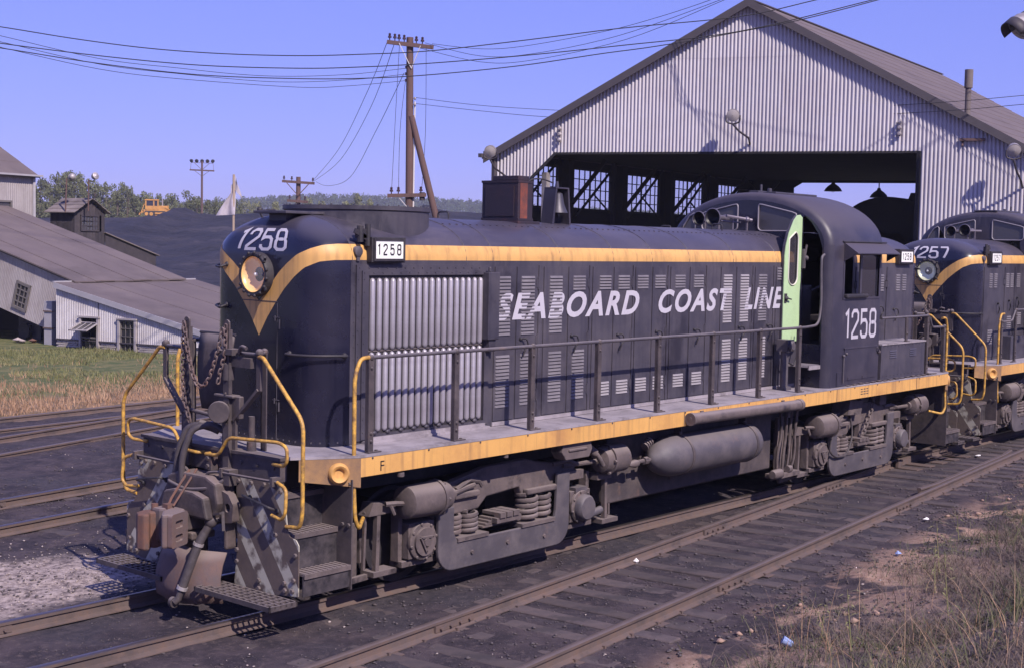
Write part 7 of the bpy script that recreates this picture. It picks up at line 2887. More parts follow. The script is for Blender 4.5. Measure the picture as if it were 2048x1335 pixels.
cb_ = thing('metal_cabinet', lb(0.5, -0.95, GZ_), 'tall narrow grey metal cabinet standing against the end of the conveyor gallery', 'cabinet')
mb = MB()
for z0, z1 in ((GZ_ - 0.1, 0.30), (0.32, 0.92), (0.94, 1.30)):
    v = [lb(u, w, z) for z in (z0, z1) for u, w in ((0.30, -0.95), (0.30, -0.55), (0.75, -0.55), (0.75, -0.95))]
    mb.add(v, [(3, 2, 1, 0), (4, 5, 6, 7), (0, 1, 5, 4), (1, 2, 6, 5), (2, 3, 7, 6), (3, 0, 4, 7)])
build('cabinet_body', mb, 'flashing', cb_)
build('cabinet_band', MB().bar(lb(0.285, -0.98, 0.31), lb(0.285, -0.52, 0.31), 0.04, 0.05).bar(lb(0.285, -0.98, 0.93), lb(0.285, -0.52, 0.93), 0.04, 0.05).bar(lb(0.285, -0.98, GZ_ + 0.02), lb(0.285, -0.52, GZ_ + 0.02), 0.04, 0.05), 'rail_side', cb_)
rub = []
for k, (w, u, r_, mt, lab) in enumerate(((-2.3, 0.3, 0.20, 'stone_pale', 'largest pale chunk of rubble lying in the grass under the gallery'), (-1.95, 0.2, 0.13, 'stone_pale', 'small pale chunk beside the largest piece of rubble'), (-1.75, 0.5, 0.16, 'rust_coupler', 'reddish lump of rubble nearest the grey metal cabinet'))):
    vv = [lb(u + ICO_V[i][0] * r_ * (1.3 if i % 2 else 1), w + ICO_V[i][1] * r_ * 1.3, GZ_ + 0.12 + ICO_V[i][2] * r_ * 0.7) for i in range(7)]
    o = build('rubble', MB().add(vv, [tuple(f) for f in ICO_F]), mt)
    tag(o, lab, 'rubble', 'rubble under the gallery')
mc = thing('machinery', lb(2.4, -3.4, GZ_), 'dark blue machine half hidden in the shade below the conveyor gallery', 'machine')
mb = MB()
for (u0, w0, z0, u1, w1, z1) in ((2.0, -4.1, GZ_, 2.9, -2.9, 0.55), (2.1, -3.6, 0.55, 2.7, -3.0, 0.85), (1.85, -3.9, -0.1, 2.0, -3.3, 0.25)):
    v = [lb(u, w, z) for z in (z0, z1) for u, w in ((u0, w0), (u1, w0), (u1, w1), (u0, w1))]
    mb.add(v, [(3, 2, 1, 0), (4, 5, 6, 7), (0, 1, 5, 4), (1, 2, 6, 5), (2, 3, 7, 6), (3, 0, 4, 7)])
build('machine_body', mb, 'cab_navy', mc, bevel=0.04)
build('machine_wheel', MB().cyl(lb(1.8, -3.6, 0.0), lb(1.95, -3.6, 0.0), 0.3, n=18), 'black_steel', mc)

# tall building at the far left
TB = Vector((22.5, 45.09, 0))
tall = thing('tall_building', TB, 'tall corrugated building at the far left edge with a dark brown roof', 'building')


def tb(u, w, z):
    return TB + UB * u + WB * w + Vector((0, 0, z))


s = -14.0
while s < 0:
    e = min(s + 0.95, 0.0)
    mb = corr_sheet(lambda q, z, o: tb(q, o, z), s, e, GZ_ - .2, lambda q: 6.35, pitch=0.12, amp=0.03, per=6)
    build('wall_sheet', mb, 'corrugated_old', tall, smooth=50, fix=False)
    s = e
for i in range(6):
    d0, d1 = lerp(-0.25, 7, i / 6), lerp(-0.25, 7, (i + 1) / 6)
    slab([tb(-14, -d0, 6.47 + 0.55 * d0), tb(0.2, -d0, 6.47 + 0.55 * d0), tb(0.2, -d1, 6.47 + 0.55 * d1 - 0.01), tb(-14, -d1, 6.47 + 0.55 * d1 - 0.01)], 0.06, 'roof_felt', 'roof_course', tall)
build('gutter', MB().bar(tb(-14, 0.28, 6.36), tb(0.3, 0.28, 6.36), 0.10, 0.08), 'flashing', tall)
build('corner_trim', MB().bar(tb(0.02, 0.03, GZ_), tb(0.02, 0.03, 6.35), 0.12, 0.12), 'flashing', tall)
eg = MB().add([tb(0, 0, GZ_), tb(0, -9, GZ_), tb(0, -9, 6.4 + 4.9), tb(0, 0, 6.4)], [(0, 1, 2, 3)])
build('end_wall', eg, 'corrugated_old', tall)
window_in('window', tb(-4.2, 0.04, 4.45), UB, UPV, WB, 2.9, 0.72, 4, 1, tall, fw=0.08, pane='dusty_glass')

# dark timber tower among the coal
TW = Vector((25.92, 47.25, 0))
tower = thing('timber_tower', TW, 'small dark timber tower with a gabled roof and patched window before the coal pile', 'tower')


def tw(u, w, z):
    return TW + UB * u + WB * w + Vector((0, 0, z))


TWU, TWD, TE, TR_ = 2.02, 1.55, 4.90, 5.50
first = None
nbd = 10
for i in range(nbd):
    a, b = TWU * i / nbd, TWU * (i + 1) / nbd - 0.012
    top = lambda u: TE + (TR_ - TE) * (1 - abs(u - TWU / 2) / (TWU / 2)) - 0.05
    mb = MB()
    hole = (0.42, 1.62, 3.93, 4.72)
    segs = [(GZ_, top(a), top(b))]
    if b > hole[0] and a < hole[1]:
        segs = [(GZ_, hole[2], hole[2]), (hole[3], top(a), top(b))]
    for (z0, za, zb) in segs:
        v = [tw(u, w, z) for w in (0.0, -0.03) for u, z in ((a, z0), (b, z0), (b, zb), (a, za))]
        mb.add(v, [(0, 1, 2, 3), (7, 6, 5, 4), (0, 1, 5, 4), (1, 2, 6, 5), (2, 3, 7, 6), (3, 0, 4, 7)])
    build('wall_board', mb, 'dark_boards', tower)
for i in range(8):
    a, b = TWD * i / 8, TWD * (i + 1) / 8 - 0.012
    mb = MB()
    v = [tw(u, -w, z) for u in (0.0, 0.03) for w, z in ((a, GZ_), (b, GZ_), (b, TE), (a, TE))]
    mb.add(v, [(0, 1, 2, 3), (7, 6, 5, 4), (0, 1, 5, 4), (1, 2, 6, 5), (2, 3, 7, 6), (3, 0, 4, 7)])
    build('wall_board', mb, 'dark_boards', tower)
bkw = MB().add([tw(TWU, 0, GZ_), tw(TWU, -TWD, GZ_), tw(TWU, -TWD, TE), tw(TWU, 0, TE)], [(0, 1, 2, 3)])
bkw.add([tw(0, -TWD, GZ_), tw(TWU, -TWD, GZ_), tw(TWU, -TWD, TE), tw(TWU / 2, -TWD, TR_), tw(0, -TWD, TE)], [(0, 1, 2, 3, 4)])
build('back_wall', bkw, 'dark_boards', tower)
window_in('window', tw(0.45, 0.0, 3.97), UB, UPV, WB, 1.14, 0.72, 6, 3, tower, fw=0.06, frame='dark_boards', pane='clear_pane')
pch = MB()
for (i, j) in ((0, 2), (1, 2), (4, 2), (5, 2), (5, 1), (0, 0), (1, 0), (4, 0), (5, 0), (4, 1)):
    a, z = 0.45 + 1.14 * i / 6, 3.97 + 0.24 * j
    pch.add([tw(a, 0.012, z), tw(a + 0.19, 0.012, z), tw(a + 0.19, 0.012, z + 0.24), tw(a, 0.012, z + 0.24)], [(0, 1, 2, 3)])
build('boarded_pane', pch, 'dusty_glass', tower)
for k in (0, 1):
    for i in range(4):
        t0, t1 = i / 4, (i + 1) / 4
        ua, ub = (lerp(-0.22, TWU / 2, t0), lerp(-0.22, TWU / 2, t1)) if k == 0 else (lerp(TWU + 0.22, TWU / 2, t0), lerp(TWU + 0.22, TWU / 2, t1))
        zf = lambda u: TE - 0.08 + (TR_ - TE + 0.12) * (1 - abs(u - TWU / 2) / (TWU / 2 + 0.22))
        slab([tw(ua, 0.22, zf(ua) + 0.03), tw(ub, 0.22, zf(ub)), tw(ub, -TWD - 0.2, zf(ub)), tw(ua, -TWD - 0.2, zf(ua) + 0.03)], 0.04, 'tower_roof', 'roof_board', tower)
lean = MB()
lean.add([tw(TWU, 0.05, 3.85), tw(TWU + 3.6, 0.05, 2.80), tw(TWU + 3.6, 0.05, 2.3), tw(TWU + 3.6, 0.05, GZ_), tw(TWU, 0.05, GZ_)], [(0, 1, 2, 3, 4)])
lo_ = build('lean_to_wall', lean, 'dark_boards', tower)
slab([tw(TWU - 0.05, 0.15, 3.92), tw(TWU + 3.8, 0.15, 2.80), tw(TWU + 3.8, -1.4, 2.80), tw(TWU - 0.05, -1.4, 3.92)], 0.05, 'tower_roof', 'lean_to_roof', tower)
for k, (pb, pt_, hd3, lab) in enumerate(((Vector((25.65, 47.56, 5.2)), Vector((25.69, 47.52, 6.45)), Vector((25.86, 47.32, 6.52)), 'left one of the two round floodlights on pipes above the timber tower'),
                                        (Vector((26.37, 46.74, 5.3)), Vector((26.37, 46.72, 6.40)), Vector((26.56, 46.50, 6.56)), 'right one of the two round floodlights on pipes above the timber tower'))):
    t = thing('floodlight', pb, lab, 'floodlight', 'floodlights on the timber tower')
    build('pipe', MB().cyl(pb - Vector((0, 0, 0.4)), pt_, 0.035, n=8), 'pole_wood', t)
    d = Vector((0.35, 0.75, -0.1)).normalized() if k == 0 else Vector((0.1, -0.75, 0.25)).normalized()
    build('lamp_housing', MB().ball(hd3, 0.16, 14, 10).lathe([(0.15, 0), (0.175, 0.02), (0.175, 0.10), (0.15, 0.12)], hd3, hd3 + d, 16), 'lamp_metal', t, smooth=50)
    build('yoke', MB().tube([pt_, pt_.lerp(hd3, 0.5) + Vector((0, 0, -0.18)), hd3 + Vector((0, 0, -0.17))], 0.02, 6), 'lamp_dark', t, smooth=60)

# ------------------------------------------------------------------ coal pile
FH = Vector((FW.x, FW.y, 0)).normalized()
RH = Vector((FH.y, -FH.x, 0))
CRST = [(-1500, 3), (-300, 4.5), (60, 6.0), (200, 6.24), (283, 6.45), (312, 6.75), (330, 7.3), (350, 8.1), (365, 7.8), (380, 7.3), (420, 6.9), (480, 7.2), (560, 7.4), (700, 7.7), (815, 7.8), (832, 8.5), (845, 9.2), (858, 8.9), (872, 8.4), (900, 8.15), (960, 8.1), (1200, 7.8), (1800, 6.0), (2600, 2.0)]
lat = np.concatenate([np.arange(-190, -62, 8.0), np.arange(-62, 2, 0.8), np.arange(2, 130, 6.0)])
dep = np.concatenate([np.arange(92, 186, 3.0), np.arange(186, 214, 1.0), np.arange(214, 262, 6.0)])
LA, DE = np.meshgrid(lat, dep)
pxl = 1024 + 2749 * LA / 200.0
cz = np.interp(pxl, [c[0] for c in CRST], [c[1] for c in CRST])
f_ = np.clip((DE - 97) / (200 - 97), 0, 1)
prof = 0.75 * f_ + 0.25 * f_ ** 2
front = -0.6 + (cz + 0.6) * prof
backz = -0.6 + (cz + 0.6) * np.clip(1 - (DE - 203) / 60, 0, 1)
ZZ = np.where(DE <= 200, front, backz)
amp_ = np.clip(f_ * (1 - f_) * 4, 0, 1)
ZZ = ZZ + amp_ * (1.3 * (vnoise(LA * 0.07 + 50, DE * 0.05, 21) - 0.5) + 0.6 * (vnoise(LA * 0.22 + 90, DE * 0.12, 22) - 0.5)) + amp_ * 0.9 * (np.abs(vnoise(LA * 0.35 + 0.05 * DE, DE * 0.03, 27) - 0.5) * 2 - 0.5) + 0.35 * (vnoise(LA * 0.6 + 90, DE * 0.5, 23) - 0.5)
PX_ = CAM.x + FH.x * DE + RH.x * LA
PY_ = CAM.y + FH.y * DE + RH.y * LA
r_, c_ = DE.shape
ii = np.arange(r_ * c_).reshape(r_, c_)
cp_ = np_mesh('coal_pile', np.stack([PX_.ravel(), PY_.ravel(), ZZ.ravel()], 1), np.stack([ii[:-1, :-1].ravel(), ii[:-1, 1:].ravel(), ii[1:, 1:].ravel(), ii[1:, :-1].ravel()], 1), 'coal', smooth=True, kind='structure')
cp_['label'] = 'long bluish black pile of coal behind the buildings'


def far_pt(px, d, z):
    """Point at depth d and height z; px only picks the bearing used while surveying the place."""
    p = CAM + FH * d + RH * (d * (px - 1024) / 2749.0)
    return Vector((p.x, p.y, z))


# yellow bulldozer on the pile
DO = Vector((112.05, 163.2, 6.55))
DX = Vector((RH.x * 0.97 + FH.x * 0.24, RH.y * 0.97 + FH.y * 0.24, 0)).normalized()
DY = Vector((-DX.y, DX.x, 0))
dz = thing('bulldozer', DO, 'yellow bulldozer with a cab working on top of the coal pile', 'bulldozer')


def bd_(mb):
    mb.v = [DO + DX * v[0] + DY * v[1] + Vector((0, 0, v[2])) for v in mb.v]
    return mb


for y in (-0.95, 0.95):
    tr_ = MB().prism([(-1.6, 0.15), (-1.85, 0.5), (-1.6, 0.95), (1.3, 0.95), (1.6, 0.5), (1.3, 0.1)], 'y', y - 0.24, y + 0.24)
    to_ = build('crawler_track', bd_(tr_), 'black_steel', dz)
    rl_ = MB()
    for x in (-1.4, -0.7, 0, 0.7, 1.2):
        rl_.cyl((x, y - 0.27, 0.5), (x, y + 0.27, 0.5), 0.26, n=12)
    build('track_roller', bd_(rl_), 'dozer_yellow', to_)
build('engine_hood', bd_(MB().box((0.2, -0.55, 0.75), (1.65, 0.55, 1.75)).box((1.65, -0.6, 0.7), (1.8, 0.6, 1.8))), 'dozer_yellow', dz, bevel=0.05)
build('hull', bd_(MB().box((-1.8, -0.7, 0.6), (0.4, 0.7, 1.15))), 'dozer_yellow', dz)
cabd = MB()
for x in (-1.5, -0.35, 0.25):
    for y in (-0.72, 0.72):
        cabd.box((x - 0.09, y - 0.07, 1.15), (x + 0.09, y + 0.07, 2.55))
cabd.box((-1.65, -0.85, 2.5), (0.4, 0.85, 2.68))
cabd.box((-1.55, -0.75, 1.1), (0.3, 0.75, 1.7))
build('cab_frame', bd_(cabd), 'dozer_yellow', dz)
build('cab_glass', bd_(MB().box((-1.48, -0.70, 1.7), (0.22, 0.70, 2.5))), 'window_glass', dz)
bl_ = MB().prism([(2.55, 0.1), (2.45, 0.5), (2.45, 0.9), (2.62, 1.25), (2.72, 1.25), (2.6, 0.85), (2.6, 0.5), (2.75, 0.1)], 'y', -1.6, 1.6)
build('blade', bd_(bl_), 'dozer_yellow', dz)
ar_ = MB()
for y in (-1.3, 1.3):
    ar_.bar((-0.2, y, 0.6), (2.5, y, 0.6), 0.16, 0.22)
    ar_.bar((1.3, y * 0.45, 1.5), (2.5, y * 0.5, 0.9), 0.12, 0.12)
build('push_arm', bd_(ar_), 'dozer_yellow', dz)
build('exhaust_pipe', bd_(MB().cyl((0.9, 0.1, 1.7), (0.9, 0.1, 2.75), 0.11, n=10)), 'lamp_metal', dz)
build('ripper', bd_(MB().bar((-1.8, -0.4, 0.9), (-2.4, -0.4, 0.5), 0.16, 0.2).bar((-1.8, 0.4, 0.9), (-2.4, 0.4, 0.5), 0.16, 0.2).box((-2.5, -0.7, 0.3), (-2.3, 0.7, 0.6)).bar((-1.7, -0.6, 2.0), (-2.2, -0.6, 0.6), 0.12, 0.12)), 'dozer_yellow', dz)

# ------------------------------------------------------------------ poles, lights and wires
LP = Vector((124.65, 168.9, 0))
lpole = thing('floodlight_mast', LP, 'tall thin mast with five floodlights on a double crossarm, far behind the coal pile', 'light mast')
build('mast', MB().cyl(LP, LP + Vector((0, 0, 15.9)), 0.22, 0.16, n=10), 'pole_wood', lpole)
lx = RH
am = MB()
am.bar(LP - lx * 1.95 + Vector((0, 0, 14.4)), LP + lx * 1.95 + Vector((0, 0, 14.3)), 0.16, 0.22)
am.bar(LP - lx * 1.75 + Vector((0, 0, 15.55)), LP + lx * 1.8 + Vector((0, 0, 15.5)), 0.06, 0.06)
for s in (-1, 1):
    am.bar(LP + Vector((0, 0, 13.4)), LP + lx * s * 1.2 + Vector((0, 0, 14.3)), 0.06, 0.06)
    am.bar(LP + Vector((0, 0, 14.4)), LP + lx * s * 1.2 + Vector((0, 0, 15.5)), 0.06, 0.06)
    am.bar(LP + lx * s * 1.85 + Vector((0, 0, 14.3)), LP + lx * s * 1.75 + Vector((0, 0, 15.5)), 0.04, 0.04)
build('crossarm', am, 'pole_wood', lpole)
for k in range(5):
    c = LP + lx * (-1.65 + 0.83 * k) + Vector((0, 0, 15.85))
    d = (Vector((-0.5, -0.6, -0.5)) + RH * (k - 2) * 0.35).normalized()
    build('floodlight', MB().lathe([(0.10, -0.25), (0.28, -0.05), (0.30, 0.15), (0.25, 0.16)], c, c + d, 12).cyl(c - Vector((0, 0, 0.35)), c, 0.04, n=6), 'lamp_dark', lpole, smooth=40)

PB = Vector((30.60, 29.40, 0))
pole = thing('utility_pole', PB, 'tall brown wooden utility pole with a leaning brace pole and a long crossarm', 'utility pole', 'utility poles')
build('pole_shaft', MB().cyl(PB + Vector((0.06, -0.06, -0.6)), PB + Vector((-0.05, 0.04, 12.25)), 0.19, 0.145, n=14), 'pole_wood', pole, smooth=40)
a, b = Vector((29.92, 30.18, 12.02)), Vector((31.18, 28.70, 11.83))
nrm_ = Vector((-0.65, -0.76, 0)) * 0.2
build('crossarm', MB().bar(a + nrm_, b + nrm_, 0.11, 0.16), 'pole_wood', pole)
ins = MB()


def insulator(mb, p, sc=1.0):
    p = Vector(p)
    return mb.lathe([(0.02 * sc, -0.10 * sc), (0.02 * sc, 0.02 * sc), (0.065 * sc, 0.03 * sc), (0.06 * sc, 0.09 * sc), (0.035 * sc, 0.10 * sc), (0.05 * sc, 0.16 * sc), (0.02 * sc, 0.19 * sc)], p, p + Vector((0, 0, 1)), 10)


for t in (0.06, 0.17, 0.26, 0.37, 0.63, 0.76):
    build('pin_insulator', insulator(MB(), a.lerp(b, t) + nrm_ + Vector((0, 0, 0.15)), 1.2), 'insulator', pole, smooth=40)
br2 = MB()
br2.bar(a.lerp(b, 0.26) + nrm_ * 1.3, PB + nrm_ * 0.9 + Vector((0, 0, 10.95)), 0.05, 0.025)
br2.bar(a.lerp(b, 0.72) + nrm_ * 1.3, PB + nrm_ * 0.9 + Vector((0, 0, 10.95)), 0.05, 0.025)
build('arm_brace', br2, 'conduit', pole)
rk = MB()
for z in (11.02, 10.75, 10.48):
    rk.lathe([(0.03, 0), (0.06, 0.02), (0.04, 0.06), (0.06, 0.10), (0.03, 0.12)], PB + Vector((-0.13, 0.15, z - 0.06)), PB + Vector((-0.13, 0.15, z + 1)), 8)
rk.bar(PB + Vector((-0.10, 0.11, 10.3)), PB + Vector((-0.10, 0.11, 11.2)), 0.05, 0.05)
build('insulator_rack', rk, 'insulator', pole)
rk2 = MB()
for z in (9.72, 9.47):
    rk2.ball(PB + Vector((0.05, -0.2, z)) + nrm_ * 0.3, 0.06, 8, 6)
build('dead_end', rk2, 'lamp_metal', pole)
cd = MB().tube([PB + Vector((0.12, -0.13, z)) + nrm_ * 0.35 for z in (9.6, 9.3, 5.0, 0.0)], 0.035, 8)
build('conduit_pipe', cd, 'conduit', pole, smooth=60)
build('brace_pole', MB().cyl(Vector((30.60, 29.35, 9.0)) + nrm_ * 0.3, Vector((32.25, 27.45, -0.6)) + nrm_ * 0.3, 0.13, 0.16, n=12), 'pole_wood', pole, smooth=40)
a2, b2 = Vector((30.00, 30.10, 5.66)), Vector((31.05, 28.86, 5.72))
build('crossarm', MB().bar(a2 + nrm_, b2 + nrm_, 0.10, 0.15), 'pole_wood', pole)
for t in (0.10, 0.28, 0.86):
    build('pin_insulator', insulator(MB(), a2.lerp(b2, t) + nrm_ + Vector((0, 0, 0.13)), 1.2), 'insulator', pole, smooth=40)
build('arm_brace', MB().bar(a2.lerp(b2, 0.25) + nrm_, PB + nrm_ * 0.9 + Vector((0, 0, 5.1)), 0.05, 0.025), 'conduit', pole)
build('transformer_can', MB().cyl(b2.lerp(a2, 0.10) + nrm_ * 0.4 + Vector((0, 0, -0.22)), b2.lerp(a2, 0.10) + nrm_ * 0.4 + Vector((0, 0, 0.12)), 0.12, n=12), 'lamp_dark', pole, smooth=40)

P2 = Vector((61.93, 72.82, 0))
pole2 = thing('utility_pole', P2, 'shorter distant utility pole with two crossarms rising behind the locomotive roof', 'utility pole', 'utility poles')
build('pole_shaft', MB().cyl(P2 + Vector((0, 0, -0.6)), P2 + Vector((0, 0, 8.7)), 0.24, 0.18, n=12), 'pole_wood', pole2, smooth=40)
for (e0, e1, z0, z1) in ((1.28, 1.30, 8.33, 8.20), (0.85, 0.8, 6.8, 6.72)):
    mb = MB().bar(P2 - RH * e0 + Vector((-0.2, -0.2, z0)), P2 + RH * e1 + Vector((-0.2, -0.2, z1)), 0.14, 0.2)
    build('crossarm', mb, 'pole_wood', pole2)
    for t in ((0.06, 0.30, 0.95) if z0 > 8 else (0.12, 0.85)):
        p = (P2 - RH * e0).lerp(P2 + RH * e1, t) + Vector((-0.2, -0.2, lerp(z0, z1, t) + 0.16))
        build('pin_insulator', insulator(MB(), p, 1.5), 'insulator', pole2, smooth=40)
mb = MB()
for s in (-0.9, 0.9):
    mb.bar(P2 + RH * s + Vector((-0.25, -0.25, 8.2)), P2 + Vector((-0.2, -0.2, 7.2)), 0.06, 0.06)
build('arm_brace', mb, 'pole_wood', pole2)

WIRES = {
'A1': [(8.99, 27.02, 9.88), (10.1, 25.71, 9.69), (11.5, 24.06, 9.39), (12.9, 22.42, 9.16), (14.29, 20.77, 9.05), (15.69, 19.13, 9.04), (16.9, 17.7, 9.12), (18.11, 16.28, 9.25), (19.79, 14.31, 9.59), (21.64, 12.12, 10.0), (23.87, 9.5, 10.41), (25.27, 7.85, 10.92), (26.45, 6.47, 11.38)],
'A2': [(8.98, 27.02, 9.43), (10.1, 25.71, 9.22), (11.96, 23.52, 8.92), (13.83, 21.32, 8.71), (15.69, 19.12, 8.68), (16.91, 17.7, 8.76), (18.12, 16.27, 8.9), (19.79, 14.3, 9.16), (21.65, 12.11, 9.51), (23.88, 9.49, 9.99), (26.34, 6.6, 10.96), (27.74, 4.94, 11.57)],
'A3': [(9.48, 27.99, 9.42), (10.62, 26.64, 9.22), (12.53, 24.39, 8.82), (14.44, 22.14, 8.55), (16.36, 19.89, 8.5), (17.6, 18.42, 8.55), (18.84, 16.96, 8.69), (20.56, 14.94, 9.01), (22.08, 13.15, 9.4), (23.2, 11.83, 9.67), (24.74, 10.02, 10.13), (26.82, 7.57, 10.9)],
'B1': [(13.15, 34.47, 10.9), (14.76, 34.03, 10.7), (18.17, 33.1, 10.22), (21.09, 32.27, 10.14), (23.41, 31.6, 10.11), (25.43, 31.02, 10.21), (27.97, 30.28, 10.51), (30.43, 29.58, 10.97)],
'B2': [(13.15, 34.47, 10.7), (14.76, 34.03, 10.49), (18.17, 33.1, 10.02), (21.09, 32.27, 9.93), (24.8, 31.2, 9.94), (27.98, 30.28, 10.29), (30.43, 29.58, 10.73)],
'B3': [(13.15, 34.47, 10.53), (14.76, 34.04, 10.3), (18.17, 33.1, 9.84), (21.09, 32.27, 9.74), (25.77, 30.92, 9.81), (27.98, 30.28, 10.05), (30.43, 29.58, 10.46)],
'C1': [(31.15, 28.74, 12.01), (30.83, 25.76, 11.54), (30.57, 23.29, 11.42), (30.11, 19.19, 11.56), (29.79, 16.67, 11.78), (29.44, 14.04, 12.14), (29.0, 11.18, 12.67)],
'C2': [(30.96, 28.96, 12.04), (30.62, 25.56, 11.22), (30.37, 22.68, 11.06), (29.92, 18.26, 11.33), (29.34, 13.59, 12.08), (29.0, 11.18, 12.59)],
'C3': [(30.8, 29.15, 11.83), (30.48, 25.43, 10.96), (30.26, 22.58, 10.8), (29.83, 17.81, 11.16), (29.29, 13.42, 12.05), (29.0, 11.18, 12.56)],
'D1': [(30.68, 29.28, 9.78), (31.0, 25.85, 9.31), (31.36, 22.13, 8.97), (31.73, 18.25, 8.69), (32.1, 14.39, 8.56), (32.73, 7.61, 8.64), (33.0, 4.66, 8.76), (33.2, 2.37, 8.89)],
'D2': [(30.69, 29.28, 9.53), (31.01, 25.85, 9.09), (31.3, 22.7, 8.74), (31.73, 18.24, 8.43), (32.1, 14.38, 8.3), (32.74, 7.6, 8.36), (33.01, 4.65, 8.48), (33.21, 2.36, 8.6)],
'E1': [(29.93, 30.17, 12.01), (37.12, 38.91, 11.13), (50.03, 55.07, 9.64), (62.71, 71.9, 8.49)],
'E2': [(30.13, 29.93, 11.98), (39.55, 41.19, 10.69), (52.39, 57.5, 9.13), (62.76, 71.84, 8.42)],
'E3': [(30.4, 29.61, 10.77), (39.38, 40.54, 9.51), (51.43, 55.5, 7.88), (58.35, 65.34, 7.75), (62.84, 71.75, 8.34)],
'F1': [(30.27, 29.77, 11.94), (30.19, 29.86, 9.06), (30.11, 29.95, 5.85)],
'F2': [(30.45, 29.56, 10.5), (30.32, 29.71, 8.42), (30.3, 29.73, 5.86)],
'F3': [(30.99, 28.92, 11.88), (31.01, 28.9, 8.44), (30.93, 28.99, 5.88)],
}
WLAB = {
'A1': 'topmost thick wire sagging across the whole sky in front of the tall pole',
'A2': 'middle thick wire crossing the whole sky in front of the tall pole',
'A3': 'lowest thick wire crossing before the tall pole towards the shed roof',
'B1': 'uppermost thin wire from the side of the tall pole to the left edge',
'B2': 'middle thin wire from the side of the tall pole to the left edge',
'B3': 'lowest thin wire from the side of the tall pole to the left edge',
'C1': 'wire rising right from the very tip of the upper crossarm',
'C2': 'wire rising right from the upper crossarm, between the two others',
'C3': 'lowest of the wires rising right from the upper crossarm',
'D1': 'upper of two thin wires running from the tall pole across the shed front',
'D2': 'lower of two thin wires running from the tall pole across the shed front',
'E1': 'leftmost wire drooping from the tall pole to the distant short pole',
'E2': 'middle wire drooping from the tall pole to the distant short pole',
'E3': 'slackest wire drooping from the tall pole to the distant short pole',
'F1': 'left vertical drop wire hanging along the tall pole',
'F2': 'vertical drop wire hanging close against the tall pole',
'F3': 'vertical drop wire on the right side of the tall pole',
}


def smooth_path(P, n=10):
    P = [Vector(p) for p in P]
    out = []
    for i in range(len(P) - 1):
        p0, p1, p2, p3 = P[max(i - 1, 0)], P[i], P[i + 1], P[min(i + 2, len(P) - 1)]
        for k in range(n):
            t = k / n
            out.append(0.5 * ((2 * p1) + (p2 - p0) * t + (2 * p0 - 5 * p1 + 4 * p2 - p3) * t * t + (3 * p1 - p0 - 3 * p2 + p3) * t ** 3))
    out.append(P[-1])
    return out


for k, pts in WIRES.items():
    if k[0] in 'ABC':
        p0_, p1_, q0_, q1_ = Vector(pts[0]), Vector(pts[1]), Vector(pts[-1]), Vector(pts[-2])
        pts = list(pts)
        if k[0] != 'C':
            pts.insert(0, p0_ + (p0_ - p1_).normalized() * 9)
        if k[0] != 'B':
            pts.append(q0_ + (q0_ - q1_).normalized() * 9 + Vector((0.5 * int(k[1]), 0, 0.3 * int(k[1]))))
    r_ = {'A': 0.015, 'B': 0.011, 'C': 0.010, 'D': 0.010, 'E': 0.014, 'F': 0.010}[k[0]]
    o = build('overhead_wire', MB().tube(smooth_path(pts, 6), r_, 5), 'wire', smooth=60)
    tag(o, WLAB[k], 'wire', 'overhead wires')

# ------------------------------------------------------------------ trees and far hill


def leaf_cloud(n, blobs, size):
    """Leaf-sized faces spread through lobes: blobs (x, y, z, rx, rz)."""
    B = np.array(blobs)
    k = rng.integers(0, len(B), n)
    d = rng.normal(size=(n, 3))
    d /= np.linalg.norm(d, axis=1)[:, None]
    r = rng.uniform(0.25, 1.0, n) ** 0.45
    c = B[k, :3] + d * r[:, None] * np.stack([B[k, 3], B[k, 3], B[k, 4]], 1)
    u = rng.normal(size=(n, 3))
    u /= np.linalg.norm(u, axis=1)[:, None]
    v = np.cross(u, d + rng.normal(size=(n, 3)) * 0.5)
    v /= np.linalg.norm(v, axis=1)[:, None] + 1e-9
    s = size * rng.uniform(0.6, 1.4, n)[:, None]
    q = np.stack([c - u * s - v * s * 0.6, c + u * s - v * s * 0.5, c + u * s * 0.8 + v * s * 0.6, c - u * s * 0.7 + v * s * 0.6], 1)
    return q.reshape(-1, 3), np.arange(n * 4).reshape(n, 4)


def tree_label(x, d):
    z = [n for p, n in ZONES if p <= x + 20][-1] if x + 20 >= 66 else ZONES[0][1]
    key = (z, d)
    zone_count[key] = zone_count.get(key, 0) + 1
    n = ('first', 'second', 'third', 'fourth', 'fifth')[zone_count[key] - 1]
    return f"{n} leafy tree from the left in the {'front' if d < 260 else 'back'} row {z}"


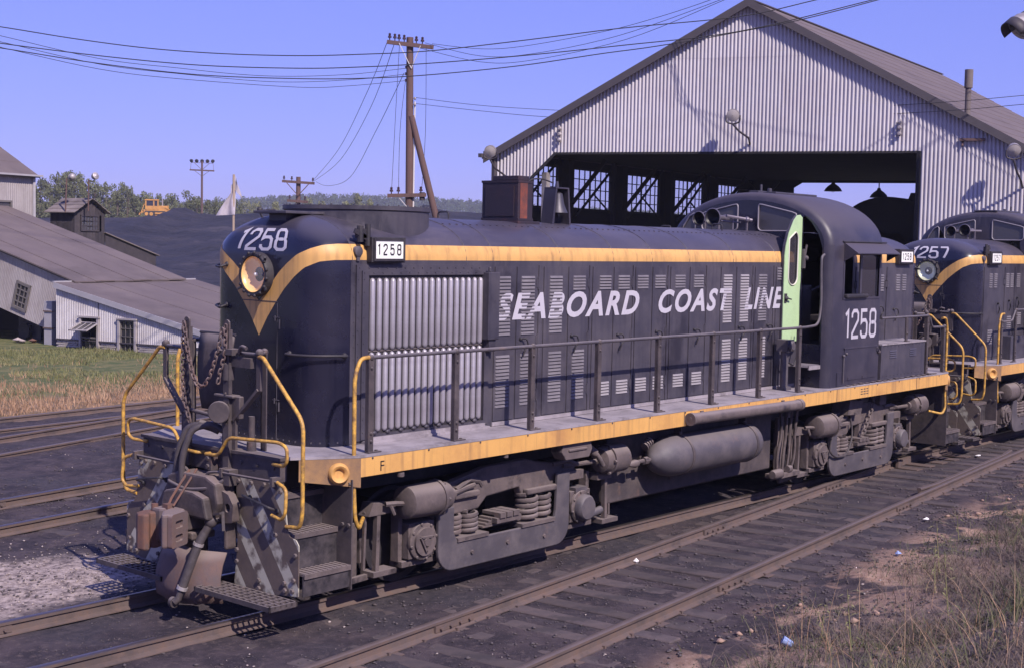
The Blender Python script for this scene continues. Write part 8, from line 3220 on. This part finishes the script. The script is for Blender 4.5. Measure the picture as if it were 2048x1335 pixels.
crown_me = []
trunk_me = []
for kind in range(5):
    H = 1.0
    bl = []
    nb = int(rng.integers(16, 26))
    for i in range(nb):
        h = rng.uniform(0.30, 0.96)
        rad = 0.24 * math.sin(math.pi * min(1, (h - 0.15) / 0.85)) ** 0.6
        a = rng.uniform(0, 6.28)
        rr = rad * rng.uniform(0.2, 1.0)
        bl.append((rr * math.cos(a), rr * math.sin(a), h, rng.uniform(0.05, 0.10), rng.uniform(0.05, 0.10)))
    v, f = leaf_cloud(1900, bl, 0.0125)
    me = bpy.data.meshes.new('crown')
    me.from_pydata(v.tolist(), [], f.tolist())
    me.materials.append(MATS['leaf'])
    crown_me.append(me)
    mb = MB().tube([(0, 0, -0.02), (0.01, 0, 0.25), (0.0, 0.012, 0.55), (0.01, 0, 0.9)], [0.02, 0.016, 0.010, 0.003], 7)
    for b in bl[:9]:
        z0 = max(0.2, b[2] - 0.18)
        mb.tube([(0, 0, z0), (b[0] * 0.6, b[1] * 0.6, b[2] - 0.05), (b[0], b[1], b[2])], [0.007, 0.005, 0.002], 5)
    me = bpy.data.meshes.new('trunk')
    me.from_pydata([tuple(q) for q in mb.v], [], mb.f)
    me.materials.append(MATS['bark'])
    trunk_me.append(me)
pale_me = []
for me in crown_me[:2]:
    m2 = me.copy()
    m2.materials[0] = MATS['leaf_pale']
    pale_me.append(m2)


def tree(p, h, wd, k, pale, label, group):
    t = thing('tree', p, label, 'tree', group)
    for nm, me in (('trunk', trunk_me[k]), ('crown', (pale_me[k % 2] if pale else crown_me[k]))):
        o = bpy.data.objects.new(nm, me)
        COL.objects.link(o)
        o.parent = t
        o.scale = (h * wd, h * wd, h)
        o.rotation_euler.z = float(rng.uniform(0, 6.28))
    return t


i = 0
ZONES = ((66, 'just right of the tall building'), (118, 'left of the timber tower lamps'), (150, 'around the left tower lamp'), (178, 'between the two tower lamps'), (205, 'right of the tower lamps'), (245, 'left of the bulldozer'), (285, 'straight behind the bulldozer'), (352, 'right of the bulldozer'), (392, 'left of the floodlight mast'), (425, 'right of the floodlight mast'), (470, 'beside the marker flag'))
zone_count = {}
for d in (250, 264):
    x = 58.0
    while x < 470:
        z_top = interp(x, [(58, 358), (105, 352), (140, 348), (175, 356), (215, 366), (250, 372), (300, 384), (350, 388), (400, 384), (470, 400)]) + 11 + float(rng.uniform(-13, 9))
        top = CAM.z + (466 + 0.0203 * x - z_top) * d / 2749.0
        if d > 260:
            top += 0.4
        if not (d < 260 and 395 < x < 412):
            tree(far_pt(x, d, -0.4), top + 0.4, float(rng.uniform(0.48, 0.80)), i % 5, False, tree_label(x, d), 'trees behind the coal pile')
        i += 1
        x += float(rng.uniform(15, 24))
for (px_, d, yt, wd, lab) in ((487, 300, 404, 0.7, 'low tree right of the flag in front of the blue hill'), (512, 310, 407, 0.8, 'small pale tree second right of the flag before the hill'), (548, 300, 405, 0.7, 'small pale tree left of the distant short utility pole'), (614, 280, 399, 0.7, 'pale bushy tree just right of the distant short utility pole'), (640, 290, 404, 0.7, 'second pale tree right of the distant short utility pole'), (714, 285, 392, 0.85, 'largest pale round tree rising against the blue hill'), (738, 285, 402, 0.8, 'lower pale tree touching the largest one against the hill'), (690, 285, 404, 0.8, 'low pale tree left of the largest one against the hill')):
    top = CAM.z + (466 + 0.0203 * px_ - yt) * d / 2749.0
    tree(far_pt(px_, d, -0.4), top + 0.4, wd, i % 5, True, lab, None)
    i += 1

# wooded hill
HL = [(-1500, 22), (60, 24), (380, 26), (470, 29), (560, 33), (640, 36), (700, 36), (800, 34.5), (880, 34), (960, 32), (1200, 28), (2200, 14), (3500, 8)]
lat = np.arange(-1300, 1250, 25.0)
dep = np.array([760, 820, 900, 1000, 1100, 1200, 1300, 1500.0])
LA, DE = np.meshgrid(lat, dep)
cz = np.interp(1024 + 2749 * LA / 1200.0, [c[0] for c in HL], [c[1] for c in HL])
f_ = np.clip((DE - 760) / 440, 0, 1)
ZZ = -0.6 + (cz - 2) * (f_ * f_ * (3 - 2 * f_)) * np.where(DE > 1250, 0.75, 1.0)
PX_ = CAM.x + FH.x * DE + RH.x * LA
PY_ = CAM.y + FH.y * DE + RH.y * LA
r_, c_ = DE.shape
ii = np.arange(r_ * c_).reshape(r_, c_)
np_mesh('hill', np.stack([PX_.ravel(), PY_.ravel(), ZZ.ravel()], 1), np.stack([ii[:-1, :-1].ravel(), ii[:-1, 1:].ravel(), ii[1:, 1:].ravel(), ii[1:, :-1].ravel()], 1), 'hill_floor', smooth=True, kind='structure')
n = 4200
la = rng.uniform(-520, 330, n)
de = 800 + 420 * rng.uniform(0, 1, n) ** 0.6
cz = np.interp(1024 + 2749 * la / 1200.0, [c[0] for c in HL], [c[1] for c in HL])
f_ = np.clip((de - 760) / 440, 0, 1)
gz0 = -0.6 + (cz - 2) * (f_ * f_ * (3 - 2 * f_))
hh = rng.uniform(6.0, 10.5, n)
K = 26
cen = np.stack([CAM.x + FH.x * de + RH.x * la, CAM.y + FH.y * de + RH.y * la, gz0], 1)
dd = rng.normal(size=(n, K, 3))
dd /= np.linalg.norm(dd, axis=2)[:, :, None]
t_ = rng.uniform(0.25, 1.0, (n, K))
wdt = (hh[:, None] * 0.34) * np.sin(np.pi * np.clip(t_, 0, 0.97)) ** 0.6
pp_ = cen[:, None, :] + np.stack([dd[:, :, 0] * wdt, dd[:, :, 1] * wdt, t_ * hh[:, None]], 2)
a1 = rng.normal(size=(n, K, 3)) * 0.95
a2_ = rng.normal(size=(n, K, 3)) * 0.95
a3 = rng.normal(size=(n, K, 3)) * 0.95
V = np.stack([pp_ + a1, pp_ + a2_, pp_ + a3], 2).reshape(-1, 3)
fo = np_mesh('forest', V, np.arange(len(V)).reshape(-1, 3), 'leaf_far', kind='stuff')
fo['label'] = 'hazy blue forest covering the distant hill'

# ------------------------------------------------------------------ grass and weeds


def blades(name, xy, ln, wdt, mat, label, lean=0.5, seg=3, zf=None):
    n = len(xy)
    z = ground_z(xy[:, 0], xy[:, 1]) if zf is None else zf
    a = rng.uniform(0, 2 * np.pi, n)
    b = rng.uniform(0, 2 * np.pi, n)
    le = ln * rng.uniform(0.5, 1.2, n)
    le2 = lean * rng.uniform(0.2, 1.4, n)
    V = []
    for k in range(seg + 1):
        t = k / seg
        off = le * le2 * t ** 1.8
        cx, cy = xy[:, 0] + np.cos(a) * off, xy[:, 1] + np.sin(a) * off
        cz = z - 0.02 + le * (t - 0.35 * le2 * t * t)
        w = wdt * (1 - t * 0.92)
        V.append(np.stack([cx - np.cos(b) * w, cy - np.sin(b) * w, cz], 1))
        V.append(np.stack([cx + np.cos(b) * w, cy + np.sin(b) * w, cz], 1))
    V = np.stack(V, 1)
    m = 2 * (seg + 1)
    F = []
    for k in range(seg):
        F.append(np.stack([np.arange(n) * m + 2 * k, np.arange(n) * m + 2 * k + 1, np.arange(n) * m + 2 * k + 3, np.arange(n) * m + 2 * k + 2], 1))
    o = np_mesh(name, V.reshape(-1, 3), np.concatenate(F), mat, kind='stuff')
    o['label'] = label
    return o


def field(n, v0, v1, x0=-2, x1=24):
    """v measures across the field, from its track edge (0) to the buildings (1)."""
    x = rng.uniform(x0, x1, n)
    v = rng.uniform(v0, v1, n)
    y0 = 16.75 + 0.13 * (x - 5)
    y1 = 33.0 - 0.26 * (x - 14)
    y = y0 + (y1 - y0) * v
    return np.stack([x, y], 1)


xy = field(52000, 0.0, 0.62)
v = vnoise(xy[:, 0] * 0.5, xy[:, 1] * 0.5, 31)
vv = (xy[:, 1] - 16.75) / 15.0
xy1 = xy[(rng.uniform(0, 1, len(xy)) > np.clip((vv - 0.16) * 4.0, 0, 1) * np.where(v > 0.62, 0.55, 0.95)) & (v > 0.22)]
blades('dry_grass', xy1, rng.uniform(0.07, 0.24, len(xy1)), 0.013, 'grass_straw', 'straw coloured dry grass along the far sidings', 0.5, 2)
xy = field(52000, 0.12, 1.0)
vv = (xy[:, 1] - 16.75) / 15.0
v = vnoise(xy[:, 0] * 0.45, xy[:, 1] * 0.45, 32)
xy2 = xy[(rng.uniform(0, 1, len(xy)) < np.clip((vv - 0.12) * 3.0, 0.08, 1)) & (v > 0.36)]
blades('green_grass', xy2, rng.uniform(0.06, 0.20, len(xy2)), 0.017, 'grass_green', 'green grass in front of the corrugated annex', 0.5, 2)
# growth on the near bank
xy = scatter(95000, -6, 22, -10, -3.0, lambda x, y: (d2f(x, y) > 0.35) * np.clip((d2f(x, y) - 0.3) * 0.42, 0, 1) * np.clip((vnoise(x * 1.1, y * 1.1, 41) - 0.40) * 4.5, 0.03, 1))
blades('bank_grass', xy, rng.uniform(0.05, 0.24, len(xy)), 0.0055, 'weed_mix', 'thin mixed green and dry grass on the near bank', 1.1, 3)
xy = scatter(95000, -4, 18, -10, -4.2, lambda x, y: np.clip((d2f(x, y) - 0.7) * 0.5, 0, 1) * np.clip((vnoise(x * 0.8, y * 0.8, 43) - 0.30) * 3.5, 0, 1))
blades('dead_weeds', xy, rng.uniform(0.08, 0.42, len(xy)), 0.0042, 'dead_stalk', 'tangle of dead brown stalks covering the near bank', 1.3, 4)
xy = scatter(18000, -4, 14, -10, -4.8, lambda x, y: np.clip((d2f(x, y) - 1.2) * 0.5, 0, 1) * np.clip((vnoise(x * 0.7, y * 0.7, 44) - 0.45) * 3.5, 0, 1))
blades('long_grass', xy, rng.uniform(0.25, 0.75, len(xy)), 0.006, 'weed_mix', 'longer grass blades arching over the near bank', 1.0, 5)
xy = scatter(2600, -4, 16, -10, -4.4, lambda x, y: np.clip((d2f(x, y) - 0.8) * 0.5, 0, 1) * np.clip((vnoise(x * 0.9, y * 0.9, 46) - 0.42) * 4, 0, 1))
blades('straw_stalks', xy, rng.uniform(0.25, 0.85, len(xy)), 0.0036, 'grass_straw', 'tall pale straw stalks standing on the near bank', 0.7, 5)
for (x, y, h, lab) in ((4.73, -5.09, 0.62, 'tall dark green weed stem on the bank, nearest the rail among the tall weeds'), (0.75, -5.95, 0.55, 'tall weed stem low in the picture beside the blue crumpled cup'), (3.4, -5.6, 0.50, 'leafy weed in the middle of the bank between the two tallest stems'), (2.1, -6.3, 0.7, 'tallest bending weed close to the bottom right corner'), (7.1, -4.35, 0.4, 'small upright weed farther along the bank beside the rusty track'), (1.3, -5.35, 0.42, 'short weed with a dark seed head just right of the clay patch')):
    z = float(ground_z(x, y))
    t = thing('weed', (x, y, z), lab, 'weed', 'tall weeds on the near bank')
    mb = MB()
    tip = Vector((x + rng.uniform(-0.15, 0.15), y + rng.uniform(-0.15, 0.15), z + h))
    mid = Vector((x, y, z)).lerp(tip, 0.55) + Vector((0.03, 0.02, 0))
    path = smooth_path([(x, y, z - 0.05), mid, tip], 6)
    mb.tube(path, [lerp(0.007, 0.002, i / (len(path) - 1)) for i in range(len(path))], 5)
    build('stem', mb, 'grass_green', t)
    lf = MB()
    for k in range(11):
        p = path[int(lerp(2, len(path) - 1, k / 11))]
        a = k * 2.4
        d = Vector((math.cos(a), math.sin(a), 0.35))
        s = d.cross(Vector((0, 0, 1))).normalized() * 0.011
        ln = h * rng.uniform(0.16, 0.3)
        lf.add([p, p + d * ln * 0.5 + s, p + d * ln + Vector((0, 0, -ln * 0.35)), p + d * ln * 0.5 - s], [(0, 1, 2, 3)])
    build('leaves', lf, 'grass_green', t)
    if h < 0.5:
        build('seed_head', MB().ball(tip, 0.018, 8, 6, (1, 1, 1.8)), 'stone_dark', t, smooth=60)

# litter


def crumple(name, p, sc, mat, label, cat, group):
    vs = [Vector(p) + Vector((ICO_V[i][0] * sc[0], ICO_V[i][1] * sc[1], ICO_V[i][2] * sc[2])) * float(rng.uniform(0.7, 1.25)) for i in range(7)]
    o = build(name, MB().add(vs, [tuple(f) for f in ICO_F]), mat)
    return tag(o, label, cat, group)


cup = MB().lathe([(0.028, 0), (0.030, 0.004), (0.042, 0.10), (0.044, 0.102), (0.040, 0.10), (0.027, 0.006)], (0.86, -5.28, 0.02), (0.70, -5.02, 0.16), 14, caps=False)
cup.lathe([(0.028, 0.003), (0.001, 0.003)], (0.86, -5.28, 0.02), (0.70, -5.02, 0.16), 14, caps=False)
tag(build('paper_cup', cup, 'trash_blue', smooth=40), 'crumpled pale blue paper cup lying in the grass at the bottom edge', 'cup')
crumple('paper_scrap', (8.31, -3.36, -0.11), (0.07, 0.05, 0.04), 'paper', 'small silvery white scrap lying on the bank beside the rusty track', 'litter', 'scraps of litter')
crumple('paper_scrap', (5.84, -4.05, -0.11), (0.06, 0.05, 0.045), 'trash_blue', 'small bluish scrap lying halfway along the bank', 'litter', 'scraps of litter')
crumple('paper_scrap', (15.1, -1.42, -0.11), (0.12, 0.07, 0.04), 'paper', 'white paper scrap between the rails near the second locomotive', 'litter', 'scraps of litter')
crumple('paper_scrap', (3.1, -1.88, -0.12), (0.055, 0.05, 0.05), 'paper', 'white lump lying on the ballast inside the rusty track below the fuel tank', 'litter', 'scraps of litter')

# ------------------------------------------------------------------ haze over the distance
hz = bpy.data.materials.new('haze')
hz.use_nodes = True
nt = hz.node_tree
nt.nodes.clear()
pv = nt.nodes.new('ShaderNodeVolumePrincipled')
pv.inputs['Color'].default_value = (0.80, 0.80, 0.97, 1)
pv.inputs['Density'].default_value = 0.0003
pv.inputs['Anisotropy'].default_value = 0.0
om = nt.nodes.new('ShaderNodeOutputMaterial')
nt.links.new(pv.outputs[0], om.inputs['Volume'])
MATS['haze'] = hz
build('haze', MB().box((-4900, -4900, -2.0), (4900, 4900, 62.0)), 'haze', kind='stuff')
